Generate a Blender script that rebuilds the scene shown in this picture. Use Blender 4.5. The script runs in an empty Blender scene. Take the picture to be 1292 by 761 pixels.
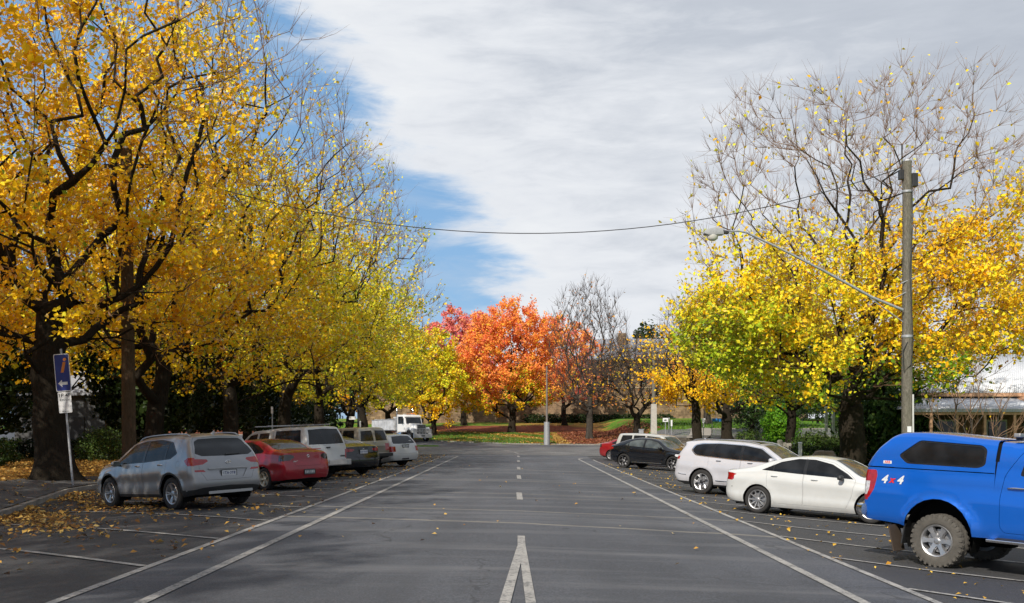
import bpy, bmesh, math, random
import numpy as np
from mathutils import Vector, Matrix
R = math.radians
random.seed(7)
rng = np.random.default_rng(11)
scene = bpy.context.scene
COL = scene.collection

# ------------------------------------------------------------ camera
CAM_H = 1.75
cam_d = bpy.data.cameras.new('camera')
cam = bpy.data.objects.new('camera', cam_d); COL.objects.link(cam)
cam.location = (0, 0, CAM_H)
cam.rotation_euler = (R(90), 0, 0)
cam_d.sensor_width = 36.0
cam_d.lens = 36.0 * 1250 / 1292
cam_d.shift_x = -7 / 1292
cam_d.shift_y = 160.5 / 1292
cam_d.clip_start = 0.2
cam_d.clip_end = 3000
scene.camera = cam

# ------------------------------------------------------------ colour management
scene.view_settings.view_transform = 'Standard'
scene.view_settings.look = 'None'
scene.view_settings.exposure = 0.0
scene.view_settings.gamma = 1.0

# ------------------------------------------------------------ sun and sky
SUN_EL, SUN_AZ = 38.0, 206.0          # azimuth clockwise from +Y (the way the camera looks)
to_sun = Vector((math.sin(R(SUN_AZ)) * math.cos(R(SUN_EL)), math.cos(R(SUN_AZ)) * math.cos(R(SUN_EL)), math.sin(R(SUN_EL))))
sun_d = bpy.data.lights.new('sun', 'SUN')
sun_d.energy = 5.0
sun_d.angle = R(0.6)
sun_d.color = (1.0, 0.93, 0.82)
sun = bpy.data.objects.new('sun', sun_d); COL.objects.link(sun)
sun.rotation_euler = to_sun.to_track_quat('Z', 'Y').to_euler()

class NT:
    """tiny node helper"""
    def __init__(s, tree):
        s.t = tree; s.n = tree.nodes; s.l = tree.links
    def new(s, typ, **kw):
        n = s.n.new(typ)
        for k, v in kw.items():
            if k[0] == '_':
                setattr(n, k[1:], v)
            else:
                s.set(n, k, v)
        return n
    def set(s, n, k, v):
        k = int(k[1:]) if k[0] == 'i' and k[1:].isdigit() else k.replace('__', ' ')
        inp = n.inputs[k]
        if hasattr(v, 'is_output'):
            s.l.new(v, inp)
        elif hasattr(v, 'outputs'):
            s.l.new(v.outputs[0], inp)
        else:
            if inp.type == 'RGBA' and len(v) == 3: v = (*v, 1)
            inp.default_value = v
    def math(s, op, a, b=0.0, c=None, clamp=False):
        n = s.n.new('ShaderNodeMath'); n.operation = op; n.use_clamp = clamp
        s.set(n, 'i0', a); s.set(n, 'i1', b)
        if c is not None: s.set(n, 'i2', c)
        return n.outputs[0]
    def ramp(s, fac, stops, interp='LINEAR'):
        n = s.n.new('ShaderNodeValToRGB'); s.set(n, 'i0', fac); cr = n.color_ramp; cr.interpolation = interp
        while len(cr.elements) < len(stops): cr.elements.new(0.5)
        for e, (p, c) in zip(cr.elements, stops):
            e.position = p; e.color = (*c, 1) if len(c) == 3 else c
        return n.outputs[0]
    def mix(s, f, a, b, mode='MIX'):
        n = s.n.new('ShaderNodeMix'); n.data_type = 'RGBA'; n.blend_type = mode
        s.set(n, 'i0', f)
        for i, v in ((6, a), (7, b)):
            if hasattr(v, 'is_output'): s.l.new(v, n.inputs[i])
            else: n.inputs[i].default_value = (*v, 1) if len(v) == 3 else v
        return n.outputs[2]
    def noise(s, vec, scale, detail=4, rough=0.55, dist=0.0, dim='3D'):
        n = s.n.new('ShaderNodeTexNoise'); n.noise_dimensions = dim
        if vec is not None: s.l.new(vec, n.inputs['Vector'])
        n.inputs['Scale'].default_value = scale; n.inputs['Detail'].default_value = detail
        n.inputs['Roughness'].default_value = rough; n.inputs['Distortion'].default_value = dist
        return n.outputs[0]
    def mapping(s, vec, scale=(1, 1, 1), rot=(0, 0, 0), loc=(0, 0, 0)):
        n = s.n.new('ShaderNodeMapping'); s.l.new(vec, n.inputs[0])
        n.inputs['Scale'].default_value = scale; n.inputs['Rotation'].default_value = rot; n.inputs['Location'].default_value = loc
        return n.outputs[0]
    def obj(s):
        return s.n.new('ShaderNodeTexCoord').outputs['Object']
    def pos(s):
        return s.n.new('ShaderNodeNewGeometry').outputs['Position']

world = bpy.data.worlds.new("World"); scene.world = world; world.use_nodes = True
w = NT(world.node_tree); w.n.clear()
sky = w.n.new('ShaderNodeTexSky'); sky.sky_type = 'NISHITA'; sky.sun_disc = False
sky.sun_elevation = R(SUN_EL); sky.sun_rotation = R(SUN_AZ); sky.air_density = 1.0; sky.dust_density = 0.6; sky.ozone_density = 1.6
dirv = w.n.new('ShaderNodeTexCoord').outputs['Generated']
dn = w.n.new('ShaderNodeVectorMath'); dn.operation = 'DOT_PRODUCT'; w.l.new(dirv, dn.inputs[0]); dn.inputs[1].default_value = (0.743, -0.112, 0.661)
# streaky cloud noise: stretched along the cloud bank
mp = w.mapping(dirv, scale=(3.2, 2.0, 9.0), rot=(0, R(-20), 0))
n1 = w.noise(mp, 1.6, 7, 0.60, 0.35)
n2 = w.noise(w.mapping(dirv, scale=(1, 1, 2.6), loc=(3, 1, 0)), 2.6, 5, 0.55, 0.2)
n3 = w.noise(w.mapping(dirv, scale=(6, 3, 26), rot=(0, R(-28), 0), loc=(1, 7, 2)), 1.6, 6, 0.62, 0.3)
edge = w.math('ADD', dn.outputs['Value'], w.math('MULTIPLY', w.math('SUBTRACT', n1, 0.5), 0.13))
edge = w.math('ADD', edge, w.math('MULTIPLY', w.math('SUBTRACT', n3, 0.5), 0.12))
# the lower edge of the bank bellies out to the left
sepd = w.n.new('ShaderNodeSeparateXYZ'); w.l.new(dirv, sepd.inputs[0])
low = w.math('SUBTRACT', 0.155, sepd.outputs[2])
edge = w.math('ADD', edge, w.math('MULTIPLY', w.math('MAXIMUM', low, 0.0), 1.25))
mask = w.n.new('ShaderNodeMapRange'); mask.interpolation_type = 'SMOOTHSTEP'
w.l.new(edge, mask.inputs[0]); mask.inputs[1].default_value = -0.036; mask.inputs[2].default_value = 0.022
thick = w.math('ADD', w.math('MULTIPLY', dn.outputs['Value'], 0.9), w.math('MULTIPLY', w.math('SUBTRACT', n2, 0.5), 0.62))
thick = w.math('ADD', thick, w.math('MULTIPLY', w.math('SUBTRACT', n3, 0.5), 0.60))
ccol = w.ramp(w.math('ADD', thick, 0.2), [(0.0, (9.6, 9.8, 10.0)), (0.26, (8.3, 8.6, 9.1)), (0.5, (5.9, 6.35, 7.1)), (0.85, (4.6, 5.05, 5.85))])
wisp = w.math('MULTIPLY', w.math('SUBTRACT', n3, 0.42), 2.2, clamp=True)
skyc = w.mix(w.math('MULTIPLY', wisp, 0.45), w.mix(0.65, sky.outputs[0], (2.7, 5.3, 8.9)), (7.0, 7.4, 8.0))
mixc = w.mix(mask.outputs[0], skyc, ccol)
bg = w.n.new('ShaderNodeBackground'); w.l.new(mixc, bg.inputs[0]); bg.inputs[1].default_value = 0.095
wo = w.n.new('ShaderNodeOutputWorld'); w.l.new(bg.outputs[0], wo.inputs[0])

# ------------------------------------------------------------ materials
def mat_new(name):
    m = bpy.data.materials.new(name); m.use_nodes = True
    t = NT(m.node_tree); b = t.n['Principled BSDF']
    return m, t, b
def setb(t, b, **kw):
    for k, v in kw.items(): t.set(b, k, v)
_M = {}
def simple(name, col, rough=0.6, metal=0.0, var=0.12, scale=6.0, bump=0.0, bscale=40.0, spec=0.5, coat=0.0):
    """plain material with a little procedural variation in colour and roughness"""
    if name in _M: return _M[name]
    m, t, b = mat_new(name)
    n = t.noise(t.obj(), scale, 5, 0.6)
    lo = tuple(c * (1 - var) for c in col); hi = tuple(min(1, c * (1 + var)) for c in col)
    c = t.ramp(n, [(0.3, lo), (0.7, hi)])
    setb(t, b, Base__Color=c, Metallic=metal)
    t.set(b, 'Roughness', t.math('ADD', t.math('MULTIPLY', n, 0.18), max(0.0, rough - 0.09)))
    b.inputs['Specular IOR Level'].default_value = spec
    b.inputs['Coat Weight'].default_value = coat
    if bump:
        bn = t.n.new('ShaderNodeBump'); bn.inputs['Strength'].default_value = bump; bn.inputs['Distance'].default_value = 0.02
        t.l.new(t.noise(t.obj(), bscale, 6, 0.65), bn.inputs['Height']); t.l.new(bn.outputs[0], b.inputs['Normal'])
    _M[name] = m
    return m
def paint(name, col, metal=0.0, rough=0.32, flake=0.0, dirt=0.25, coat=0.8):
    if name in _M: return _M[name]
    m, t, b = mat_new(name)
    o = t.obj(); sx = t.n.new('ShaderNodeSeparateXYZ'); t.l.new(o, sx.inputs[0])
    n = t.noise(o, 3.0, 6, 0.6)
    c = t.ramp(n, [(0.3, tuple(x * 0.96 for x in col)), (0.7, col)])
    # road dust gathers low on the panels
    dz = t.n.new('ShaderNodeMapRange'); t.l.new(sx.outputs[2], dz.inputs[0]); dz.inputs[1].default_value = 0.75; dz.inputs[2].default_value = 0.2; dz.inputs[4].default_value = dirt
    dn_ = t.math('MULTIPLY', dz.outputs[0], t.math('ADD', t.noise(o, 9.0, 6, 0.7), 0.15), clamp=True)
    c = t.mix(dn_, c, (0.14, 0.125, 0.105))
    setb(t, b, Base__Color=c, Metallic=metal, Roughness=t.math('ADD', rough, t.math('MULTIPLY', dn_, 0.6)))
    b.inputs['Coat Weight'].default_value = coat; b.inputs['Coat Roughness'].default_value = 0.06
    if flake:
        bn = t.n.new('ShaderNodeBump'); bn.inputs['Strength'].default_value = flake; bn.inputs['Distance'].default_value = 0.002
        t.l.new(t.noise(o, 900.0, 1, 0.5), bn.inputs['Height']); t.l.new(bn.outputs[0], b.inputs['Normal'])
    _M[name] = m
    return m
def glass_dark(name, col=(0.012, 0.014, 0.016), rough=0.03):
    if name in _M: return _M[name]
    m, t, b = mat_new(name)
    n = t.noise(t.obj(), 2.5, 4, 0.5)
    c = t.ramp(n, [(0.35, tuple(x * 0.6 for x in col)), (0.65, tuple(x * 1.5 for x in col))])
    setb(t, b, Base__Color=c, Roughness=t.math('ADD', rough, t.math('MULTIPLY', n, 0.05)))
    b.inputs['Specular IOR Level'].default_value = 0.22 if name == 'tinted' else 0.5
    _M[name] = m
    return m
M = {
 'rubber': simple('rubber', (0.022, 0.021, 0.021), 0.85, bump=0.25, bscale=60),
 'dusty_rubber': simple('dusty_rubber', (0.085, 0.078, 0.068), 0.9, bump=0.4, bscale=70, var=0.3),
 'black_plastic': simple('black_plastic', (0.022, 0.023, 0.025), 0.55, bump=0.1),
 'gloss_black': simple('gloss_black', (0.010, 0.010, 0.011), 0.25),
 'dark_void': simple('dark_void', (0.008, 0.008, 0.008), 0.95, spec=0.1),
 'alloy': simple('alloy', (0.52, 0.52, 0.53), 0.33, metal=0.85),
 'dark_alloy': simple('dark_alloy', (0.045, 0.045, 0.05), 0.35, metal=0.6),
 'gold_alloy': simple('gold_alloy', (0.5, 0.45, 0.36), 0.4, metal=0.7),
 'chrome': simple('chrome', (0.72, 0.72, 0.73), 0.16, metal=1.0, var=0.04),
 'satin_metal': simple('satin_metal', (0.4, 0.4, 0.41), 0.42, metal=0.8),
 'glass': glass_dark('glass'),
 'tinted': glass_dark('tinted', (0.012, 0.013, 0.015), 0.05),
 'clear_glass': glass_dark('clear_glass', (0.06, 0.07, 0.072), 0.04),
 'red_lens': simple('red_lens', (0.30, 0.004, 0.007), 0.12, coat=1.0, var=0.3, scale=18),
 'dark_red_lens': simple('dark_red_lens', (0.16, 0.008, 0.012), 0.12, coat=1.0, var=0.4, scale=18),
 'clear_lens': simple('clear_lens', (0.5, 0.5, 0.52), 0.1, coat=1.0, var=0.35, scale=25),
 'amber_lens': simple('amber_lens', (0.7, 0.2, 0.03), 0.15, coat=1.0, var=0.2, scale=20),
 'plate_white': simple('plate_white', (0.62, 0.64, 0.66), 0.4, var=0.06),
 'plate_blue': simple('plate_blue', (0.02, 0.035, 0.16), 0.5),
 'galv': simple('galv', (0.36, 0.37, 0.39), 0.5, metal=0.4, var=0.2, scale=12),
 'sign_white': simple('sign_white', (0.72, 0.73, 0.74), 0.45, var=0.05),
 'sign_blue': simple('sign_blue', (0.012, 0.03, 0.20), 0.45, var=0.08),
 'bright_blue': simple('bright_blue', (0.03, 0.19, 0.55), 0.45, var=0.08),
 'sign_orange': simple('sign_orange', (0.62, 0.20, 0.03), 0.45, var=0.06),
 'sign_black': simple('sign_black', (0.02, 0.02, 0.022), 0.5),
 'badge_red': simple('badge_red', (0.6, 0.02, 0.02), 0.4, var=0.05),
}

# ------------------------------------------------------------ mesh helpers
def link(name, me, parent=None, mat=None, matrix=None):
    o = bpy.data.objects.new(name, me); COL.objects.link(o)
    if parent is not None: o.parent = parent
    if mat is not None and me is not None and len(me.materials) == 0: me.materials.append(mat)
    if matrix is not None: o.matrix_local = matrix
    return o
def empty(name, loc=(0, 0, 0), rz=0.0):
    o = bpy.data.objects.new(name, None); COL.objects.link(o); o.location = loc; o.rotation_euler = (0, 0, rz)
    o.empty_display_size = 0.2
    return o
def tag(o, label=None, cat=None, group=None, kind=None):
    if label: o['label'] = label
    if cat: o['category'] = cat
    if group: o['group'] = group
    if kind: o['kind'] = kind
    return o
def mesh_np(name, V, F, smooth=False):
    """V (n,3), F (m,k) arrays with constant k"""
    me = bpy.data.meshes.new(name)
    V = np.asarray(V, np.float32); F = np.asarray(F, np.int32); k = F.shape[1]
    me.vertices.add(len(V)); me.vertices.foreach_set('co', V.ravel())
    me.loops.add(F.size); me.loops.foreach_set('vertex_index', F.ravel())
    me.polygons.add(len(F)); me.polygons.foreach_set('loop_start', np.arange(0, F.size, k, dtype=np.int32))
    if smooth: me.polygons.foreach_set('use_smooth', np.ones(len(F), bool))
    me.update(calc_edges=True)
    return me
class MB:
    """collects simple solids into one mesh"""
    def __init__(s): s.v = []; s.f = []
    def add(s, vs, fs):
        k = len(s.v); s.v += [tuple(p) for p in vs]; s.f += [tuple(i + k for i in f) for f in fs]; return s
    def box(s, c, d, rot=None, taper=None):
        x, y, z = (q / 2 for q in d); tx, ty = taper or (1, 1)
        vs = [Vector((sx * x * (tx if sz > 0 else 1), sy * y * (ty if sz > 0 else 1), sz * z)) for sz in (-1, 1) for sy in (-1, 1) for sx in (-1, 1)]
        if rot is not None: vs = [rot @ p for p in vs]
        vs = [p + Vector(c) for p in vs]
        return s.add(vs, [(0, 2, 3, 1), (4, 5, 7, 6), (0, 1, 5, 4), (2, 6, 7, 3), (0, 4, 6, 2), (1, 3, 7, 5)])
    def tube(s, a, b, r0, r1=None, n=10, cap=True):
        a, b = Vector(a), Vector(b); r1 = r0 if r1 is None else r1
        d = (b - a).normalized(); u = d.orthogonal().normalized(); w_ = d.cross(u)
        vs = [a + (u * math.cos(t) + w_ * math.sin(t)) * r0 for t in (2 * math.pi * i / n for i in range(n))]
        vs += [b + (u * math.cos(t) + w_ * math.sin(t)) * r1 for t in (2 * math.pi * i / n for i in range(n))]
        fs = [(i, (i + 1) % n, n + (i + 1) % n, n + i) for i in range(n)]
        if cap: fs += [tuple(range(n - 1, -1, -1)), tuple(range(n, 2 * n))]
        return s.add(vs, fs)
    def path(s, pts, r, n=8):
        pts = [Vector(p) for p in pts]; k0 = len(s.v); rr = r if isinstance(r, (list, tuple)) else [r] * len(pts)
        u = None
        for i, p in enumerate(pts):
            d = (pts[min(i + 1, len(pts) - 1)] - pts[max(i - 1, 0)]).normalized()
            u = d.orthogonal().normalized() if u is None else (u - d * u.dot(d)).normalized()
            w_ = d.cross(u)
            s.v += [tuple(p + (u * math.cos(t) + w_ * math.sin(t)) * rr[i]) for t in (2 * math.pi * j / n for j in range(n))]
        for i in range(len(pts) - 1):
            for j in range(n):
                s.f.append((k0 + i * n + j, k0 + i * n + (j + 1) % n, k0 + (i + 1) * n + (j + 1) % n, k0 + (i + 1) * n + j))
        s.f.append(tuple(k0 + j for j in range(n - 1, -1, -1))); e = k0 + (len(pts) - 1) * n
        s.f.append(tuple(e + j for j in range(n)))
        return s
    def lathe(s, prof, n=32, axis='Y', c=(0, 0, 0), close=False):
        """prof: list of (radius, along axis)"""
        k0 = len(s.v); m = len(prof)
        for i in range(n):
            t = 2 * math.pi * i / n
            for r, h in prof:
                if axis == 'Y': p = (r * math.cos(t), h, r * math.sin(t))
                elif axis == 'Z': p = (r * math.cos(t), r * math.sin(t), h)
                else: p = (h, r * math.cos(t), r * math.sin(t))
                s.v.append((p[0] + c[0], p[1] + c[1], p[2] + c[2]))
        mm = m if close else m - 1
        for i in range(n):
            for j in range(mm):
                a = k0 + i * m + j; b = k0 + i * m + (j + 1) % m; c2 = k0 + ((i + 1) % n) * m + (j + 1) % m; d = k0 + ((i + 1) % n) * m + j
                s.f.append((a, d, c2, b) if axis != 'Y' else (a, b, c2, d))
        return s
    def prism(s, poly, h0, h1, axis='Y', mat=None):
        """poly: 2D points; extruded from h0 to h1 along axis"""
        n = len(poly)
        def P(p, h):
            q = {'Y': (p[0], h, p[1]), 'Z': (p[0], p[1], h), 'X': (h, p[0], p[1])}[axis]
            return (mat @ Vector(q)) if mat is not None else q
        vs = [P(p, h0) for p in poly] + [P(p, h1) for p in poly]
        return s.add(vs, [tuple(range(n)), tuple(range(2 * n - 1, n - 1, -1))] + [(i, n + i, n + (i + 1) % n, (i + 1) % n) for i in range(n)])
    def mesh(s, name, smooth=None, bevel=0.0, recalc=True):
        me = bpy.data.meshes.new(name); me.from_pydata(s.v, [], s.f)
        if recalc or bevel or smooth is not None:
            bm = bmesh.new(); bm.from_mesh(me)
            if recalc: bmesh.ops.recalc_face_normals(bm, faces=bm.faces)
            if bevel:
                bmesh.ops.bevel(bm, geom=[e for e in bm.edges if len(e.link_faces) == 2 and e.calc_face_angle(0) > 0.6], offset=bevel, segments=2, profile=0.6, affect='EDGES')
            if smooth is not None:
                for f in bm.faces: f.smooth = True
                for e in bm.edges:
                    if len(e.link_faces) != 2 or e.calc_face_angle(0) > smooth: e.smooth = False
            bm.to_mesh(me); bm.free()
        return me
    def build(s, name, mat, parent=None, smooth=None, bevel=0.0, matrix=None):
        return link(name, s.mesh(name, smooth, bevel), parent, mat, matrix)
def text_obj(name, body, size, mat, parent, matrix, extrude=0.002, align='CENTER', offset=0.0, shear=0.0):
    cu = bpy.data.curves.new(name, 'FONT'); cu.body = body; cu.size = size; cu.extrude = extrude; cu.align_x = align; cu.align_y = 'CENTER'
    cu.offset = offset; cu.shear = shear; cu.resolution_u = 3
    to = bpy.data.objects.new(name + '_t', cu); COL.objects.link(to)
    dg = bpy.context.evaluated_depsgraph_get()
    me = bpy.data.meshes.new_from_object(to.evaluated_get(dg)); me.name = name
    bpy.data.objects.remove(to); bpy.data.curves.remove(cu)
    me.materials.clear()
    return link(name, me, parent, mat, matrix)
def spl(keys, x):
    """monotone cubic through keys [(x, y)...]"""
    k = np.array(keys, float); X, Y = k[:, 0], k[:, 1]; x = np.asarray(x, float)
    h = np.diff(X); d = np.diff(Y) / h; m = np.zeros(len(X)); m[0] = d[0]; m[-1] = d[-1]
    for i in range(1, len(X) - 1):
        if d[i - 1] * d[i] > 0:
            w1 = 2 * h[i] + h[i - 1]; w2 = h[i] + 2 * h[i - 1]; m[i] = (w1 + w2) / (w1 / d[i - 1] + w2 / d[i])
    xc = np.clip(x, X[0], X[-1]); i = np.clip(np.searchsorted(X, xc) - 1, 0, len(h) - 1)
    t = (xc - X[i]) / h[i]
    return (2*t**3-3*t**2+1)*Y[i] + (t**3-2*t**2+t)*h[i]*m[i] + (-2*t**3+3*t**2)*Y[i+1] + (t**3-t**2)*h[i]*m[i+1]
def sstep(a, b, x):
    t = np.clip((np.asarray(x, float) - a) / (b - a), 0, 1); return t * t * (3 - 2 * t)

# ------------------------------------------------------------ lie of the land
_CX = np.array([-14., -12.4, -10.6, -9.35, -7.4, -5.0, -3.6, 0., 3.6, 4.6, 5.9, 7.8, 10., 10.8, 16.])
_CZ = -np.array([0.04, 0.10, 0.17, .10, .0, -.05, -.05, 0., .12, .17, .26, .34, .40, .40, .40])
def g_cross(x): return np.interp(x, _CX, _CZ)
def T(x, y):
    """height of the carriageway / park surface (without kerb step)"""
    x = np.asarray(x, float); y = np.asarray(y, float)
    c = 1 - sstep(58, 72, y)
    z = c * g_cross(x)
    mid = np.interp(y, [100, 104, 113, 124, 142, 165, 220, 320], [0, .09, .60, 1.25, 2.35, 3.0, 3.6, 5.0])
    right = np.interp(y, [68, 84.9, 85.2, 100, 128, 150, 220, 320], [0., .55, .60, 1.6, 2.75, 3.2, 3.8, 5.0])
    kx = sstep(11.0, 15.0, x)
    left = np.interp(y, [112, 125, 150, 220, 320], [0.15, .9, 2.3, 3.6, 5.0])
    kl = sstep(-10, -16, x)
    return z + mid * (1 - kx) * (1 - kl) + right * kx + left * kl
def Tf(x, y): return float(T(x, y))
# ============================================================ cars
def round_poly(poly, r=0.05, n=3):
    """round the corners of a convex polygon"""
    out = []; m = len(poly)
    for i in range(m):
        p0, p1, p2 = (Vector(poly[(i + k) % m]) for k in (-1, 0, 1))
        a = (p0 - p1); b = (p2 - p1); q = min(r, a.length * 0.45, b.length * 0.45)
        A = p1 + a.normalized() * q; B = p1 + b.normalized() * q
        for k in range(n + 1):
            t = k / n; out.append(tuple(A * (1 - t) ** 2 + p1 * 2 * t * (1 - t) + B * t * t))
    return out
def circle_poly(c, r, n=22, rz=None): return [(c[0] + r * math.cos(2 * math.pi * i / n), c[1] + (rz or r) * math.sin(2 * math.pi * i / n)) for i in range(n)]
AX = {'S': (0, 2), 'R': (1, 2), 'F': (1, 2), 'T': (0, 1)}
NAX = {'S': (1, 1), 'R': (0, -1), 'F': (0, 1), 'T': (2, 1)}
def cut(bm, lay, view, poly, pid, off=0.0, only=(0,), nmin=0.22, xr=None):
    """faces seen in a view and inside a convex outline get the id pid (-1 deletes them)"""
    a, b = AX[view]; na, ns = NAX[view]
    area = sum(poly[i][0] * poly[(i + 1) % len(poly)][1] - poly[(i + 1) % len(poly)][0] * poly[i][1] for i in range(len(poly)))
    if area < 0: poly = poly[::-1]
    lo = [min(p[k] for p in poly) - off for k in (0, 1)]; hi = [max(p[k] for p in poly) + off for k in (0, 1)]
    F = []
    for f in bm.faces:
        if f[lay] not in only or f.normal[na] * ns < nmin: continue
        if xr and not (xr[0] < f.calc_center_median().x < xr[1]): continue
        A = [v.co[a] for v in f.verts]; B = [v.co[b] for v in f.verts]
        if max(A) < lo[0] or min(A) > hi[0] or max(B) < lo[1] or min(B) > hi[1]: continue
        F.append(f)
    for i in range(len(poly)):
        p, q = poly[i], poly[(i + 1) % len(poly)]
        dx, dy = q[0] - p[0], q[1] - p[1]; l = math.hypot(dx, dy)
        if l < 1e-6: continue
        nx, ny = dy / l, -dx / l
        co = [0, 0, 0]; no = [0, 0, 0]; co[a] = p[0] + nx * off; co[b] = p[1] + ny * off; no[a] = nx; no[b] = ny
        es = set(e for f in F for e in f.edges); vs = set(v for f in F for v in f.verts)
        r = bmesh.ops.bisect_plane(bm, geom=list(F) + list(es) + list(vs), dist=1e-5, plane_co=co, plane_no=no)
        co = Vector(co); no = Vector(no)
        F = [f for f in r['geom'] if isinstance(f, bmesh.types.BMFace) and (f.calc_center_median() - co).dot(no) < 0]
        if not F: return []
    for f in F: f[lay] = pid if pid >= 0 else -1
    return F

def wheel_meshes(key, Rt, Rr, width, spokes, style):
    """tyre, rim and hub of a wheel; outer face towards +Y, centred on the axle"""
    h = width / 2; s = Rt - Rr
    ty = MB(); ty.lathe([(Rr, h * .80), (Rr + s * .12, h * .96), (Rr + s * .5, h * 1.03), (Rr + s * .82, h * .93), (Rt - .008, h * .78), (Rt, h * .6), (Rt, h * .2), (Rt - .012, h * .17), (Rt - .012, h * .1), (Rt, h * .07), (Rt, -h * .07), (Rt - .012, -h * .1), (Rt - .012, -h * .17), (Rt, -h * .2), (Rt, -h * .6), (Rr + s * .82, -h * .93), (Rr + s * .5, -h), (Rr, -h * .8)], 40)
    if style == 'offroad':
        for i in range(30):
            t = 2 * math.pi * i / 30
            for sd in (-1, 1):
                m = Matrix.Rotation(-(t + (0.1 if sd > 0 else 0)), 4, 'Y')
                ty.box(m @ Vector((Rt - .006, sd * h * .60, 0)), (.020, h * .46, .040), m.to_3x3() @ Matrix.Rotation(.35 * sd, 3, 'X'))
                ty.box(m @ Vector((Rt - .030, sd * h * .93, 0)), (.05, .022, .036), m.to_3x3())
    rim = MB(); rim.lathe([(Rr + .004, h * .84), (Rr - .006, h * .93), (Rr - .022, h * .86), (Rr - .03, h * .3), (Rr - .05, -h * .7), (Rr + .002, -h * .85)], 40)
    n = spokes; r_in = .055 if style != 'steel' else .09
    for i in range(n):
        t = 2 * math.pi * i / n
        m = Matrix.Rotation(-t, 4, 'Y')
        def sp(x0, w0, x1, w1, y0, y1, th=.03, m=m):
            vs = []
            for x, w_, y in ((x0, w0, y0), (x1, w1, y1)):
                vs += [(x, y - th, -w_), (x, y, -w_ * .75), (x, y, w_ * .75), (x, y - th, w_)]
            rim.add([m @ Vector(v) for v in vs], [(0, 1, 5, 4), (1, 2, 6, 5), (2, 3, 7, 6), (3, 0, 4, 7), (0, 3, 2, 1), (4, 5, 6, 7)])
        if style == 'thin': sp(r_in * .8, .012, Rr - .02, .016, h * .62, h * .86)
        elif style == 'twin':
            for q in (-1, 1):
                m2 = Matrix.Rotation(-(t + q * .13), 4, 'Y'); sp(r_in * .6, .013, Rr - .02, .017, h * .6, h * .84, m=m2)
        elif style == 'offroad': sp(r_in * .7, .05, Rr * .6, .034, h * .66, h * .76, .05); sp(Rr * .55, .034, Rr - .02, .062, h * .74, h * .82, .05)
        elif style == 'steel': sp(r_in, .05, Rr - .02, .05, h * .3, h * .55, .02)
        else: sp(r_in * .7, .03, Rr - .02, .046, h * .6, h * .84)
        if style == 'y':
            for q in (-1, 1):
                m3 = Matrix.Rotation(-(t + q * .24), 4, 'Y')
                a_ = m @ Vector((Rr * .55, h * .72, 0)); b_ = m3 @ Vector((Rr - .02, h * .84, 0))
                rim.tube(a_, b_, .02, .024, 5)
    hub = MB(); hub.lathe([(0, h * .74), (.03, h * .73), (.034, h * .70), (.062, h * .66), (.068, h * .5), (.068, h * .1), (0, h * .1)], 20)
    for i in range(5 if style != 'offroad' else 6):
        t = 2 * math.pi * i / (5 if style != 'offroad' else 6)
        hub.tube((.052 * math.cos(t), h * .6, .052 * math.sin(t)), (.052 * math.cos(t), h * .70, .052 * math.sin(t)), .009, n=6)
    disc = MB(); disc.lathe([(.0, h * .12), (Rr * .72, h * .12), (Rr * .72, h * .02), (0, h * .02)], 28)
    drum = MB(); drum.lathe([(.0, -h * .3), (Rr - .035, -h * .3), (Rr - .035, -h * .5), (0, -h * .5)], 28)
    return {'tyre': ty.mesh('tyre', .5), 'rim': rim.mesh('rim', .6), 'hub': hub.mesh('hub', .6), 'brake_disc': disc.mesh('brake_disc'), 'backing': drum.mesh('backing')}

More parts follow.
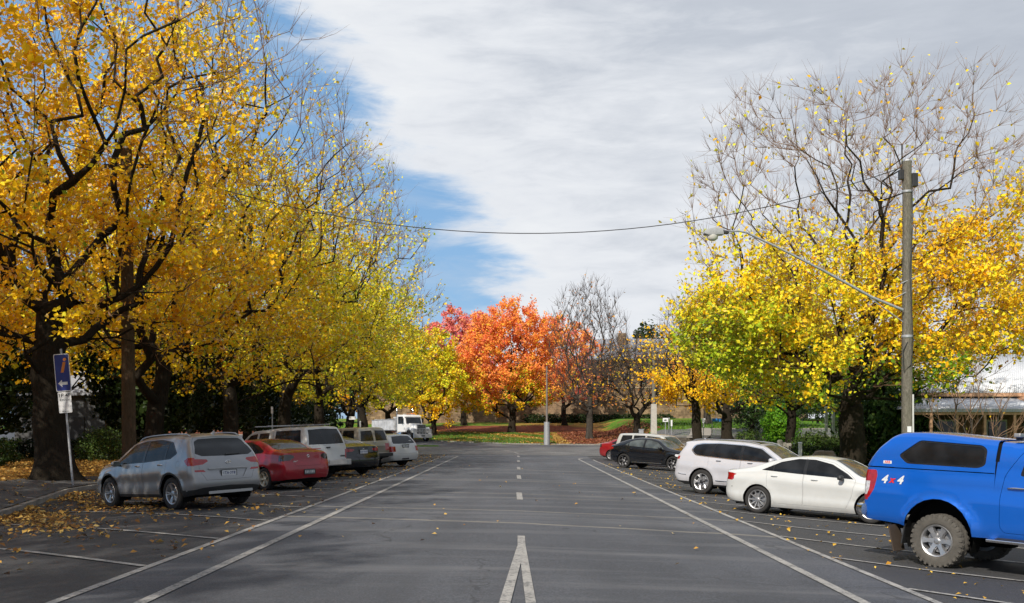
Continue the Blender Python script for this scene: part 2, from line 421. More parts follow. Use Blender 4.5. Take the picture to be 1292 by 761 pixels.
NAMES = {}
def build_car(S):
    """S: the specification of one vehicle. Local frame: x forward from the rear bumper, y left, z up."""
    L, W0, xr, wb, Rt = S['L'], S['W'], S['xr'], S['wb'], S['Rt']
    xf = xr + wb; Ra = S.get('Ra', Rt + .05); zw = Rt + S.get('lift', 0)
    nx = S.get('nx', 76); tt = np.linspace(0, 1, nx); xn = L * (tt - .10 * np.sin(2 * np.pi * tt) / 1.0 * .9)
    zt, zb, zs = spl(S['zt'], xn), spl(S['zb'], xn), spl(S['zs'], xn)
    dr, df = xn, L - xn
    def corner(d, r, k): q = np.clip(1 - d / r, 0, 1); return k * (1 - np.sqrt(1 - q * q * .98))
    taper = S.get('taper', (.035, .05))
    Wx = W0 * (1 - taper[0] * np.clip(1 - dr / (L * .45), 0, 1) ** 2 - taper[1] * np.clip(1 - df / (L * .45), 0, 1) ** 2) - corner(dr, S.get('cr', .22), S.get('ck', .10)) - corner(df, .45, .16)
    side = S.get('side', [(0, .90), (.10, .955), (.28, .975), (.45, .972), (.66, 1.0), (.86, .985), (1, .955)])
    nS, nG, nC = 15, 9, 10
    s = np.linspace(0, 1, nS); aS = spl(side, s)
    crown = S.get('crown', .045); tum = S.get('tum', .44)
    P = np.zeros((nx, nS + nG + 4 + nC, 3)); fC = np.linspace(1, 0, nC + 1)[1:]
    for i in range(nx):
        y = aS * Wx[i]; z = zs[i] + (zb[i] - zs[i]) * s
        for cx in (xr, xf):
            rho = np.hypot(xn[i] - cx, z - zw); fl = S.get('flare', .018)
            y = y + fl * (sstep(Ra - .03, Ra, rho) * (1 - sstep(Ra + .05, Ra + .16, rho)))
        yb, z0 = y[-1], z[-1]; y1c = crown * min(1.0, max(.4, (zt[i] - z0) / .35))
        h1 = max(.02, zt[i] - y1c - z0)
        tm = tum if h1 > .15 else tum + (0.9 - tum) * (1 - h1 / .15)
        P0 = np.array([yb, z0]); P1 = np.array([yb - tm * h1, z0 + h1]); l = np.hypot(*(P1 - P0)); fr = min(S.get('fr', .10), l * .6)
        A = P1 + (P0 - P1) * fr / l; yB = P1[0] - S.get('fr', .10) * .9
        zB = zt[i] - (zt[i] - P1[1]) * (yB / P1[0]) ** 2
        q = np.linspace(0, 1, nG + 1)[1:]; up = P0[None] + (A - P0)[None] * q[:, None]; up[:, 0] += S.get('gb', .02) * np.sin(q * np.pi) * min(1, h1 / .3)
        q2 = np.linspace(0, 1, 5)[1:, None]; B = np.array([yB, zB]); fil = A * (1 - q2) ** 2 + P1 * 2 * q2 * (1 - q2) + B * q2 ** 2
        yc = yB * fC; zc = zt[i] - (zt[i] - zB) * fC ** 2
        P[i, :, 1] = np.concatenate([y, up[:, 0], fil[:, 0], yc]); P[i, :, 2] = np.concatenate([z, up[:, 1], fil[:, 1], zc])
        P[i, :, 0] = xn[i]
    jB = nS + nG + 4 - 1
    br, bf = S.get('bulge', (.07, .13))
    Rr, Rf = S['Rr'], S['Rf']
    def warp(x0, y, z):
        z = np.asarray(z); rr = spl(Rr, z); rf = spl(Rf, z); Fr = max(1.2, 2.6 * rr.max()); Ff = max(1.0, 2.6 * rf.max())
        yn = np.clip(np.abs(y) / W0, 0, 1) ** 2
        return x0 + (rr + br * yn) * np.clip(1 - x0 / Fr, 0, 1) ** 2 - rf * np.clip(1 - (L - x0) / Ff, 0, 1) ** 2 - bf * yn * np.clip(1 - (L - x0) / (L * .5), 0, 1)
    raw0, rawN = P[0].copy(), P[-1].copy()
    for i in range(nx): P[i, :, 0] = warp(np.full(P.shape[1], xn[i]), P[i, :, 1], P[i, :, 2])
    bm = bmesh.new(); lay = bm.faces.layers.int.new('p')
    G = [[bm.verts.new(P[i, j]) for j in range(P.shape[1])] for i in range(nx)]
    for i in range(nx - 1):
        for j in range(P.shape[1] - 1): bm.faces.new((G[i][j], G[i + 1][j], G[i + 1][j + 1], G[i][j + 1]))
    for end, raw, x0 in ((0, raw0, 0.0), (nx - 1, rawN, L)):
        rows = []
        yB, zB = raw[jB, 1], raw[jB, 2]; ztop = raw[-1, 2]; zlo = raw[0, 2]
        for j in range(jB):
            yj, zj = raw[j, 1], raw[j, 2]; k = (zj - zlo) / (zB - zlo)
            yy = yj * fC; zz = zj + (ztop - zB) * (1 - fC ** 2) * k ** 3
            xx = warp(np.full(len(fC), x0), yy, zz)
            rows.append([G[end][j]] + [bm.verts.new((xx[m], yy[m], zz[m])) for m in range(len(fC))])
        rows.append([G[end][jB]] + [G[end][jB + 1 + m] for m in range(len(fC))])
        for j in range(jB):
            for m in range(len(fC)):
                q = (rows[j][m], rows[j][m + 1], rows[j + 1][m + 1], rows[j + 1][m])
                bm.faces.new(q[::-1] if end == 0 else q)
    bmesh.ops.recalc_face_normals(bm, faces=bm.faces)
    c = max(bm.faces, key=lambda f: f.calc_center_median().y)
    if c.normal.y < 0: bmesh.ops.reverse_faces(bm, faces=bm.faces)
    bm.normal_update()
    # wheel arches
    for cx in (xr, xf):
        F = cut(bm, lay, 'S', circle_poly((cx, zw + S.get('az', .0)), Ra, 26, S.get('Raz', Ra)), -1, nmin=-2, xr=(cx - 1, cx + 1))
        bmesh.ops.delete(bm, geom=F, context='FACES')
    for v in bm.verts: v.normal_update()
    # dark shell inside the panels
    shell = bm.copy(); shell.normal_update()
    for v in shell.verts: v.co -= v.normal * .028
    for v in shell.verts:
        if v.co.y < .0: v.co.y = 0
    # panel outlines
    ids = {}; order = []
    for it in S['cuts']:
        name, view, poly = it[:3]; o = it[3] if len(it) > 3 else {}
        if name == 'gap': cut(bm, lay, view, poly, -1, only=o.get('only', tuple(range(0, 60))), nmin=o.get('nmin', .2), xr=o.get('xr')); continue
        if name not in ids: ids[name] = len(ids) + 1
        only = tuple(ids.get(q, 0) if q != 'body' else 0 for q in o.get('only', ('body',)))
        if o.get('r'): poly = round_poly(poly, o['r'])
        g = o.get('gap', .0)
        if g:
            ring = cut(bm, lay, view, poly, 59, off=g, only=only, nmin=o.get('nmin', .2), xr=o.get('xr'))
            cut(bm, lay, view, poly, ids[name], only=(59,), nmin=-2)
            for f in bm.faces:
                if f[lay] == 59: f[lay] = -1
        else: cut(bm, lay, view, poly, ids[name], only=only, nmin=o.get('nmin', .2), xr=o.get('xr'))
    bmesh.ops.delete(bm, geom=[f for f in bm.faces if f[lay] == -1], context='FACES')
    bm.normal_update()
    vn = {}
    root = empty(S['name']); tag(root, S['label'], S['cat'], S.get('group'))
    cen = Matrix.Translation((-L / 2, 0, 0))
    parts = {}
    def emit(sub, name, mat, both, recess=0.0, lip=.014, parent=None, label=None):
        out = []
        for fl in ((1, -1) if both == 'pair' else (0,)):
            b2 = sub.copy(); b2.normal_update()
            if recess:
                for v in b2.verts: v.co -= v.normal * recess
            if lip:
                be = [e for e in b2.edges if e.is_boundary and not (abs(e.verts[0].co.y) < 1e-4 and abs(e.verts[1].co.y) < 1e-4)]
                nrm = {v: v.normal.copy() for e in be for v in e.verts}
                r = bmesh.ops.extrude_edge_only(b2, edges=be); 
                mp_ = {}
                for v in r['geom']:
                    if isinstance(v, bmesh.types.BMVert):
                        near = min((w_ for e in v.link_edges for w_ in e.verts if w_ in nrm), key=lambda w_: (w_.co - v.co).length, default=None)
                        if near is not None: v.co -= nrm[near] * lip
            if both == 'both':
                m = b2.copy()
                for v in m.verts: v.co.y = -v.co.y
                bmesh.ops.reverse_faces(m, faces=m.faces)
                tmp = bpy.data.meshes.new('t'); m.to_mesh(tmp); b2.from_mesh(tmp); bpy.data.meshes.remove(tmp); m.free()
                bmesh.ops.remove_doubles(b2, verts=[v for v in b2.verts if abs(v.co.y) < 1e-3], dist=1e-3)
            elif fl == -1:
                for v in b2.verts: v.co.y = -v.co.y
                bmesh.ops.reverse_faces(b2, faces=b2.faces)
            for f in b2.faces: f.smooth = True
            for e in b2.edges:
                if len(e.link_faces) != 2 or e.calc_face_angle(0) > .62: e.smooth = False
            bmesh.ops.transform(b2, matrix=cen, verts=b2.verts)
            me = bpy.data.meshes.new(name); b2.to_mesh(me); b2.free()
            if len(me.polygons):
                o = link(name, me, parent or root, mat); out.append(o)
                if label: o['label'] = label
        return out
    def sub_of(pid):
        b = bm.copy(); l2 = b.faces.layers.int['p']
        bmesh.ops.delete(b, geom=[f for f in b.faces if f[l2] != pid], context='FACES'); return b
    body = sub_of(0); parts['body'] = emit(body, 'body', S['paint'], 'both')[0]; body.free()
    info = S['parts']
    def islands(b):
        seen = set(); out = []
        for f in b.faces:
            if f in seen: continue
            st = [f]; seen.add(f); isl = []
            while st:
                q = st.pop(); isl.append(q.index)
                for e in q.edges:
                    for g2 in e.link_faces:
                        if g2 not in seen: seen.add(g2); st.append(g2)
            out.append(isl)
        return sorted(out, key=len, reverse=True)
    for name, pid in ids.items():
        mat, both, recess = info[name][:3]; o = info[name][3] if len(info[name]) > 3 else {}
        b = sub_of(pid); b.faces.index_update()
        if len(b.faces):
            for k, isl in enumerate(islands(b) if both == 'pair' else [None]):
                nm = name if k == 0 or 'door' not in name else 'door_frame'
                if isl is None: b3 = b.copy()
                else:
                    if k and len(isl) < 4: continue
                    b3 = b.copy(); b3.faces.ensure_lookup_table(); keep = set(isl)
                    bmesh.ops.delete(b3, geom=[f for f in b3.faces if f.index not in keep], context='FACES')
                r_ = emit(b3, o.get('name', nm), mat, both, recess, o.get('lip', .014), None, o.get('label'))
                b3.free(); parts.setdefault(name, r_)
        b.free()
    emit(shell, 'inner_shell', M['dark_void'], 'both', 0, 0); shell.free()
    bm.free()
    # underbody and arch liners
    ub = MB(); zu = float(zs[nx // 2]); ub.box((L / 2 - L / 2, 0, zu + .05), (L * .86, W0 * 1.45, .1)); ub.box(((xr - L / 2), 0, zw), (.12, W0 * 1.5, .1)); ub.box(((xf - L / 2), 0, zw), (.12, W0 * 1.5, .1))
    for cx in (xr, xf):
        for sd in (-1, 1):
            n = 14; yo, yi = sd * (W0 * .955 - .03), sd * (W0 - .36); vs = []
            for k in range(n + 1):
                t = math.pi * (k / n * 1.3 - .15); q = (cx - L / 2 + Ra * .995 * math.cos(t), zw + S.get('az', 0) + S.get('Raz', Ra) * .995 * math.sin(t)); vs += [(q[0], yo, q[1]), (q[0], yi, q[1])]
            ub.add(vs, [(2 * k, 2 * k + 1, 2 * k + 3, 2 * k + 2) for k in range(n)]); ub.add([vs[2 * k + 1] for k in range(n + 1)], [tuple(range(n + 1))])
    link('underbody', ub.mesh('underbody', recalc=False), root, M['dark_void'])
    # wheels
    ws = S['wheel']; wm = wheel_meshes(S['name'], Rt, ws['Rr'], ws.get('w', .23), ws['n'], ws['style'])
    for me, mt in (('tyre', ws.get('tyre', M['rubber'])), ('rim', ws['mat']), ('hub', ws.get('hub', ws['mat'])), ('brake_disc', M['satin_metal']), ('backing', M['dark_void'])): wm[me].materials.append(mt)
    for cx in (xr, xf):
        for sd in (1, -1):
            yw = sd * (W0 * .97 - ws.get('w', .23) / 2 + ws.get('out', 0))
            we = empty('wheel', (cx - L / 2, yw, zw - S.get('lift', 0)), 0 if sd > 0 else math.pi); we.parent = root
            if cx == xf and S.get('steer'): we.rotation_euler.z += S['steer']
            for me in wm: link(me, wm[me], we)
    S['_parts'] = parts; S['root'] = root; S['warp'] = warp
    return root
def place_car(root, S, wheel_xy, heading_deg, side):
    """put the ground contact of the rear wheel on one side at wheel_xy; heading measured from +X, counter-clockwise"""
    L, xr, wb, tr = S['L'], S['xr'] - S['L'] / 2, S['wb'], S['W'] - .11
    h = R(heading_deg); f = Vector((math.cos(h), math.sin(h))); l = Vector((-f.y, f.x))
    o = Vector(wheel_xy) - f * xr - l * (side * tr)
    def gp(a, b): p = o + f * a + l * b; return Vector((p.x, p.y, Tf(p.x, p.y)))
    rl, rr_, fl, fr_ = gp(xr, tr), gp(xr, -tr), gp(xr + wb, tr), gp(xr + wb, -tr)
    c = (rl + rr_ + fl + fr_) / 4
    X = ((fl + fr_) - (rl + rr_)).normalized(); Y = ((rl + fl) - (rr_ + fr_)).normalized(); Z = X.cross(Y).normalized(); Y = Z.cross(X)
    m = Matrix((X, Y, Z)).transposed()
    p = c - X * (xr + wb / 2)
    root.matrix_world = Matrix.Translation(p) @ m.to_4x4()
def mirror_pod(root, S, x, z, mat, size=(.11, .19, .14), out=.0):
    for sd in (1, -1):
        bm = bmesh.new(); bmesh.ops.create_cube(bm, size=1.0)
        bmesh.ops.subdivide_edges(bm, edges=bm.edges, cuts=2, use_grid_fill=True)
        for v in bm.verts:
            p = v.co * 2; n = (abs(p.x) ** 3.2 + abs(p.y) ** 3.2 + abs(p.z) ** 3.2) ** (1 / 3.2); v.co = p / max(n, .3) * .5
            v.co.x *= size[0] * (1.25 if v.co.x > 0 else .7); v.co.y *= size[1]; v.co.z *= size[2]
        for f in bm.faces: f.smooth = True
        bmesh.ops.translate(bm, verts=bm.verts, vec=(x - S['L'] / 2, sd * (S['W'] + size[1] * .42 + out), z))
        me = bpy.data.meshes.new('side_mirror'); bm.to_mesh(me); bm.free(); mo = link('side_mirror', me, root, mat)
        MB().tube((x - S['L'] / 2 + .02, sd * (S['W'] - .13), z - size[2] * .45), (x - S['L'] / 2, sd * (S['W'] + .05), z - size[2] * .3), .028, .02, 8).build('mirror_arm', M['black_plastic'], mo, .6)
        MB().prism(round_poly([(sd * (S['W'] + .0 + out), z - size[2] * .38), (sd * (S['W'] + size[1] * .84 + out), z - size[2] * .36), (sd * (S['W'] + size[1] * .84 + out), z + size[2] * .38), (sd * (S['W'] + .01 + out), z + size[2] * .38)], .02), x - S['L'] / 2 - size[0] * .36, x - S['L'] / 2 - size[0] * .33, 'X').build('mirror_glass', M['clear_glass'], mo)
def handle(root, S, x, z, y, mat, w_=.17):
    for sd in (1, -1):
        MB().path([(x - w_ / 2 - L2(S), sd * (y - .012), z), (x - w_ / 2 + .02 - L2(S), sd * (y + .022), z + .003), (x - L2(S), sd * (y + .03), z + .005), (x + w_ / 2 - .02 - L2(S), sd * (y + .022), z + .003), (x + w_ / 2 - L2(S), sd * (y - .012), z)], .0125, 6).build('door_handle', mat, root, .9)
def L2(S): return S['L'] / 2
def surf_y(S, x, z):
    """outer half width of the body at x, z, by ray"""
    o = S['_parts']['body']; best = None
    for ob in [c for c in S['root'].children if c.type == 'MESH' and c.data and c.name.split('.')[0] in ('body', 'front_door', 'rear_door', 'side_glass', 'tail_light', 'fuel_flap', 'canopy', 'cargo_tub', 'side_trim')]:
        hit, loc, n, i = ob.ray_cast(Vector((x - L2(S), 3, z)), Vector((0, -1, 0)))
        if hit and (best is None or loc.y > best): best = loc.y
    return best if best else S['W']
def surf_x_rear(S, y, z):
    best = None
    for ob in [c for c in S['root'].children if c.type == 'MESH' and c.name.split('.')[0] in ('body', 'tailgate', 'boot_lid', 'rear_bumper', 'rear_window', 'cargo_tub', 'plate_recess', 'canopy')]:
        hit, loc, n, i = ob.ray_cast(Vector((-L2(S) - 1, y, z)), Vector((1, 0, 0)))
        if hit and (best is None or loc.x < best): best = loc.x
    return best if best is not None else -L2(S)
def plate(root, S, z, body, w_=.37, h_=.13, y=0.0, tilt=0.0, col='plate_white', ink='plate_blue', front=False):
    x = surf_x_rear(S, y, z) - .012
    rot = Matrix.Rotation(-tilt, 4, 'Y')
    m = Matrix.Translation((x, y, z)) @ rot
    p = link('number_plate', MB().prism(round_poly([(-w_ / 2, -h_ / 2), (w_ / 2, -h_ / 2), (w_ / 2, h_ / 2), (-w_ / 2, h_ / 2)], .015), -.004, .004, 'X').mesh('number_plate'), root, M[col], m)
    fr = MB()
    for a, b in (((0, h_ / 2 + .004), (w_ + .02, .012)), ((0, -h_ / 2 - .004), (w_ + .02, .012)), ((w_ / 2 + .004, 0), (.012, h_)), ((-w_ / 2 - .004, 0), (.012, h_))): fr.box((-.002, a[0], a[1]), (.014, b[0], b[1]))
    fr.build('plate_frame', M['sign_black'], p)
    tm = Matrix(((0, 0, -1, -.0055), (-1, 0, 0, 0), (0, 1, 0, 0), (0, 0, 0, 1)))
    if body: text_obj('plate_lettering', body, h_ * .66, M[ink], p, tm, extrude=.001, offset=.0015)
    else:
        b2 = MB()
        for k in range(6): b2.box((-.005, -w_ * .36 + k * w_ * .145 + (0.01 if k > 2 else -.01), 0), (.003, w_ * .075, h_ * .5))
        b2.build('plate_lettering', M[ink], p)
    return p
def wiper(root, S, y0, y1, z, up=.03):
    x0 = surf_x_rear(S, y0, z); x1 = surf_x_rear(S, y1, z + up)
    MB().path([(x0 - .03, y0, z), ((x0 + x1) / 2 - .035, (y0 + y1) / 2, z + up * .6), (x1 - .025, y1, z + up)], [.018, .012, .007], 6).build('rear_wiper', M['black_plastic'], root, .9)
def rails(root, S, x0, x1, y, z, mat, rise=.05, r=.016):
    for sd in (1, -1):
        q = [(x0, z(x0) - .0), (x0 + .1, z(x0 + .1) + rise * .9)] + [(x0 + (x1 - x0) * k / 8, z(x0 + (x1 - x0) * k / 8) + rise) for k in range(1, 8)] + [(x1 - .1, z(x1 - .1) + rise * .9), (x1, z(x1))]
        MB().path([(a - L2(S), sd * y, b) for a, b in q], r, 6).build('roof_rail', mat, root, 1.0)
# ---------------------------------------------------------------- specifications
HEAD_L, HEAD_R = 140.0, -40.0
P_SILVER = paint('silver_paint', (0.30, 0.307, 0.32), metal=.55, rough=.33, dirt=.35)
P_WHITE = paint('white_paint', (0.56, 0.57, 0.565), rough=.3, dirt=.35)
P_PEARL = paint('pearl_paint', (0.52, 0.52, 0.56), metal=.12, rough=.3, dirt=.3)
P_RED = paint('red_paint', (0.30, 0.002, 0.014), metal=.0, rough=.28, dirt=.15)
P_BLUE = paint('blue_paint', (0.003, 0.125, 0.60), metal=.42, rough=.22, dirt=.3)
P_BLACK = paint('black_paint', (0.005, 0.006, 0.009), rough=.15, dirt=.06)
P_BEIGE = paint('beige_paint', (0.42, 0.385, 0.32), metal=.3, rough=.4, dirt=.5)
P_DKRED = paint('dark_red_paint', (0.26, 0.008, 0.012), metal=.1, rough=.3)
P_BEIGE2 = paint('dark_beige_paint', (0.17, 0.145, 0.105), metal=.3, rough=.45, dirt=.5)
def std_parts(pt, **kw):
    d = {'side_trim': (M['gloss_black'], 'pair', .002), 'side_glass': (M['tinted'], 'pair', .007), 'front_door': (pt, 'pair', 0), 'rear_door': (pt, 'pair', 0),
         'rear_window': (M['glass'], 'both', .006), 'windscreen': (M['clear_glass'], 'both', .006), 'tailgate': (pt, 'both', 0), 'boot_lid': (pt, 'both', 0), 'bonnet': (pt, 'both', 0),
         'tail_light': (M['red_lens'], 'pair', .0), 'reversing_light': (M['clear_lens'], 'pair', .0), 'headlight': (M['clear_lens'], 'pair', 0), 'grille': (M['black_plastic'], 'both', .02), 'cladding': (M['black_plastic'], 'pair', 0),
         'rear_diffuser': (M['black_plastic'], 'both', 0), 'reflector': (M['red_lens'], 'pair', 0), 'fuel_flap': (pt, 'pair', 0), 'plate_recess': (pt, 'both', .02), 'lower_grille': (M['black_plastic'], 'both', .02), 'sunroof': (M['glass'], 'both', .004)}
    d.update(kw); return d
GAPW = .0045
def suv_silver():
    S = dict(name='silver_suv', L=4.48, W=.925, xr=.90, wb=2.67, Rt=.355, Ra=.415, paint=P_SILVER, cat='car', flare=.025,
      label='silver grey SUV parked rear-out nearest the footpath sign, dusty tailgate and red tail lights',
      zt=[(0, 1.575), (.4, 1.615), (1.2, 1.65), (2.1, 1.63), (2.62, 1.56), (3.0, 1.37), (3.42, 1.13), (3.62, 1.09), (4.1, 1.01), (4.38, .92), (4.48, .84)],
      zb=[(0, 1.06), (1.0, 1.07), (2.2, 1.00), (3.2, .96), (4.0, .87), (4.48, .70)], zs=[(0, .32), (.5, .27), (1, .26), (3.6, .26), (4.2, .24), (4.48, .28)],
      Rr=[(.25, .14), (.40, .05), (.55, .0), (.70, .015), (.80, .05), (.98, .07), (1.10, .11), (1.30, .24), (1.50, .40), (1.6, .40)], Rf=[(.2, .10), (.45, .0), (.65, .03), (.85, .10), (1.0, .18), (1.7, .3)],
      tum=.40, wheel=dict(Rr=.235, n=5, style='twin', mat=M['alloy']), cuts=[], parts=std_parts(P_SILVER))
    c = S['cuts']
    band = [(.70, 1.22), (.92, 1.10), (2.0, 1.035), (3.22, 1.00), (3.08, 1.14), (2.66, 1.44), (2.2, 1.515), (1.5, 1.535), (1.0, 1.47)]
    c.append(('side_trim', 'S', band, dict(r=.05)))
    for p in ([(1.18, 1.105), (2.0, 1.055), (2.0, 1.50), (1.5, 1.515), (1.18, 1.475)], [(2.09, 1.05), (3.12, 1.02), (3.03, 1.13), (2.63, 1.41), (2.2, 1.49), (2.09, 1.495)], [(.76, 1.225), (.93, 1.125), (1.13, 1.11), (1.13, 1.46), (1.02, 1.44)]):
        c.append(('side_glass', 'S', p, dict(r=.04, only=('side_trim',))))
    c.append(('tail_light', 'S', [(-.2, .93), (-.2, 1.12), (.30, 1.115), (.40, 1.06), (.30, .97), (.1, .93)], dict(r=.02, nmin=.3)))
    c.append(('tail_light', 'R', [(.98, .93), (.60, .965), (.47, 1.03), (.50, 1.07), (.98, 1.10)], dict(xr=(-1, .7))))
    c.append(('rear_window', 'R', [(-.1, 1.13), (.58, 1.14), (.72, 1.20), (.60, 1.46), (.50, 1.51), (-.1, 1.53)], dict(xr=(-1, 1.2), nmin=.1)))
    c.append(('reflector', 'R', [(.55, .80), (.80, .81), (.80, .85), (.60, .85)], dict(xr=(-1, .7))))
    c.append(('plate_recess', 'R', [(-.1, .66), (.34, .66), (.48, .83), (-.1, .85)], dict(xr=(-1, .7))))
    c.append(('tailgate', 'R', [(-.1, .62), (.56, .63), (.66, .80), (.70, .96), (.74, 1.22), (.60, 1.54), (-.1, 1.56)], dict(xr=(-1, 1.2), gap=GAPW, nmin=.05)))
    c.append(('rear_diffuser', 'R', [(-.1, .2), (1, .2), (1, .40), (.62, .47), (-.1, .50)], dict(xr=(-1, .8), nmin=.05)))
    c.append(('cladding', 'S', [(-1, .1), (6, .1), (6, .335), (-1, .335)], dict(nmin=.1)))
    for cx in (.90, 3.57): c.append(('cladding', 'S', circle_poly((cx, .355), .465, 26), dict(nmin=.1)))
    c.append(('front_door', 'S', [(2.05, .37), (3.02, .37), (3.20, .60), (3.26, 1.0), (3.10, 1.16), (2.68, 1.47), (2.2, 1.55), (2.05, 1.55)], dict(gap=GAPW, only=('body',), r=.04)))
    c.append(('rear_door', 'S', [(1.30, .37), (2.03, .37), (2.03, 1.55), (1.35, 1.55), (1.08, 1.3), (1.08, .75)], dict(gap=GAPW, only=('body',), r=.04)))
    c.append(('windscreen', 'F', [(-.1, 1.10), (.74, 1.08), (.66, 1.3), (.56, 1.52), (-.1, 1.57)], dict(nmin=.25, xr=(2, 3.7))))
    c.append(('fuel_flap', 'S', circle_poly((.62, .98), .07, 12), dict(gap=.004)))
    c.append(('headlight', 'S', [(4.0, .72), (4.5, .66), (4.6, .80), (4.1, .86)], {}))
    c.append(('grille', 'F', [(-.1, .42), (.42, .45), (.55, .74), (-.1, .78)], dict(xr=(4, 5))))
    r = build_car(S)
    mirror_pod(r, S, 3.02, 1.03, P_SILVER, (.13, .19, .13))
    for x, z in ((1.30, .975), (2.26, .955)): handle(r, S, x, z, surf_y(S, x, z), M['chrome'])
    plate(r, S, .755, '1TA\u00b73T8', tilt=.05)
    wiper(r, S, .02, -.36, 1.16, .015)
    zf = lambda x: float(spl(S['zt'], x)) - .045
    rails(r, S, .55, 2.6, .60, zf, M['satin_metal'], .04)
    # badge, handle lip, shark fin, high brake light, exhaust
    x = surf_x_rear(S, 0, .99)
    bd = MB(); bd.lathe([(.062, -.006), (.072, 0), (.062, .006), (.056, 0)], 28, 'X', close=True)
    for sg in (-1, 1): bd.tube((0, sg * .026 + .006, -.034), (0, sg * .026 - .006, .034), .007, n=6)
    bd.tube((0, -.03, -.01), (0, .03, .01), .006, n=6)
    me = bd.mesh('badge', .7)
    for v in me.vertices: v.co.z *= .62
    link('badge', me, r, M['chrome'], Matrix.Translation((x - .008, 0, .99)))
    MB().box((surf_x_rear(S, .2, .86) - .008, 0, .862), (.03, 1.0, .022)).build('boot_handle_strip', M['satin_metal'], r, bevel=.006)
    MB().prism([(0, 0), (.16, 0), (.02, .075), (-.0, .07)], -.012, .012, 'Y').build('antenna_fin', P_SILVER, r, bevel=.006, matrix=Matrix.Translation((.55 - L2(S), 0, zf(.55) + .035)))
    for y in (-.30, .30): MB().tube((-L2(S) + .02, y, .38), (-L2(S) + .12, y, .38), .03, n=10).build('parking_sensor', M['sign_black'], r)
    MB().prism(round_poly([(-.55, 0), (.55, 0), (.55, .06), (-.55, .06)], .02), -.003, .003, 'X').build('bumper_insert', M['satin_metal'], r, matrix=Matrix.Translation((surf_x_rear(S, 0, .43) - .008, 0, .33)))
    return r, S
def suv_white():
    S = dict(name='white_suv', L=4.78, W=.95, xr=1.05, wb=2.765, Rt=.375, Ra=.43, paint=P_PEARL, cat='car', flare=.022,
      label='pearl white SUV with a long three-pane side window, parked beyond the white sedan',
      zt=[(0, 1.60), (.4, 1.64), (1.3, 1.69), (2.3, 1.67), (2.95, 1.58), (3.35, 1.39), (3.78, 1.16), (4.0, 1.11), (4.45, 1.04), (4.70, .95), (4.78, .86)],
      zb=[(0, 1.13), (1.0, 1.12), (2.2, 1.06), (3.4, 1.02), (4.3, .93), (4.78, .75)], zs=[(0, .34), (.5, .27), (1, .26), (3.8, .26), (4.5, .24), (4.78, .28)],
      Rr=[(.25, .16), (.42, .06), (.58, .0), (.75, .02), (.95, .06), (1.12, .10), (1.30, .20), (1.50, .31), (1.56, .27), (1.7, .25)], Rf=[(.2, .10), (.45, .0), (.65, .02), (.9, .08), (1.05, .16), (1.7, .3)],
      tum=.36, wheel=dict(Rr=.255, n=5, style='y', mat=M['alloy'], w=.24, hub=M['dark_alloy']), cuts=[], parts=std_parts(P_PEARL))
    c = S['cuts']
    c.append(('window_line', 'S', [(.62, 1.33), (.80, 1.17), (1.1, 1.145), (2.2, 1.085), (3.62, 1.05), (3.40, 1.22), (2.98, 1.485), (2.4, 1.56), (1.6, 1.585), (.95, 1.555), (.72, 1.50)], dict(r=.06)))
    c.append(('side_trim', 'S', [(.67, 1.33), (.83, 1.195), (1.1, 1.17), (2.2, 1.11), (3.50, 1.075), (3.36, 1.20), (2.95, 1.46), (2.4, 1.535), (1.6, 1.56), (.98, 1.53), (.76, 1.48)], dict(r=.06, only=('window_line',))))
    S['parts']['window_line'] = (M['chrome'], 'pair', -.002)
    for p in ([(.71, 1.33), (.85, 1.21), (1.1, 1.185), (1.30, 1.175), (1.42, 1.535), (1.0, 1.515), (.80, 1.47)], [(1.36, 1.172), (2.30, 1.12), (2.30, 1.525), (1.6, 1.545), (1.48, 1.54)], [(2.40, 1.115), (3.42, 1.09), (3.32, 1.20), (2.93, 1.44), (2.40, 1.52)]):
        c.append(('side_glass', 'S', p, dict(r=.04, only=('side_trim',))))
    c.append(('tail_light', 'S', [(-.2, .90), (-.2, 1.16), (.34, 1.15), (.36, 1.10), (.16, 1.06), (.13, .90)], dict(nmin=.25)))
    c.append(('tail_light', 'R', [(1.0, .90), (.80, .92), (.76, 1.05), (.5, 1.08), (.5, 1.12), (1.0, 1.14)], dict(xr=(-1, .7))))
    c.append(('rear_window', 'R', [(-.1, 1.17), (.64, 1.18), (.70, 1.25), (.60, 1.52), (-.1, 1.56)], dict(xr=(-1, 1.2), nmin=.1)))
    c.append(('tailgate', 'R', [(-.1, .68), (.66, .70), (.74, .9), (.78, 1.2), (.64, 1.56), (-.1, 1.59)], dict(xr=(-1, 1.2), gap=GAPW, nmin=.05)))
    c.append(('rear_diffuser', 'R', [(-.1, .2), (1, .2), (1, .36), (-.1, .46)], dict(xr=(-1, .8), nmin=.05)))
    c.append(('cladding', 'S', [(-1, .1), (6, .1), (6, .31), (-1, .31)], dict(nmin=.1)))
    c.append(('front_door', 'S', [(2.36, .37), (3.33, .37), (3.50, .60), (3.60, 1.05), (3.42, 1.22), (3.0, 1.51), (2.5, 1.59), (2.36, 1.59)], dict(gap=GAPW, only=('body',), r=.04)))
    c.append(('rear_door', 'S', [(1.48, .37), (2.34, .37), (2.34, 1.60), (1.50, 1.61), (1.30, 1.3), (1.26, .80)], dict(gap=GAPW, only=('body',), r=.04)))
    c.append(('windscreen', 'F', [(-.1, 1.12), (.78, 1.11), (.70, 1.33), (.58, 1.56), (-.1, 1.60)], dict(nmin=.22, xr=(2, 4.05))))
    c.append(('sunroof', 'T', [(1.0, -.1), (2.75, -.1), (2.75, .48), (1.0, .52)], dict(nmin=.5)))
    c.append(('headlight', 'S', [(4.35, .78), (4.9, .74), (4.9, .83), (4.35, .90)], {}))
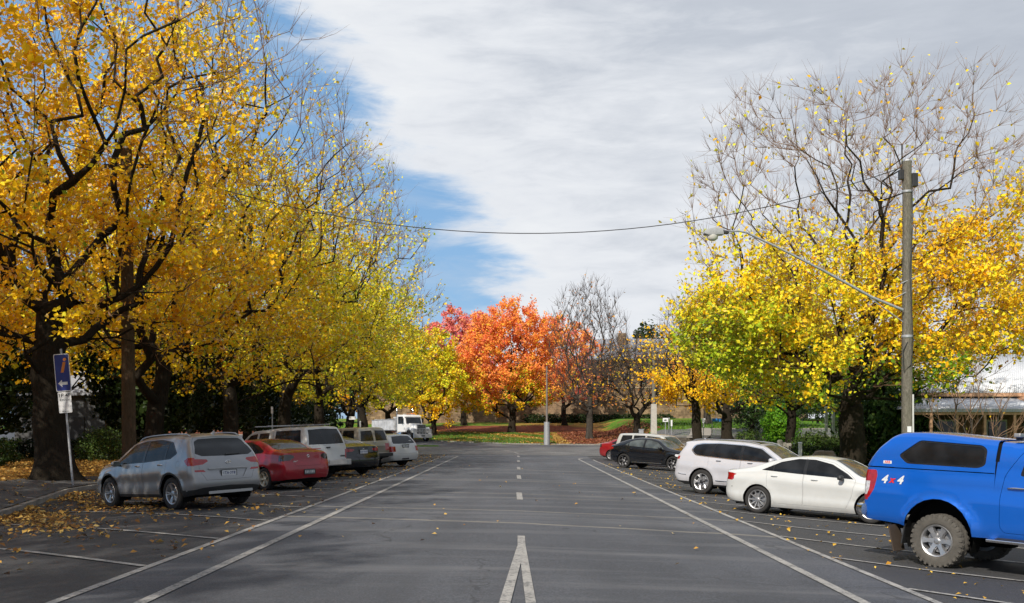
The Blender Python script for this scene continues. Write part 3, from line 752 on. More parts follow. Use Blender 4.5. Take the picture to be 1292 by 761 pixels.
    c.append(('grille', 'F', [(-.1, .42), (.55, .45), (.66, .80), (-.1, .84)], dict(xr=(4, 5))))
    r = build_car(S)
    mirror_pod(r, S, 3.38, 1.13, P_PEARL, (.14, .2, .15))
    for x, z in ((1.62, 1.04), (2.66, 1.02)): handle(r, S, x, z, surf_y(S, x, z), M['chrome'])
    zf = lambda x: float(spl(S['zt'], x)) - .045
    rails(r, S, .55, 2.9, .64, zf, M['satin_metal'], .045)
    for sd in (1, -1):
        MB().path([(x - L2(S), sd * (surf_y(S, x, z) + .006), z) for x, z in ((1.55, .44), (1.9, .435), (2.6, .43), (3.3, .425))], .014, 6).build('door_strip', M['chrome'], r, 1.)
        MB().path([(x - L2(S), sd * (surf_y(S, x, z) + .004), z) for x, z in ((.22, .60), (.35, .575), (.52, .57))], .012, 6).build('bumper_strip', M['chrome'], r, 1.)
    MB().prism([(0, 0), (.16, 0), (.02, .07), (0, .065)], -.012, .012, 'Y').build('antenna_fin', P_PEARL, r, bevel=.006, matrix=Matrix.Translation((.6 - L2(S), 0, zf(.6) + .035)))
    plate(r, S, .82, '')
    return r, S
def coupe_sedan_white():
    S = dict(name='white_sedan', L=4.63, W=.89, xr=.98, wb=2.70, Rt=.325, Ra=.37, paint=P_WHITE, cat='car', flare=.016,
      label='white low-roofed sedan with black ten-spoke wheels parked beside the blue pickup',
      zt=[(0, .99), (.35, 1.03), (.75, 1.10), (1.25, 1.28), (1.7, 1.39), (2.2, 1.425), (2.65, 1.39), (3.05, 1.24), (3.45, 1.03), (3.65, .985), (4.1, .92), (4.45, .82), (4.63, .72)],
      zb=[(0, .90), (.6, .95), (1.2, .965), (2.2, .925), (3.2, .88), (4.0, .78), (4.63, .60)], zs=[(0, .27), (.5, .20), (1, .18), (3.6, .18), (4.3, .17), (4.63, .2)],
      Rr=[(.18, .13), (.32, .04), (.50, .0), (.70, .01), (.82, .04), (.95, .02), (1.0, .0), (1.1, .0)], Rf=[(.15, .10), (.35, .0), (.55, .02), (.75, .10), (.9, .2), (1.7, .3)],
      tum=.50, crown=.04, side=[(0, .90), (.10, .95), (.28, .975), (.40, .962), (.62, .975), (.82, 1.0), (1, .955)], cr=.35, ck=.18, bulge=(.12, .16),
      wheel=dict(Rr=.232, n=10, style='thin', mat=M['satin_metal'], w=.225, hub=M['satin_metal']), cuts=[], parts=std_parts(P_WHITE))
    c = S['cuts']
    c.append(('side_trim', 'S', [(1.03, 1.02), (1.6, 1.0), (2.4, .965), (3.30, .92), (3.10, 1.06), (2.72, 1.25), (2.3, 1.335), (1.9, 1.335), (1.5, 1.245)], dict(r=.03)))
    for p in ([(1.10, 1.03), (1.34, 1.02), (1.34, 1.15)], [(1.37, 1.02), (2.08, .995), (2.08, 1.32), (1.92, 1.32), (1.55, 1.24), (1.37, 1.165)], [(2.16, .99), (3.20, .945), (3.06, 1.05), (2.70, 1.235), (2.3, 1.318), (2.16, 1.322)]):
        c.append(('side_glass', 'S', p, dict(r=.03, only=('side_trim',))))
    c.append(('tail_light', 'S', [(-.2, .74), (-.2, .95), (.30, .925), (.42, .90), (.25, .80), (.1, .74)], dict(nmin=.2)))
    c.append(('tail_light', 'R', [(1.0, .74), (.62, .77), (.46, .84), (.5, .90), (1.0, .92)], dict(xr=(-1, .7))))
    c.append(('rear_window', 'T', [(.62, -.1), (.66, .5), (.85, .56), (1.55, .50), (1.58, -.1)], dict(nmin=.3)))
    c.append(('boot_lid', 'T', [(-.3, -.1), (-.3, .55), (.52, .60), (.56, -.1)], dict(nmin=.55, gap=GAPW)))
    c.append(('rear_diffuser', 'R', [(-.1, .1), (1, .1), (1, .24), (-.1, .32)], dict(xr=(-1, .8), nmin=.05)))
    c.append(('front_door', 'S', [(2.12, .28), (3.12, .28), (3.24, .55), (3.32, .92), (3.14, 1.07), (2.76, 1.28), (2.3, 1.36), (2.12, 1.36)], dict(gap=GAPW, r=.03)))
    c.append(('rear_door', 'S', [(1.42, .28), (2.10, .28), (2.10, 1.36), (1.85, 1.36), (1.35, 1.22), (1.20, 1.03), (1.22, .65)], dict(gap=GAPW, r=.03)))
    c.append(('windscreen', 'F', [(-.1, 1.0), (.74, .97), (.64, 1.18), (.52, 1.35), (-.1, 1.385)], dict(nmin=.22, xr=(2, 3.75))))
    c.append(('headlight', 'S', [(3.95, .62), (4.6, .55), (4.6, .66), (4.05, .74)], {}))
    c.append(('grille', 'F', [(-.1, .30), (.40, .32), (.5, .58), (-.1, .6)], dict(xr=(4, 5))))
    r = build_car(S)
    mirror_pod(r, S, 3.02, .965, M['black_plastic'], (.11, .19, .115))
    for x, z in ((1.40, .905), (2.38, .875)): handle(r, S, x, z, surf_y(S, x, z), P_WHITE)
    plate(r, S, .60, '')
    for sd in (1, -1): MB().tube((.30 - L2(S), sd * (surf_y(S, .30, .60) - .004), .60), (.30 - L2(S), sd * (surf_y(S, .30, .60) + .004), .60), .012, n=8).build('parking_sensor', M['sign_black'], r)
    return r, S
def ute_blue():
    zs = [(0, .62), (.6, .58), (1.0, .50), (2.2, .50), (4.6, .50), (5.1, .48), (5.4, .5)]
    S = dict(name='blue_pickup', L=5.40, W=.93, xr=1.20, wb=3.22, Rt=.388, Ra=.51, Raz=.52, az=.075, lift=0.02, paint=P_BLUE, cat='pickup truck', flare=.05, nx=96,
      label='bright blue lifted pickup truck with a fitted canopy and 4x4 decal, nearest on the right',
      zt=[(0, 1.91), (.35, 1.965), (.8, 1.975), (1.85, 1.905), (2.3, 1.875), (3.2, 1.88), (3.6, 1.80), (3.95, 1.58), (4.3, 1.36), (4.5, 1.31), (5.0, 1.26), (5.3, 1.15), (5.4, 1.05)],
      zb=[(0, 1.43), (1.9, 1.42), (2.6, 1.36), (4.0, 1.28), (5.0, 1.12), (5.4, .95)], zs=zs,
      Rr=[(.4, .12), (.60, .02), (.8, .0), (1.1, .0), (1.40, .03), (1.45, .05), (1.7, .20), (1.9, .40), (2.0, .46)], Rf=[(.4, .12), (.6, .0), (1.0, .02), (1.15, .10), (1.3, .2), (2, .3)],
      side=[(0, .94), (.10, .975), (.30, .99), (.55, 1.0), (.72, .985), (.88, .985), (1, .972)], tum=.24, crown=.03, fr=.08, cr=.12, ck=.05, taper=(.02, .05), bulge=(.03, .13),
      wheel=dict(Rr=.235, n=6, style='offroad', mat=M['alloy'], w=.25, tyre=M['dusty_rubber'], out=.035, hub=M['alloy']), cuts=[], parts=std_parts(P_BLUE))
    S['parts']['canopy'] = (P_BLUE, 'both', -.012); S['parts']['cargo_tub'] = (P_BLUE, 'both', 0)
    c = S['cuts']
    for p in ([(2.36, 1.42), (3.22, 1.40), (3.22, 1.78), (2.56, 1.78), (2.44, 1.70)], [(3.30, 1.395), (4.12, 1.36), (3.98, 1.52), (3.62, 1.74), (3.30, 1.78)]):
        q = [(a + (.03 if a > 3 else .0), b) for a, b in p]
        c.append(('side_trim', 'S', [((a - cx_) * 1.08 + cx_, (b - 1.6) * 1.14 + 1.6) for cx_ in [sum(u for u, _ in p) / len(p)] for a, b in p], dict(r=.04)))
        c.append(('side_glass', 'S', p, dict(r=.04, only=('side_trim',))))
    c.append(('side_trim', 'S', [(.56, 1.61), (.70, 1.49), (1.76, 1.475), (1.86, 1.52), (1.86, 1.74), (1.78, 1.80), (.86, 1.845)], dict(r=.05)))
    c.append(('side_glass', 'S', [(.61, 1.61), (.73, 1.515), (1.73, 1.50), (1.82, 1.535), (1.82, 1.73), (1.76, 1.775), (.88, 1.82)], dict(r=.05, only=('side_trim',))))
    c.append(('gap', 'S', [(1.90, .3), (1.93, .3), (1.985, 1.1), (2.03, 1.6), (2.03, 2.2), (2.00, 2.2), (1.995, 1.6), (1.955, 1.1)], dict(nmin=-2)))
    c.append(('gap', 'T', [(1.99, -.1), (2.04, -.1), (2.04, 1.2), (1.99, 1.2)], dict(nmin=.2)))
    c.append(('gap', 'S', [(-1, 1.418), (1.985, 1.408), (1.985, 1.42), (-1, 1.430)], dict(nmin=-.1)))
    c.append(('gap', 'R', [(-.1, 1.418), (1.2, 1.418), (1.2, 1.430), (-.1, 1.430)], dict(nmin=-.1, xr=(-1, .5))))
    c.append(('reversing_light', 'S', [(.015, .99), (.015, 1.20), (.13, 1.20), (.12, 1.08), (.08, .99)], dict(nmin=.15)))
    c.append(('tail_light', 'S', [(-.2, .90), (-.2, 1.37), (.23, 1.375), (.245, 1.30), (.20, 1.08), (.12, .95), (.03, .90)], dict(nmin=.1, r=.02)))
    c.append(('tail_light', 'R', [(1.0, .90), (.80, .92), (.78, 1.35), (1.0, 1.35)], dict(xr=(-1, .7))))
    c.append(('rear_window', 'R', [(-.1, 1.50), (.66, 1.51), (.58, 1.82), (-.1, 1.84)], dict(xr=(-1, 1.2), nmin=.1)))
    c.append(('tailgate', 'R', [(-.1, .86), (.74, .88), (.76, 1.405), (-.1, 1.405)], dict(xr=(-1, 1.2), gap=.006, nmin=.05)))
    c.append(('canopy', 'S', [(-1, 1.42), (2.0, 1.41), (2.0, 2.5), (-1, 2.5)], dict(nmin=-3, xr=(-1, 2.03), only=('body',))))
    c.append(('cargo_tub', 'S', [(-1, .3), (1.99, .3), (1.99, 1.42), (-1, 1.43)], dict(nmin=-3, xr=(-1, 2.0), only=('body',))))
    c.append(('rear_door', 'S', [(2.14, .60), (3.24, .60), (3.24, 1.83), (2.55, 1.83), (2.34, 1.72), (2.14, 1.40), (2.08, 1.1), (2.08, .68)], dict(gap=.006, r=.05)))
    c.append(('front_door', 'S', [(3.27, .60), (4.15, .60), (4.25, 1.35), (4.0, 1.56), (3.62, 1.81), (3.27, 1.86)], dict(gap=.006, r=.04)))
    c.append(('windscreen', 'F', [(-.1, 1.40), (.76, 1.38), (.70, 1.6), (.62, 1.82), (-.1, 1.85)], dict(nmin=.22, xr=(3, 4.5))))
    c.append(('headlight', 'S', [(4.85, 1.0), (5.5, .95), (5.5, 1.10), (4.95, 1.16)], {}))
    c.append(('grille', 'F', [(-.1, .75), (.5, .78), (.55, 1.08), (-.1, 1.1)], dict(xr=(4, 6))))
    r = build_car(S)
    mirror_pod(r, S, 4.0, 1.45, P_BLUE, (.14, .22, .2))
    for x, z in ((2.30, 1.22), (3.50, 1.20)): handle(r, S, x, z, surf_y(S, x, z), M['chrome'], .26)
    # chrome bumper, side step, mud flaps, roof bar, decals
    b = MB(); b.path([(.06 - L2(S), -.93, .74), (-.06 - L2(S), -.86, .74), (-.10 - L2(S), -.5, .74), (-.10 - L2(S), .5, .74), (-.06 - L2(S), .86, .74), (.16 - L2(S), .95, .74)], .05, 10)
    me = b.mesh('rear_bumper', .9)
    for v in me.vertices: v.co.z = .76 + (v.co.z - .74) * 1.9
    link('rear_bumper', me, r, M['chrome'])
    for sd in (1, -1):
        st = MB(); st.prism(round_poly([(sd * .80, .46), (sd * 1.03, .46), (sd * 1.035, .50), (sd * .80, .52)], .012), 1.95 - L2(S), 3.75 - L2(S), 'X')
        so = st.build('side_step', M['chrome'], r, .6)
        MB().prism([(sd * .84, .523), (sd * .99, .508), (sd * .99, .513), (sd * .84, .528)], 2.05 - L2(S), 3.65 - L2(S), 'X').build('step_pad', M['black_plastic'], so)
        for x in (2.1, 2.9, 3.6): MB().box((x - L2(S), sd * .78, .52), (.05, .2, .04)).build('step_bracket', M['black_plastic'], so)
        MB().box((.56 - L2(S), sd * .86, .37), (.02, .34, .40), Matrix.Rotation(-.25, 3, 'Y')).build('mud_flap', simple('flap', (.05, .035, .025), .8), r, bevel=.004)
        MB().box((.67 - L2(S), sd * .80, .44), (.02, .16, .30), Matrix.Rotation(.15, 3, 'Y')).build('mud_flap', M['black_plastic'], r)
        y = surf_y(S, .5, 1.28)
        def side_m(x, z, d=.008):
            y = surf_y(S, x, z) + d
            return Matrix.Translation((x - L2(S), sd * y, z)) @ (Matrix(((-1, 0, 0, 0), (0, 0, 1, 0), (0, 1, 0, 0), (0, 0, 0, 1))) if sd > 0 else Matrix(((1, 0, 0, 0), (0, 0, -1, 0), (0, 1, 0, 0), (0, 0, 0, 1))))
        for (tx, dx, mt) in (('4', -.125, M['plate_white']), ('x', .0, M['badge_red']), ('4', .125, M['plate_white'])):
            text_obj('decal', tx, .17 if tx == '4' else .13, mt, r, side_m(.48 + (dx if sd < 0 else dx) * 1.0 * (1 if sd < 0 else -1), 1.235), extrude=.0015, offset=.006, shear=.35)
        bp = MB().box((0, 0, 0), (.13, .045, .004)).build('canopy_badge', M['plate_white'], r, matrix=side_m(.40, 1.50, .006))
        text_obj('badge_lettering', 'ARB', .05, M['badge_red'], bp, Matrix.Translation((0, 0, .003)), extrude=.0008, offset=.001)
    MB().box((2.2 - L2(S), 0, 1.96), (.09, 1.45, .055)).build('roof_bar', M['satin_metal'], r, bevel=.012)
    MB().box((2.2 - L2(S), 0, 1.915), (.12, 1.2, .05)).build('bar_foot', M['black_plastic'], r)
    MB().box((3.4 - L2(S), 0, 1.955), (.09, 1.45, .055)).build('roof_bar', M['satin_metal'], r, bevel=.012)
    MB().tube((.2 - L2(S), -.5, .52), (1.0 - L2(S), -.45, .55), .035, n=8).build('exhaust_pipe', M['satin_metal'], r)
    plate(r, S, .80, '')
    return r, S

def sedan(name, label, pt, group=None, kind='red', plate_txt='', nx=54, wheel=None, wagon=False):
    S = dict(name=name, L=4.58, W=.885, xr=1.0, wb=2.64, Rt=.32, Ra=.365, paint=pt, cat='car', flare=.02, label=label, group=group, nx=nx,
      zt=[(0, 1.04), (.40, 1.10), (.72, 1.15), (1.15, 1.34), (1.65, 1.45), (2.2, 1.47), (2.65, 1.43), (3.05, 1.26), (3.42, 1.04), (3.6, .99), (4.1, .93), (4.42, .83), (4.58, .72)],
      zb=[(0, .95), (.6, 1.0), (1.2, .99), (2.2, .94), (3.2, .89), (4.0, .80), (4.58, .62)], zs=[(0, .30), (.5, .22), (1, .20), (3.6, .20), (4.3, .19), (4.58, .22)],
      Rr=[(.18, .13), (.36, .04), (.56, .0), (.70, .015), (.82, .05), (1.0, .05), (1.1, .05)], Rf=[(.15, .10), (.35, .0), (.55, .02), (.75, .10), (.9, .2), (1.7, .3)],
      tum=.46, crown=.04, cr=.30, ck=.13, bulge=(.10, .14), wheel=wheel or dict(Rr=.215, n=5, style='twin', mat=M['gold_alloy'], w=.205), cuts=[], parts=std_parts(pt))
    if kind == 'black':
        S['L'] = 4.87; S['xr'] = 1.08; S['wb'] = 2.85; S['W'] = .92
        S['zt'] = [(0, 1.06), (.40, 1.12), (.72, 1.16), (1.2, 1.33), (1.75, 1.46), (2.35, 1.48), (2.9, 1.42), (3.3, 1.24), (3.65, 1.06), (3.85, 1.01), (4.3, .95), (4.7, .83), (4.87, .72)]
    c = S['cuts']; k = S['wb'] / 2.64; X = lambda x: S['xr'] + (x - 1.0) * k
    def PX(p): return [(X(a), b) for a, b in p]
    c.append(('side_trim', 'S', PX([(1.0, 1.10), (1.15, 1.04), (2.4, .985), (3.24, .94), (3.05, 1.08), (2.70, 1.28), (2.3, 1.38), (1.8, 1.38), (1.35, 1.27)]), dict(r=.04)))
    for p in ([(1.18, 1.07), (2.04, 1.02), (2.04, 1.36), (1.82, 1.36), (1.40, 1.25)], [(2.12, 1.015), (3.14, .965), (3.02, 1.06), (2.68, 1.26), (2.3, 1.355), (2.12, 1.36)]):
        c.append(('side_glass', 'S', PX(p), dict(r=.03, only=('side_trim',))))
    if kind == 'black':
        c.append(('tail_light', 'S', [(-.2, .86), (-.2, 1.01), (.25, 1.0), (.36, .95), (.2, .87)], dict(nmin=.2)))
        c.append(('tail_light', 'R', [(1.0, .86), (.52, .88), (.42, .93), (.45, .97), (1.0, 1.01)], dict(xr=(-1, .7))))
    else:
        c.append(('tail_light', 'S', [(-.2, .80), (-.2, 1.00), (.2, .99), (.27, .92), (.18, .82)], dict(nmin=.2)))
        c.append(('tail_light', 'R', [(1.0, .80), (.60, .83), (.47, .90), (.48, .96), (.58, .99), (1.0, .99)], dict(xr=(-1, .7))))
        S['parts']['tail_light'] = (simple('smoked_lens', (.03, .02, .022), .1, coat=1.0), 'pair', 0)
    c.append(('rear_window', 'T', [(.66, -.1), (.70, .56), (.9, .60), (1.52, .54), (1.55, -.1)], dict(nmin=.3)))
    c.append(('boot_lid', 'T', [(-.3, -.1), (-.3, .60), (.56, .64), (.60, -.1)], dict(nmin=.55, gap=GAPW)))
    c.append(('boot_lid', 'R', [(-.1, .66), (.42, .67), (.50, .80), (.60, 1.2), (-.1, 1.2)], dict(nmin=.1, gap=GAPW, xr=(-1, .6))))
    c.append(('rear_diffuser', 'R', [(-.1, .1), (1, .1), (1, .26), (-.1, .33)], dict(xr=(-1, .8), nmin=.05)))
    c.append(('front_door', 'S', PX([(2.08, .30), (3.08, .30), (3.20, .55), (3.27, .92), (3.10, 1.09), (2.73, 1.32), (2.3, 1.41), (2.08, 1.41)]), dict(gap=GAPW, r=.03)))
    c.append(('rear_door', 'S', PX([(1.42, .30), (2.06, .30), (2.06, 1.41), (1.80, 1.41), (1.32, 1.28), (1.15, 1.1), (1.2, .65)]), dict(gap=GAPW, r=.03)))
    c.append(('windscreen', 'F', [(-.1, 1.03), (.74, 1.0), (.64, 1.22), (.52, 1.40), (-.1, 1.44)], dict(nmin=.22, xr=(2, 3.9))))
    c.append(('headlight', 'S', [(4.0, .62), (S['L'], .55), (S['L'], .68), (4.1, .76)], {}))
    r = build_car(S)
    mirror_pod(r, S, X(3.0), 1.0, pt, (.11, .18, .12))
    for x, z in ((X(1.35), .93), (X(2.30), .90)): handle(r, S, x, z, surf_y(S, x, z), pt)
    plate(r, S, .49 if kind == 'red' else .86, plate_txt, col='plate_white' if kind != 'red' else 'dark_plate', ink='plate_blue' if kind != 'red' else 'plate_white')
    x = surf_x_rear(S, 0, .93)
    MB().lathe([(.035, -.004), (.045, 0), (.035, .005), (.025, 0)], 20, 'X', close=True).build('badge', M['chrome'], r, .7, matrix=Matrix.Translation((x - .006, 0, .935)))
    if kind == 'red':
        for sd in (1, -1):
            MB().lathe([(0, -.004), (.045, -.004), (.05, .004), (0, .004)], 20, 'X').build('reversing_light', M['clear_lens'], r, .7, matrix=Matrix.Translation((surf_x_rear(S, sd * .62, .9) - .012, sd * .62, .90)))
        MB().box((.35 - L2(S) - .12, 0, 1.125), (.10, 1.15, .02)).build('boot_spoiler', pt, r, bevel=.006)
        text_obj('badge_lettering', 'mazda3', .07, M['chrome'], r, Matrix.Translation((surf_x_rear(S, .42, .80) - .004, .40, .80)) @ Matrix(((0, 0, -1, 0), (-1, 0, 0, 0), (0, 1, 0, 0), (0, 0, 0, 1))), extrude=.001)
    return r, S
M['dark_plate'] = simple('dark_plate', (.12, .13, .14), .45)
def boxy(name, label, pt, kind, cat='car', nx=54, group=None):
    """older upright vehicles: canopy ute, four-wheel drive wagon, estate car"""
    if kind == 'ute':
        D = dict(L=5.1, W=.90, xr=1.15, wb=3.0, Rt=.37, Ra=.43, lift=0, zt=[(0, 1.78), (.3, 1.82), (1.7, 1.83), (2.3, 1.80), (3.1, 1.77), (3.5, 1.62), (3.95, 1.27), (4.15, 1.18), (4.7, 1.10), (5.1, .95)],
             zb=[(0, 1.16), (2, 1.14), (4, 1.05), (5.1, .85)], zs=[(0, .50), (.8, .42), (4.4, .40), (5.1, .42)], Rr=[(.4, .05), (.6, .0), (1.10, .0), (1.2, .03), (1.5, .13), (1.78, .26), (1.9, .27)])
    elif kind == 'fourwd':
        D = dict(L=4.75, W=.90, xr=1.05, wb=2.75, Rt=.38, Ra=.44, zt=[(0, 1.74), (.3, 1.78), (1.5, 1.80), (2.9, 1.76), (3.2, 1.62), (3.6, 1.25), (3.8, 1.17), (4.4, 1.10), (4.75, .98)],
             zb=[(0, 1.15), (2, 1.13), (4, 1.03), (4.75, .85)], zs=[(0, .48), (.8, .42), (4.2, .40), (4.75, .42)], Rr=[(.4, .05), (.6, .0), (1.10, .02), (1.2, .04), (1.5, .12), (1.74, .20), (1.9, .22)])
    else:
        D = dict(L=4.95, W=.90, xr=1.15, wb=2.90, Rt=.32, Ra=.365, zt=[(0, 1.42), (.3, 1.45), (1.5, 1.49), (2.7, 1.46), (3.1, 1.32), (3.6, 1.05), (3.8, 1.0), (4.5, .92), (4.95, .74)],
             zb=[(0, .98), (2, .97), (3.4, .91), (4.95, .66)], zs=[(0, .30), (.8, .22), (4.4, .2), (4.95, .24)], Rr=[(.2, .12), (.35, .03), (.55, .0), (.70, .02), (.95, .08), (1.05, .14), (1.25, .30), (1.42, .46), (1.5, .5)])
    S = dict(name=name, paint=pt, cat=cat, flare=.025, label=label, group=group, nx=nx, Rf=[(.2, .10), (.45, .0), (.7, .02), (.95, .12), (1.9, .3)],
      side=[(0, .93), (.12, .97), (.3, .985), (.6, 1.0), (.86, .99), (1, .965)] if kind != 'estate' else [(0, .90), (.12, .955), (.3, .975), (.66, 1.0), (.86, .985), (1, .955)], tum=.22 if kind != 'estate' else .42, crown=.035, fr=.08, cr=.16 if kind != 'estate' else .28, ck=.06 if kind != 'estate' else .13,
      wheel=dict(Rr=.215, n=6, style='plain', mat=M['satin_metal'] if kind != 'estate' else M['dark_alloy'], w=.22), cuts=[], parts=std_parts(pt), **D)
    c = S['cuts']; zt_ = lambda x: float(spl(S['zt'], x)); zb_ = lambda x: float(spl(S['zb'], x))
    def band(x0, x1, lo=.045, hi=.13, sl=.0): return [(x0, zb_(x0) + lo), (x1, zb_(x1) + lo), (x1 - sl, zt_(x1 - sl) - hi), (x0 + (.12 if x0 < .7 else 0), zt_(x0 + .15) - hi)]
    if kind == 'ute':
        c.append(('gap', 'S', [(1.90, .3), (1.93, .3), (1.93, 2.2), (1.90, 2.2)], dict(nmin=-2))); c.append(('gap', 'T', [(1.90, -.1), (1.93, -.1), (1.93, 1.2), (1.90, 1.2)], dict(nmin=.2)))
        panes = [band(.36, 1.80, .06, .12), band(2.15, 2.72), [(2.82, 1.17), (3.72, 1.12), (3.6, 1.3), (3.25, 1.6), (2.82, 1.66)]]
        doors = [(2.06, 2.76, 'rear_door'), (2.78, 3.78, 'front_door')]
    elif kind == 'fourwd':
        panes = [band(.36, 1.15), band(1.25, 2.0), [(2.1, 1.19), (3.32, 1.13), (3.15, 1.38), (2.95, 1.60), (2.1, 1.66)]]
        doors = [(1.30, 2.04, 'rear_door'), (2.06, 3.4, 'front_door')]
    else:
        panes = [[(.55, 1.04), (1.22, 1.03), (1.22, 1.36), (.85, 1.34)], band(1.3, 2.08, .05, .12), [(2.17, 1.01), (3.34, .96), (3.1, 1.16), (2.75, 1.33), (2.17, 1.36)]]
        doors = [(1.38, 2.11, 'rear_door'), (2.13, 3.3, 'front_door')]
    for p in panes: c.append(('side_glass', 'S', p, dict(r=.04)))
    zB, zT = float(spl(S['zb'], 0)), float(spl(S['zt'], 0))
    if kind == 'ute':
        c.append(('rear_window', 'R', [(-.1, 1.19), (.74, 1.20), (.62, 1.70), (-.1, 1.73)], dict(xr=(-1, 1.2), nmin=.1, r=.0)))
        c.append(('tailgate', 'R', [(-.1, .62), (.74, .63), (.76, 1.15), (-.1, 1.155)], dict(xr=(-1, .8), gap=.006, nmin=.05)))
        c.append(('tail_light', 'R', [(1, .70), (.79, .70), (.79, 1.0), (1, 1.0)], dict(xr=(-1, .5)))); c.append(('tail_light', 'S', [(-.2, .70), (.12, .70), (.12, 1.0), (-.2, 1.0)], dict(nmin=.1)))
    elif kind == 'fourwd':
        c.append(('rear_window', 'R', [(.06, 1.20), (.74, 1.20), (.64, 1.62), (.06, 1.64)], dict(xr=(-1, 1.2), nmin=.1)))
        c.append(('lower_body', 'R', [(-.1, .70), (1, .70), (1, .98), (-.1, .98)], dict(xr=(-1, .6), nmin=.1)))
        c.append(('lower_body', 'S', [(-1, .4), (6, .4), (6, .80), (-1, .80)], dict(nmin=.2))); S['parts']['lower_body'] = (P_BEIGE2, 'both', 0)
        c.append(('tail_light', 'S', [(-.2, .78), (.10, .78), (.08, 1.08), (-.2, 1.08)], dict(nmin=.1, only=('body', 'lower_body'))))
        c.append(('rear_diffuser', 'R', [(-.1, .3), (1, .3), (1, .64), (-.1, .66)], dict(xr=(-1, .8), nmin=.05)))
    else:
        c.append(('rear_window', 'R', [(-.1, 1.02), (.64, 1.04), (.66, 1.12), (.52, 1.36), (-.1, 1.39)], dict(xr=(-1, 1.3), nmin=.1)))
        c.append(('tail_light', 'R', [(1, .68), (.70, .68), (.70, .92), (1, .94)], dict(xr=(-1, .5)))); c.append(('tail_light', 'S', [(-.2, .68), (.20, .70), (.20, .92), (-.2, .92)], dict(nmin=.1)))
        c.append(('tailgate', 'R', [(-.1, .58), (.66, .6), (.70, 1.1), (.54, 1.40), (-.1, 1.43)], dict(xr=(-1, 1.3), gap=.005, nmin=.05)))
    for x0, x1, nm in doors: c.append((nm, 'S', [(x0, zb_(2) - .62), (x1, zb_(2) - .62), (x1, zb_(x1) + .02), (x1 - (.25 if nm == 'front_door' else 0), zt_(x1 - .45) - .1), (x0, zt_(x0) - .09)], dict(gap=.005, r=.03)))
    xw = {'ute': (3.1, 4.2), 'fourwd': (2.9, 3.9), 'estate': (2.5, 3.9)}[kind]; z1 = zb_(xw[1])
    c.append(('windscreen', 'F', [(-.1, z1 + .13), (.76, z1 + .12), (.64, zT - .12), (-.1, zT - .06)], dict(nmin=.2, xr=xw)))
    r = build_car(S)
    mirror_pod(r, S, xw[1] - .35, zb_(3) + .07, M['black_plastic'] if kind != 'ute' else pt, (.12, .2, .16))
    for x0, x1, nm in doors: handle(r, S, x0 + .15, zb_(2) - .08, surf_y(S, x0 + .15, zb_(2) - .08), M['black_plastic'] if kind != 'fourwd' else M['chrome'])
    if kind == 'ute':
        MB().box((-L2(S) - .06, 0, .56), (.16, 1.75, .20)).build('rear_bumper', M['satin_metal'], r, bevel=.03)
        MB().box((-L2(S) - .145, -.28, .57), (.03, .75, .16)).build('bumper_panel', simple('worn_chrome', (.5, .48, .47), .4, metal=.5), r, bevel=.01)
        MB().box((-L2(S) - .05, .52, .50), (.02, .45, .13)).build('number_plate', simple('yellow_plate', (.35, .38, .16), .4), r)
        MB().box((surf_x_rear(S, 0, 1.1) - .015, 0, 1.08), (.03, .16, .05)).build('tailgate_handle', M['sign_black'], r, bevel=.01)
        b = MB()
        for k in range(7): b.box((surf_x_rear(S, -.6, .78) - .006, -.40 - k * .052, .775), (.006, .036, .05))
        tag(b.build('badge_lettering', M['sign_black'], r), kind='stuff')
        for x in (2.3, 3.0):
            MB().box((x - L2(S), 0, 1.90), (.06, 1.5, .035)).build('roof_bar', M['satin_metal'], r, bevel=.01)
        for y in (-.35, .35): MB().box((.9 - L2(S), y, 1.87), (1.2, .05, .035)).build('canopy_rail', M['satin_metal'], r)
    elif kind == 'fourwd':
        MB().box((-L2(S) - .04, 0, .60), (.14, 1.76, .14)).build('rear_bumper', M['black_plastic'], r, bevel=.03)
        tag(MB().box((-L2(S) + .05, .55, .45), (.01, .3, .2)).build('mud_flap', M['rubber'], r))
        MB().box((surf_x_rear(S, -.45, .83) - .01, .45, .83), (.012, .37, .12)).build('number_plate', M['plate_white'], r)
        MB().box((surf_x_rear(S, 0, 1.15) - .03, .02, 1.155), (.05, .12, .08)).build('rear_mirror', M['chrome'], r, bevel=.02)
        MB().box((surf_x_rear(S, -.4, 1.4) - .004, -.02, 1.40), (.012, .06, .46)).build('door_post', pt, r)
        r2 = MB().prism([(-.02, 1.20), (-.68, 1.20), (-.60, 1.62), (-.02, 1.64)], 0, .004, 'X')
    else:
        plate(r, S, .92, '', col='dark_plate', ink='plate_white'); MB().box((surf_x_rear(S, 0, .98) - .012, 0, 1.0), (.025, .55, .025)).build('tailgate_handle', M['chrome'], r, bevel=.006)
        MB().path([(-L2(S) + .1, .3, .36), (-L2(S) - .09, .1, .36), (-L2(S) - .13, 0, .37)], .03, 6).build('tow_bar', M['sign_black'], r)
        MB().box((surf_x_rear(S, -.38, 1.16) - .012, -.42, 1.13), (.004, .13, .07)).build('window_sticker', M['sign_white'], r)
    return r, S
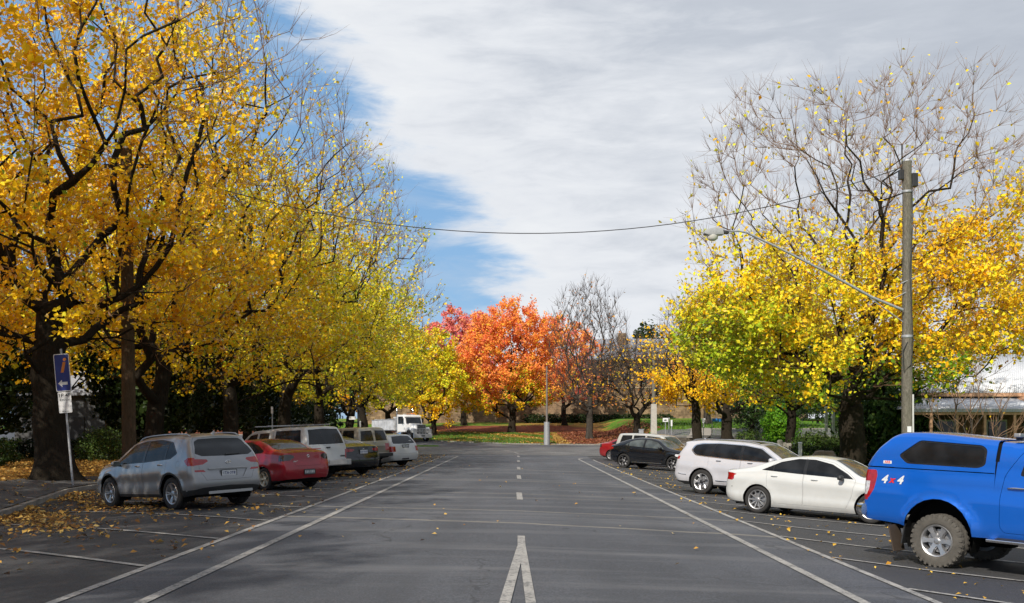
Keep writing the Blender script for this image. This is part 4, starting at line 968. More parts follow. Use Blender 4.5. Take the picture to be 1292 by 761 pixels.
def suv_black():
    S = dict(name='black_suv', L=4.73, W=.95, xr=.99, wb=2.87, Rt=.365, Ra=.41, paint=P_BLACK, cat='car', flare=.03, nx=60,
      label='glossy black coupe-backed SUV with black wheels and a silver side step',
      zt=[(0, 1.14), (.30, 1.20), (.75, 1.37), (1.3, 1.52), (1.9, 1.59), (2.4, 1.58), (2.85, 1.49), (3.25, 1.28), (3.6, 1.12), (3.8, 1.08), (4.3, 1.0), (4.6, .90), (4.73, .8)],
      zb=[(0, 1.04), (1.0, 1.06), (2.2, 1.02), (3.2, .98), (4.2, .88), (4.73, .70)], zs=[(0, .34), (.5, .28), (1, .27), (3.8, .27), (4.4, .24), (4.73, .28)],
      Rr=[(.25, .14), (.45, .03), (.65, .0), (.85, .02), (1.0, .06), (1.1, .05), (1.3, .05)], Rf=[(.2, .10), (.45, .0), (.65, .02), (.85, .08), (1.05, .16), (1.7, .3)],
      tum=.46, cr=.3, ck=.15, bulge=(.1, .14), wheel=dict(Rr=.265, n=5, style='y', mat=M['dark_alloy'], hub=M['satin_metal'], w=.25), cuts=[], parts=std_parts(P_BLACK))
    S['parts']['side_glass'] = (M['clear_glass'], 'pair', .007)
    c = S['cuts']
    c.append(('side_trim', 'S', [(.85, 1.14), (1.6, 1.11), (3.42, 1.0), (3.2, 1.19), (2.85, 1.40), (2.4, 1.49), (1.9, 1.49), (1.4, 1.42)], dict(r=.04)))
    for p in ([(1.0, 1.155), (1.2, 1.14), (1.2, 1.30)], [(1.25, 1.14), (2.1, 1.09), (2.1, 1.475), (1.9, 1.475), (1.45, 1.41), (1.25, 1.33)], [(2.2, 1.085), (3.32, 1.03), (3.16, 1.17), (2.83, 1.38), (2.4, 1.47), (2.2, 1.475)]):
        c.append(('side_glass', 'S', p, dict(r=.03, only=('side_trim',))))
    c.append(('tail_light', 'S', [(-.2, .93), (-.2, 1.04), (.30, 1.03), (.34, .99), (.2, .94)], dict(nmin=.2)))
    c.append(('tail_light', 'R', [(1, .93), (.45, .95), (.45, 1.02), (1, 1.04)], dict(xr=(-1, .6))))
    c.append(('rear_window', 'T', [(.34, -.1), (.38, .56), (.6, .60), (1.2, .52), (1.22, -.1)], dict(nmin=.3)))
    c.append(('front_door', 'S', [(2.16, .38), (3.2, .38), (3.36, .6), (3.44, 1.0), (3.24, 1.2), (2.88, 1.42), (2.4, 1.52), (2.16, 1.52)], dict(gap=GAPW, r=.03)))
    c.append(('rear_door', 'S', [(1.45, .38), (2.14, .38), (2.14, 1.52), (1.85, 1.52), (1.35, 1.42), (1.2, 1.2), (1.2, .8)], dict(gap=GAPW, r=.03)))
    c.append(('windscreen', 'F', [(-.1, 1.09), (.78, 1.07), (.68, 1.3), (.56, 1.49), (-.1, 1.54)], dict(nmin=.22, xr=(2, 3.85))))
    c.append(('headlight', 'S', [(4.12, .74), (4.75, .70), (4.75, .80), (4.6, .84), (4.2, .84)], dict(nmin=.1)))
    c.append(('headlight', 'F', [(.48, .70), (.95, .72), (.95, .84), (.52, .80)], dict(nmin=.1, xr=(4, 5))))
    c.append(('grille', 'F', [(-.1, .42), (.38, .45), (.44, .74), (-.1, .8)], dict(xr=(4, 5))))
    r = build_car(S)
    mirror_pod(r, S, 3.18, 1.08, P_BLACK, (.13, .2, .14))
    for x, z in ((1.45, .98), (2.42, .96)): handle(r, S, x, z, surf_y(S, x, z), P_BLACK)
    for sd in (1, -1): MB().box((2.4 - L2(S), sd * .95, .33), (1.75, .12, .035)).build('side_step', M['chrome'], r, bevel=.012)
    plate(r, S, .62, '')
    return r, S
# ============================================================ ground, roads, kerbs
def struct(o, label=None): o['kind'] = 'structure'; 
def mat_asphalt(name, base, light=0.0, streaks=True, leaves=False):
    m, t, b = mat_new(name); p = t.pos()
    fine = t.noise(p, 38.0, 6, 0.78); grit = t.noise(p, 160.0, 2, 0.6); big = t.noise(t.mapping(p, scale=(.22, .10, 1)), 1.6, 5, 0.6, 0.4)
    c = t.ramp(fine, [(0.34, tuple(x * .42 for x in base)), (0.52, base), (0.68, tuple(x * 1.95 for x in base))])
    c = t.mix(t.math('MULTIPLY', t.math('GREATER_THAN', grit, .62), .40), c, (.20, .20, .195))
    v = t.ramp(big, [(0.30, (.66, .67, .69)), (0.5, (1, 1, 1)), (0.68, (1.42, 1.42, 1.42))])
    c = t.mix(1.0, c, v, 'MULTIPLY')
    if streaks:
        # worn transverse trench lines and paler smears across the road
        sm = t.noise(t.mapping(p, scale=(.10, 1.1, 1), rot=(0, 0, R(2))), 1.0, 5, 0.62, .25)
        c = t.mix(t.math('MULTIPLY', t.math('SUBTRACT', sm, .50), 4.0, clamp=True), c, (.155, .158, .168))
        sep = t.n.new('ShaderNodeSeparateXYZ'); t.l.new(p, sep.inputs[0]); X, Y = sep.outputs[0], sep.outputs[1]
        wob = t.math('MULTIPLY', t.math('SUBTRACT', t.noise(p, .8, 3, .5), .5), .3)
        for (y0, sl, wd, st) in ((18.35, -.19, .13, .95), (21.1, -.12, .13, .7), (25.2, -.02, .10, .55), (26.6, -.05, .16, .5), (33.2, -.05, .22, .4), (42.5, -.1, .25, .35)):
            d = t.math('ABSOLUTE', t.math('SUBTRACT', t.math('ADD', Y, wob), t.math('ADD', t.math('MULTIPLY', X, sl), y0)))
            k = t.n.new('ShaderNodeMapRange'); t.l.new(d, k.inputs[0]); k.inputs[1].default_value = wd; k.inputs[2].default_value = wd * .45; k.inputs[4].default_value = st
            c = t.mix(t.math('MULTIPLY', k.outputs[0], t.math('ADD', t.noise(p, 5, 5, .7), .5), clamp=True), c, (.215, .20, .175))
        # tyre-polished lanes
        for x0 in (-2.7, -1.2, 1.2, 2.7):
            d = t.math('ABSOLUTE', t.math('SUBTRACT', X, x0)); k = t.n.new('ShaderNodeMapRange'); t.l.new(d, k.inputs[0]); k.inputs[1].default_value = .5; k.inputs[2].default_value = 0; k.inputs[4].default_value = .28
            c = t.mix(k.outputs[0], c, tuple(x * .72 for x in base))
    # tar-sealed cracks
    vo = t.n.new('ShaderNodeTexVoronoi'); vo.feature = 'DISTANCE_TO_EDGE'; wv = t.n.new('ShaderNodeVectorMath'); wv.operation = 'ADD'
    nz = t.n.new('ShaderNodeTexNoise'); nz.inputs['Scale'].default_value = 1.2; t.l.new(p, nz.inputs[0]); t.l.new(p, wv.inputs[0]); t.l.new(nz.outputs['Color'], wv.inputs[1])
    t.l.new(wv.outputs[0], vo.inputs['Vector']); vo.inputs['Scale'].default_value = .22
    crack = t.math('MULTIPLY', t.math('LESS_THAN', vo.outputs['Distance'], .004), t.math('GREATER_THAN', big, .5))
    c = t.mix(t.math('MULTIPLY', crack, .45), c, (.018, .018, .02))
    # oil drips and old patches
    v2 = t.n.new('ShaderNodeTexVoronoi'); v2.inputs['Scale'].default_value = .42; t.l.new(wv.outputs[0], v2.inputs['Vector'])
    oil = t.math('MULTIPLY', t.math('SUBTRACT', .13, v2.outputs['Distance']), 9.0, clamp=True)
    c = t.mix(t.math('MULTIPLY', oil, .0 if streaks else .75), c, (.014, .014, .015))
    mid = t.noise(p, 7.0, 5, .7)
    c = t.mix(t.math('MULTIPLY', t.math('SUBTRACT', mid, .55), 2.2, clamp=True), c, tuple(x * 1.7 for x in base))
    setb(t, b, Base__Color=c, Roughness=t.math('ADD', .62, t.math('MULTIPLY', big, .25)))
    bn = t.n.new('ShaderNodeBump'); bn.inputs['Strength'].default_value = .8; bn.inputs['Distance'].default_value = .016
    t.l.new(t.math('ADD', fine, t.math('MULTIPLY', grit, .6)), bn.inputs['Height']); t.l.new(bn.outputs[0], b.inputs['Normal'])
    return m
A_ROAD = mat_asphalt('road_asphalt', (.072, .077, .090))
A_PARK = mat_asphalt('parking_asphalt', (.046, .046, .049), streaks=False)
A_CROSS = mat_asphalt('cross_street_asphalt', (.125, .122, .12), streaks=False)
A_FAR = mat_asphalt('far_lane_asphalt', (.07, .072, .08), streaks=False)
def mat_paint_line():
    m, t, b = mat_new('road_paint'); p = t.pos()
    n = t.noise(p, 22, 6, .75); n2 = t.noise(p, 2.2, 4, .6)
    wear = t.math('ADD', t.math('MULTIPLY', n, .75), t.math('MULTIPLY', n2, .35))
    c = t.ramp(wear, [(.42, (.40, .385, .36)), (.56, (.30, .29, .275)), (.64, (.11, .11, .11))])
    setb(t, b, Base__Color=c, Roughness=.75); return m
PAINT = mat_paint_line()
def mat_ground():
    m, t, b = mat_new('park_ground'); p = t.pos(); sep = t.n.new('ShaderNodeSeparateXYZ'); t.l.new(p, sep.inputs[0]); X, Y = sep.outputs[0], sep.outputs[1]
    def mr(v, a, b_, lo=0., hi=1.):
        k = t.n.new('ShaderNodeMapRange'); k.interpolation_type = 'SMOOTHSTEP'; t.l.new(v, k.inputs[0]); k.inputs[1].default_value = a; k.inputs[2].default_value = b_; k.inputs[3].default_value = lo; k.inputs[4].default_value = hi; return k.outputs[0]
    n = t.noise(p, .35, 6, .65, .3); f = t.noise(p, 7, 5, .75); f2 = t.noise(p, 22, 3, .8)
    grass = t.ramp(t.math('ADD', t.math('MULTIPLY', f, .55), t.math('MULTIPLY', n, .45)), [(.35, (.045, .11, .010)), (.5, (.10, .22, .018)), (.65, (.18, .30, .03))])
    litter = t.ramp(f2, [(.3, (.05, .026, .010)), (.45, (.24, .12, .03)), (.6, (.48, .29, .06)), (.75, (.55, .40, .15))])
    rust = t.ramp(f2, [(.3, (.05, .014, .008)), (.5, (.20, .06, .028)), (.7, (.34, .13, .07))])
    # left park: thick yellow litter; far bank: grass with yellow litter, rusty drift further right and up
    lp = t.math('MULTIPLY', mr(X, -9, -10.5), mr(Y, 96, 80))
    bank = t.math('MULTIPLY', mr(Y, 96, 99), mr(X, 15, 11))
    cov = t.math('ADD', t.math('MULTIPLY', lp, 1.6), t.math('MULTIPLY', bank, t.math('ADD', .40, mr(X, -6, 5, .0, .35))))
    s = t.math('GREATER_THAN', t.math('ADD', cov, t.math('MULTIPLY', t.math('SUBTRACT', t.math('ADD', n, t.math('MULTIPLY', f, .6)), .8), 2.2)), .52)
    c = t.mix(s, grass, litter)
    rz = t.math('MULTIPLY', mr(Y, 120, 126), mr(Y, 141, 134))
    rx = t.math('MULTIPLY', mr(X, 3.5, 7), mr(Y, 128, 122)); rx = t.math('MULTIPLY', rx, mr(X, 15, 12)); rx = t.math('MULTIPLY', rx, mr(Y, 99, 101))
    rr = t.math('MAXIMUM', t.math('MULTIPLY', rz, mr(X, 10, 4, .55, 1)), rx)
    s2 = t.math('GREATER_THAN', t.math('ADD', rr, t.math('MULTIPLY', t.math('SUBTRACT', t.math('ADD', n, t.math('MULTIPLY', f, .5)), .75), 1.6)), .55)
    c = t.mix(s2, c, rust)
    setb(t, b, Base__Color=c, Roughness=.95); b.inputs['Specular IOR Level'].default_value = .15
    bn = t.n.new('ShaderNodeBump'); bn.inputs['Strength'].default_value = 1.; bn.inputs['Distance'].default_value = .05; t.l.new(t.math('ADD', f, t.math('MULTIPLY', f2, .5)), bn.inputs['Height']); t.l.new(bn.outputs[0], b.inputs['Normal'])
    return m
# outline of the left kerb (x, y), the right kerb and the far junction
KL = [(-10.6, -8), (-10.6, 12), (-10.75, 19.5), (-11.3, 22.2), (-12.5, 27.5), (-12.6, 30), (-11.6, 33), (-10.8, 36), (-10.6, 40), (-10.6, 62)]
def klx(y): return float(np.interp(y, [p[1] for p in KL], [p[0] for p in KL]))
def far_edge(x): return float(np.interp(x, [-90, -30, -14, -8, 0, 8, 13, 18, 60, 90], [140, 124, 114, 108, 104, 102, 102, 102, 103, 104]))   # far side of the cross street
def near_edge(x): return float(np.interp(x, [-90, -30, -13, -10.6, 10.9, 14, 18, 60, 90], [92, 82, 74, 66, 66, 71, 84, 93, 96]))
def in_road(x, y):
    if -10 < y < 66 and klx(y) < x < 10.9: return True
    return near_edge(x) <= y <= far_edge(x) and y >= 60
def ground_z(x, y):
    """park, footpath and lawn level: a kerb's height above the gutter"""
    z = Tf(x, y)
    if y < 72 and abs(x) > 10.5: z += .13
    elif y >= near_edge(x) - 6: z += .10
    if in_road(x, y): z = Tf(x, y) - .16
    return z
xs = sorted(set([-400, -250, -150, -110, -80, -60, -50, -40, -34, -28, -24, -21, -19, -17] + [round(-16 + .5 * i, 3) for i in range(66)] + [18, 20, 22, 24, 27, 30, 34, 40, 48, 58, 70, 90, 120, 160, 250, 400]))
ys = sorted(set([-60, -30, -10] + [round(1.0 * i, 3) for i in range(0, 66)] + [66 + 1.5 * i for i in range(60)] + [158, 164, 172, 182, 195, 210, 230, 260, 300, 350, 420, 520, 700, 1000]))
V = np.array([(x, y, ground_z(x, y)) for y in ys for x in xs]); nX = len(xs)
F = np.array([(j * nX + i, j * nX + i + 1, (j + 1) * nX + i + 1, (j + 1) * nX + i) for j in range(len(ys) - 1) for i in range(nX - 1)])
gme = mesh_np('ground', V, F, True); G_MAT = mat_ground(); ground = link('ground', gme, None, G_MAT); ground['kind'] = 'structure'
def sheet(name, xa, xb, ys_, n, dz, mat, smooth=True):
    """strip between xa(y) and xb(y) following the road surface"""
    V = []; F = []
    for y in ys_:
        a, b = xa(y), xb(y)
        for i in range(n + 1):
            x = a + (b - a) * i / n; V.append((x, y, Tf(x, y) + dz))
    for j in range(len(ys_) - 1):
        for i in range(n): k = j * (n + 1) + i; F.append((k, k + 1, k + n + 2, k + n + 1))
    o = link(name, mesh_np(name, V, F, smooth), None, mat); o['kind'] = 'structure'; return o
yy = [-8 + 1.0 * i for i in range(75)]
sheet('parking_lane', lambda y: klx(y) , lambda y: -4.52, yy, 14, .0, A_PARK)
sheet('parking_lane', lambda y: 4.58, lambda y: 10.9, yy, 14, .0, A_PARK)
sheet('road', lambda y: -4.54, lambda y: 4.60, yy, 18, .004, A_ROAD)
# cross street: light near half and dark far lane
def band(name, ya, yb, xs_, n, dz, mat):
    V = []; F = []
    for x in xs_:
        a, b = ya(x), yb(x)
        for i in range(n + 1):
            y = a + (b - a) * i / n; V.append((x, y, Tf(x, y) + dz))
    for j in range(len(xs_) - 1):
        for i in range(n): k = j * (n + 1) + i; F.append((k, k + n + 1, k + n + 2, k + 1))
    o = link(name, mesh_np(name, V, F, True), None, mat); o['kind'] = 'structure'; return o
xx = [-90, -70, -50, -40, -32, -26, -22, -18, -16] + [-15 + i for i in range(32)] + [18, 22, 28, 36, 50, 70, 90]
band('cross_street', lambda x: near_edge(x) if abs(x) > 10.95 else 66, lambda x: far_edge(x), xx, 12, .008, A_CROSS)
band('far_lane', lambda x: far_edge(x) - 14 - max(0, x + 8) * -.0 + max(0, (x + 2)) * .9, lambda x: far_edge(x), [x for x in xx if x <= 12], 6, .013, A_FAR)
# ------------------------------------------------------------ painted lines
def line(pts, w, dz=.014, name='road_marking'):
    P = []; seg = []
    for (a, b) in zip(pts[:-1], pts[1:]):
        n = max(1, int(math.hypot(b[0] - a[0], b[1] - a[1]) / 1.2))
        for k in range(n): P.append((a[0] + (b[0] - a[0]) * k / n, a[1] + (b[1] - a[1]) * k / n))
    P.append(pts[-1]); V = []; F = []
    for i, p in enumerate(P):
        a, b = P[max(0, i - 1)], P[min(len(P) - 1, i + 1)]; d = Vector((b[0] - a[0], b[1] - a[1])).normalized(); nn = Vector((-d.y, d.x)) * w / 2
        for s in (1, -1): x, y = p[0] + nn.x * s, p[1] + nn.y * s; V.append((x, y, Tf(x, y) + dz))
    for i in range(len(P) - 1): F.append((2 * i + 1, 2 * i + 3, 2 * i + 2, 2 * i))
    o = link(name, mesh_np(name, V, F), None, PAINT); o['kind'] = 'structure'; return o
def arc_end(x, y0, y1, sg, r=1.6):
    pts = [(x, y0), (x, y1)]
    for k in range(1, 9): a = k / 8 * math.pi / 2; pts.append((x + sg * r * (1 - math.cos(a)), y1 + r * 1.6 * math.sin(a)))
    return pts
line(arc_end(-3.66, 3, 61.0, -1, 1.0), .13); line([(-4.52, 3), (-4.52, 60)], .11)
line(arc_end(3.72, 3, 60.0, 1, 2.6), .13); line([(4.61, 3), (4.61, 60.5)], .11)
SL = math.tan(R(39))
for k in range(-1, 16):
    y = 12.2 + 3.03 * k
    line([(-4.6, y), (-10.2, y + 5.6 * SL * .95)], .10)
for k in range(-1, 16):
    y = 11.86 + 2.9 * k
    line([(4.68, y), (10.3, y - 5.6 * SL * .9)], .10)
for a, b in ((24.3, 27.0), (34.4, 37.0), (42.4, 45.0), (52.0, 54.7), (60.6, 63.8)): line([(.06, a), (.04, b)], .15)
line([(.05, 69.5), (-.25, 73.0)], .16); line([(-.5, 77), (-1.1, 80.4)], .18); line([(-2.0, 86), (-3.2, 89.4)], .2); line([(-4.5, 91), (-7.5, 93)], .25)
line([(-14, 73.8), (-10, 67.8), (-6.0, 66.6), (6, 66.4), (11, 67.6)], .10)
line([(.06, 14.4), (.06, 16.1)], .12); line([(.05, 14.6), (-.13, 9.8), (-.20, 5)], .115, .018); line([(.07, 14.6), (.135, 9.8), (.2, 5)], .105, .016)
line([(-11.6, 24.1), (-13.6, 24.9)], .09, .146)   # pale paver line on the footpath
# ------------------------------------------------------------ kerbs and footpaths
CONC = simple('kerb_concrete', (.23, .215, .19), .9, var=.3, scale=5, bump=.4)
PATHM = simple('footpath_asphalt', (.075, .073, .072), .9, var=.25, scale=3, bump=.5, bscale=90)
def kerb(pts, hgt=.13, w=.16, stones=None, name='kerb'):
    me = None
    P = [Vector((x, y, 0)) for x, y in pts]; L_ = []
    root = None
    if stones:
        root = empty(name, (pts[0][0], pts[0][1], Tf(*pts[0]))); root['kind'] = 'structure'
        tot = sum((b - a).length for a, b in zip(P[:-1], P[1:])); n = int(tot / stones)
        def at(s):
            for a, b in zip(P[:-1], P[1:]):
                l = (b - a).length
                if s <= l: return a + (b - a) * s / l, (b - a).normalized()
                s -= l
            return P[-1], (P[-1] - P[-2]).normalized()
        base = MB().box((0, 0, 0), (stones - .018, w, .30)).mesh('kerb_stone', bevel=.018); base.materials.append(CONC)
        for k in range(n):
            p, d = at((k + .5) * tot / n); z = Tf(p.x, p.y) + hgt - .15 + random.uniform(-.006, .006)
            o = link('kerb_stone', base, root); o.location = Vector((p.x, p.y, z)) - root.location; o.rotation_euler = (random.uniform(-.012, .012), 0, math.atan2(d.y, d.x) + random.uniform(-.01, .01))
        return root
    b = MB(); V = []
    for i, p in enumerate(P):
        a, c = P[max(0, i - 1)], P[min(len(P) - 1, i + 1)]; d = (c - a).normalized(); nn = Vector((-d.y, d.x, 0)) * w / 2; z = Tf(p.x, p.y)
        V += [(p + nn) + Vector((0, 0, z - .1)), (p + nn) + Vector((0, 0, z + hgt)), (p - nn) + Vector((0, 0, z + hgt)), (p - nn) + Vector((0, 0, z - .1))]
    b.add(V, [(4 * i + j, 4 * i + (j + 1) % 4, 4 * i + 4 + (j + 1) % 4, 4 * i + 4 + j) for i in range(len(P) - 1) for j in range(4)] + [(0, 1, 2, 3)])
    o = b.build(name, CONC); o['kind'] = 'structure'; return o
kerb([p for p in KL if 12 <= p[1] <= 36], stones=.9)
kerb([(-10.6, -8), (-10.6, 12)]); kerb([(-10.8, 36), (-10.6, 40), (-10.6, 62), (-11.4, 66), (-13, 70), (-18, 75), (-30, 82)])
kerb([(10.98, -8), (10.98, 62), (11.6, 67), (14, 71), (18, 84), (40, 89)])
kerb([(x, far_edge(x) + .15) for x in (-60, -40, -30, -24, -18, -14, -11, -8, -4, 0, 4, 8, 13, 18, 30, 60)], .12, .2)
V = []; F = []
fy = [-8 + .8 * i for i in range(56)]
for y in fy:
    for k in range(5): x = klx(y) - .05 - k * (.55 if y < 30 else .45); V.append((x, y, Tf(x, y) + .145 + k * .004))
for j in range(len(fy) - 1):
    for k in range(4): q = j * 5 + k; F.append((q, q + 5, q + 6, q + 1))
o = link('footpath', mesh_np('footpath', V, F, True), None, PATHM); o['kind'] = 'structure'
# gutter of stone pitchers beside the left kerb
gut = empty('gutter', (-11, 24, 0)); gut['kind'] = 'structure'; gm = simple('pitcher_stone', (.07, .066, .06), .85, var=.35, scale=3, bump=.4)
pm = [MB().box((0, 0, 0), (.26 - .02, .15 - .018, .07)).mesh('pitcher', bevel=.012) for _ in range(1)]; pm[0].materials.append(gm)
yk = 18.2; cnt = 0
while yk < 28.6 and cnt < 290:
    for c_ in range(3):
        x = klx(yk) + .17 + c_ * .165; o = link('paving_stone', pm[0], gut)
        o.location = (x + 11, yk - 24, Tf(x, yk) - .020 + random.uniform(-.004, .004) + .0); o.rotation_euler = (0, 0, math.pi / 2 + random.uniform(-.04, .04)); cnt += 1
    yk += .27
# far right lawn: low stone retaining wall, path
WALLM = simple('retaining_stone', (.085, .075, .062), .95, var=.45, scale=2.2, bump=.8, bscale=6)
rw = empty('retaining_wall', (14, 85, Tf(15, 85))); tag(rw, 'low dark stone retaining wall along the front of the green lawn', 'wall')
b = MB()
for i in range(26):
    x = 13.6 + i * .95
    for k in range(2):
        b.box((x + (.45 if k else 0) - 14, 0 + random.uniform(-.03, .03), k * .26 + .05 + random.uniform(-.01, .01)), (.9, .34, .24))
tag(b.build('wall_stones', WALLM, rw, bevel=.02), kind='stuff')
MB().box((26 - 14 - .2, .02, .56), (25, .42, .09)).build('coping', simple('coping', (.2, .19, .17), .9, var=.25, bump=.4), rw, bevel=.015)
V = []; F = []
for i in range(12):
    t_ = i / 11; y = 86.5 + t_ * 40; x = 15.2 + 3.2 * t_ ** .7 * 2.2
    for s in (-1.0, 1.0): V.append((x + s, y, Tf(x + s, y) + .13))
for i in range(11): F.append((2 * i, 2 * i + 1, 2 * i + 3, 2 * i + 2))
o = link('garden_path', mesh_np('garden_path', V, F, True), None, simple('path_gravel', (.30, .27, .23), .95, var=.15, bump=.3)); o['kind'] = 'structure'
V = [(x, y, ground_z(x, y) + .012) for x in (14.2, 17, 20, 24, 30) for y in (45.5, 47)]
# ============================================================ trees
def mat_bark(name, col):
    m, t, b = mat_new(name); o = t.pos()
    n = t.noise(t.mapping(o, scale=(3, 3, .8)), 6, 6, .75, .6); n2 = t.noise(o, 1.3, 4, .6)
    c = t.ramp(n, [(.3, tuple(x * .45 for x in col)), (.55, col), (.78, tuple(x * 1.7 for x in col))]); c = t.mix(t.math('MULTIPLY', n2, .35), c, tuple(x * .7 for x in (col[0] * .8, col[1] * 1.15, col[2] * .8)))
    setb(t, b, Base__Color=c, Roughness=.95); b.inputs['Specular IOR Level'].default_value = .1
    bn = t.n.new('ShaderNodeBump'); bn.inputs['Strength'].default_value = 1; bn.inputs['Distance'].default_value = .06; t.l.new(n, bn.inputs['Height']); t.l.new(bn.outputs[0], b.inputs['Normal'])
    return m
BARK = mat_bark('bark', (.034, .026, .020)); BARK_G = mat_bark('grey_bark', (.075, .062, .055)); TWIG = simple('twig', (.21, .125, .075), .9, var=.2); TWIG_D = simple('dark_twig', (.075, .058, .05), .9, var=.2)
def mat_leaf(name, stops, trans=.30):
    """leaf colour follows a per-leaf random number"""
    m, t, b = mat_new(name); t.n.remove(b)
    a = t.n.new('ShaderNodeAttribute'); a.attribute_name = 'tint'
    c = t.ramp(a.outputs['Fac'], stops)
    d = t.n.new('ShaderNodeBsdfDiffuse'); t.l.new(c, d.inputs[0]); tr = t.n.new('ShaderNodeBsdfTranslucent'); t.l.new(t.mix(.1, c, (1, .95, .3), 'MULTIPLY'), tr.inputs[0])
    g = t.n.new('ShaderNodeBsdfGlossy'); g.inputs['Roughness'].default_value = .42; g.inputs[0].default_value = (1, 1, 1, 1)
    mx = t.n.new('ShaderNodeMixShader'); mx.inputs[0].default_value = trans; t.l.new(d.outputs[0], mx.inputs[1]); t.l.new(tr.outputs[0], mx.inputs[2])
    m2 = t.n.new('ShaderNodeMixShader'); fr = t.n.new('ShaderNodeFresnel'); fr.inputs[0].default_value = 1.35; t.l.new(t.math('MULTIPLY', fr.outputs[0], .30), m2.inputs[0]); t.l.new(mx.outputs[0], m2.inputs[1]); t.l.new(g.outputs[0], m2.inputs[2])
    t.l.new(m2.outputs[0], t.n['Material Output'].inputs[0]); return m
LEAF = {
 'gold': mat_leaf('gold_leaf', [(0, (.46, .17, .01)), (.14, (.86, .40, .010)), (.42, (.96, .56, .014)), (.72, (.97, .70, .022)), (.92, (.82, .72, .04)), (1, (.30, .42, .03))]),
 'yellow': mat_leaf('yellow_leaf', [(0, (.72, .34, .01)), (.2, (.94, .62, .016)), (.5, (.96, .80, .035)), (.78, (.80, .78, .04)), (1, (.28, .42, .03))]),
 'lime': mat_leaf('lime_leaf', [(0, (.76, .52, .02)), (.3, (.72, .66, .03)), (.6, (.40, .52, .025)), (1, (.14, .30, .02))]),
 'green': mat_leaf('green_leaf', [(0, (.45, .42, .02)), (.3, (.20, .34, .02)), (.7, (.09, .20, .015)), (1, (.05, .12, .01))]),
 'orange': mat_leaf('orange_leaf', [(0, (.88, .17, .09)), (.25, (.95, .27, .10)), (.55, (.97, .38, .08)), (.85, (.96, .52, .06)), (1, (.7, .52, .03))]),
 'red': mat_leaf('red_leaf', [(0, (.60, .10, .12)), (.4, (.82, .22, .22)), (.7, (.90, .34, .24)), (1, (.88, .46, .16))]),
 'rust': mat_leaf('rust_leaf', [(0, (.26, .08, .03)), (.5, (.52, .20, .05)), (1, (.76, .42, .06))]),
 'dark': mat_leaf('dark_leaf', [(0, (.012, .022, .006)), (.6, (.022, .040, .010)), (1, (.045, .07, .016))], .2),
 'bush': mat_leaf('bush_leaf', [(0, (.05, .15, .01)), (.5, (.11, .29, .015)), (1, (.26, .42, .03))], .3),
 'hedge': mat_leaf('hedge_leaf', [(0, (.02, .045, .012)), (.6, (.04, .08, .02)), (1, (.09, .14, .03))], .25),
}
def leaf_mesh(name, P, N, size, tint, aspect=.75, r=rng, fold=True):
    """one small folded blade (two triangles hinged on the midrib, four corners) per point"""
    n = len(P)
    if n == 0: return None
    N = N / (np.linalg.norm(N, axis=1, keepdims=True) + 1e-9)
    a = r.normal(size=(n, 3)); u = np.cross(N, a); u /= (np.linalg.norm(u, axis=1, keepdims=True) + 1e-9); v = np.cross(N, u)
    s = (size * r.uniform(.55, 1.35, n))[:, None]
    k = N * s * .16
    V = np.stack([P - u * s * .5, P + v * s * aspect * .5 + k, P + u * s * .55, P - v * s * aspect * .5 + k], 1).reshape(-1, 3)
    i = np.arange(n)[:, None] * 4
    F = np.concatenate([i + np.array([[0, 2, 1]]), i + np.array([[0, 3, 2]])], 1).reshape(-1, 3)
    me = mesh_np(name, V, F)
    at = me.attributes.new('tint', 'FLOAT', 'FACE'); at.data.foreach_set('value', np.repeat(np.clip(tint, 0, 1), 2).astype(np.float32))
    return me
def sample_ells(ells, n, r, shell=.35):
    w_ = np.array([e[6] if len(e) > 6 else e[3] * e[4] * e[5] for e in ells], float); w_ /= w_.sum()
    idx = r.choice(len(ells), n, p=w_); E = np.array([e[:6] for e in ells], float)[idx]
    d = r.normal(size=(n, 3)); d /= np.linalg.norm(d, axis=1, keepdims=True)
    rad = r.uniform(shell ** 2, 1, n) ** .45
    return E[:, :3] + d * rad[:, None] * E[:, 3:6]
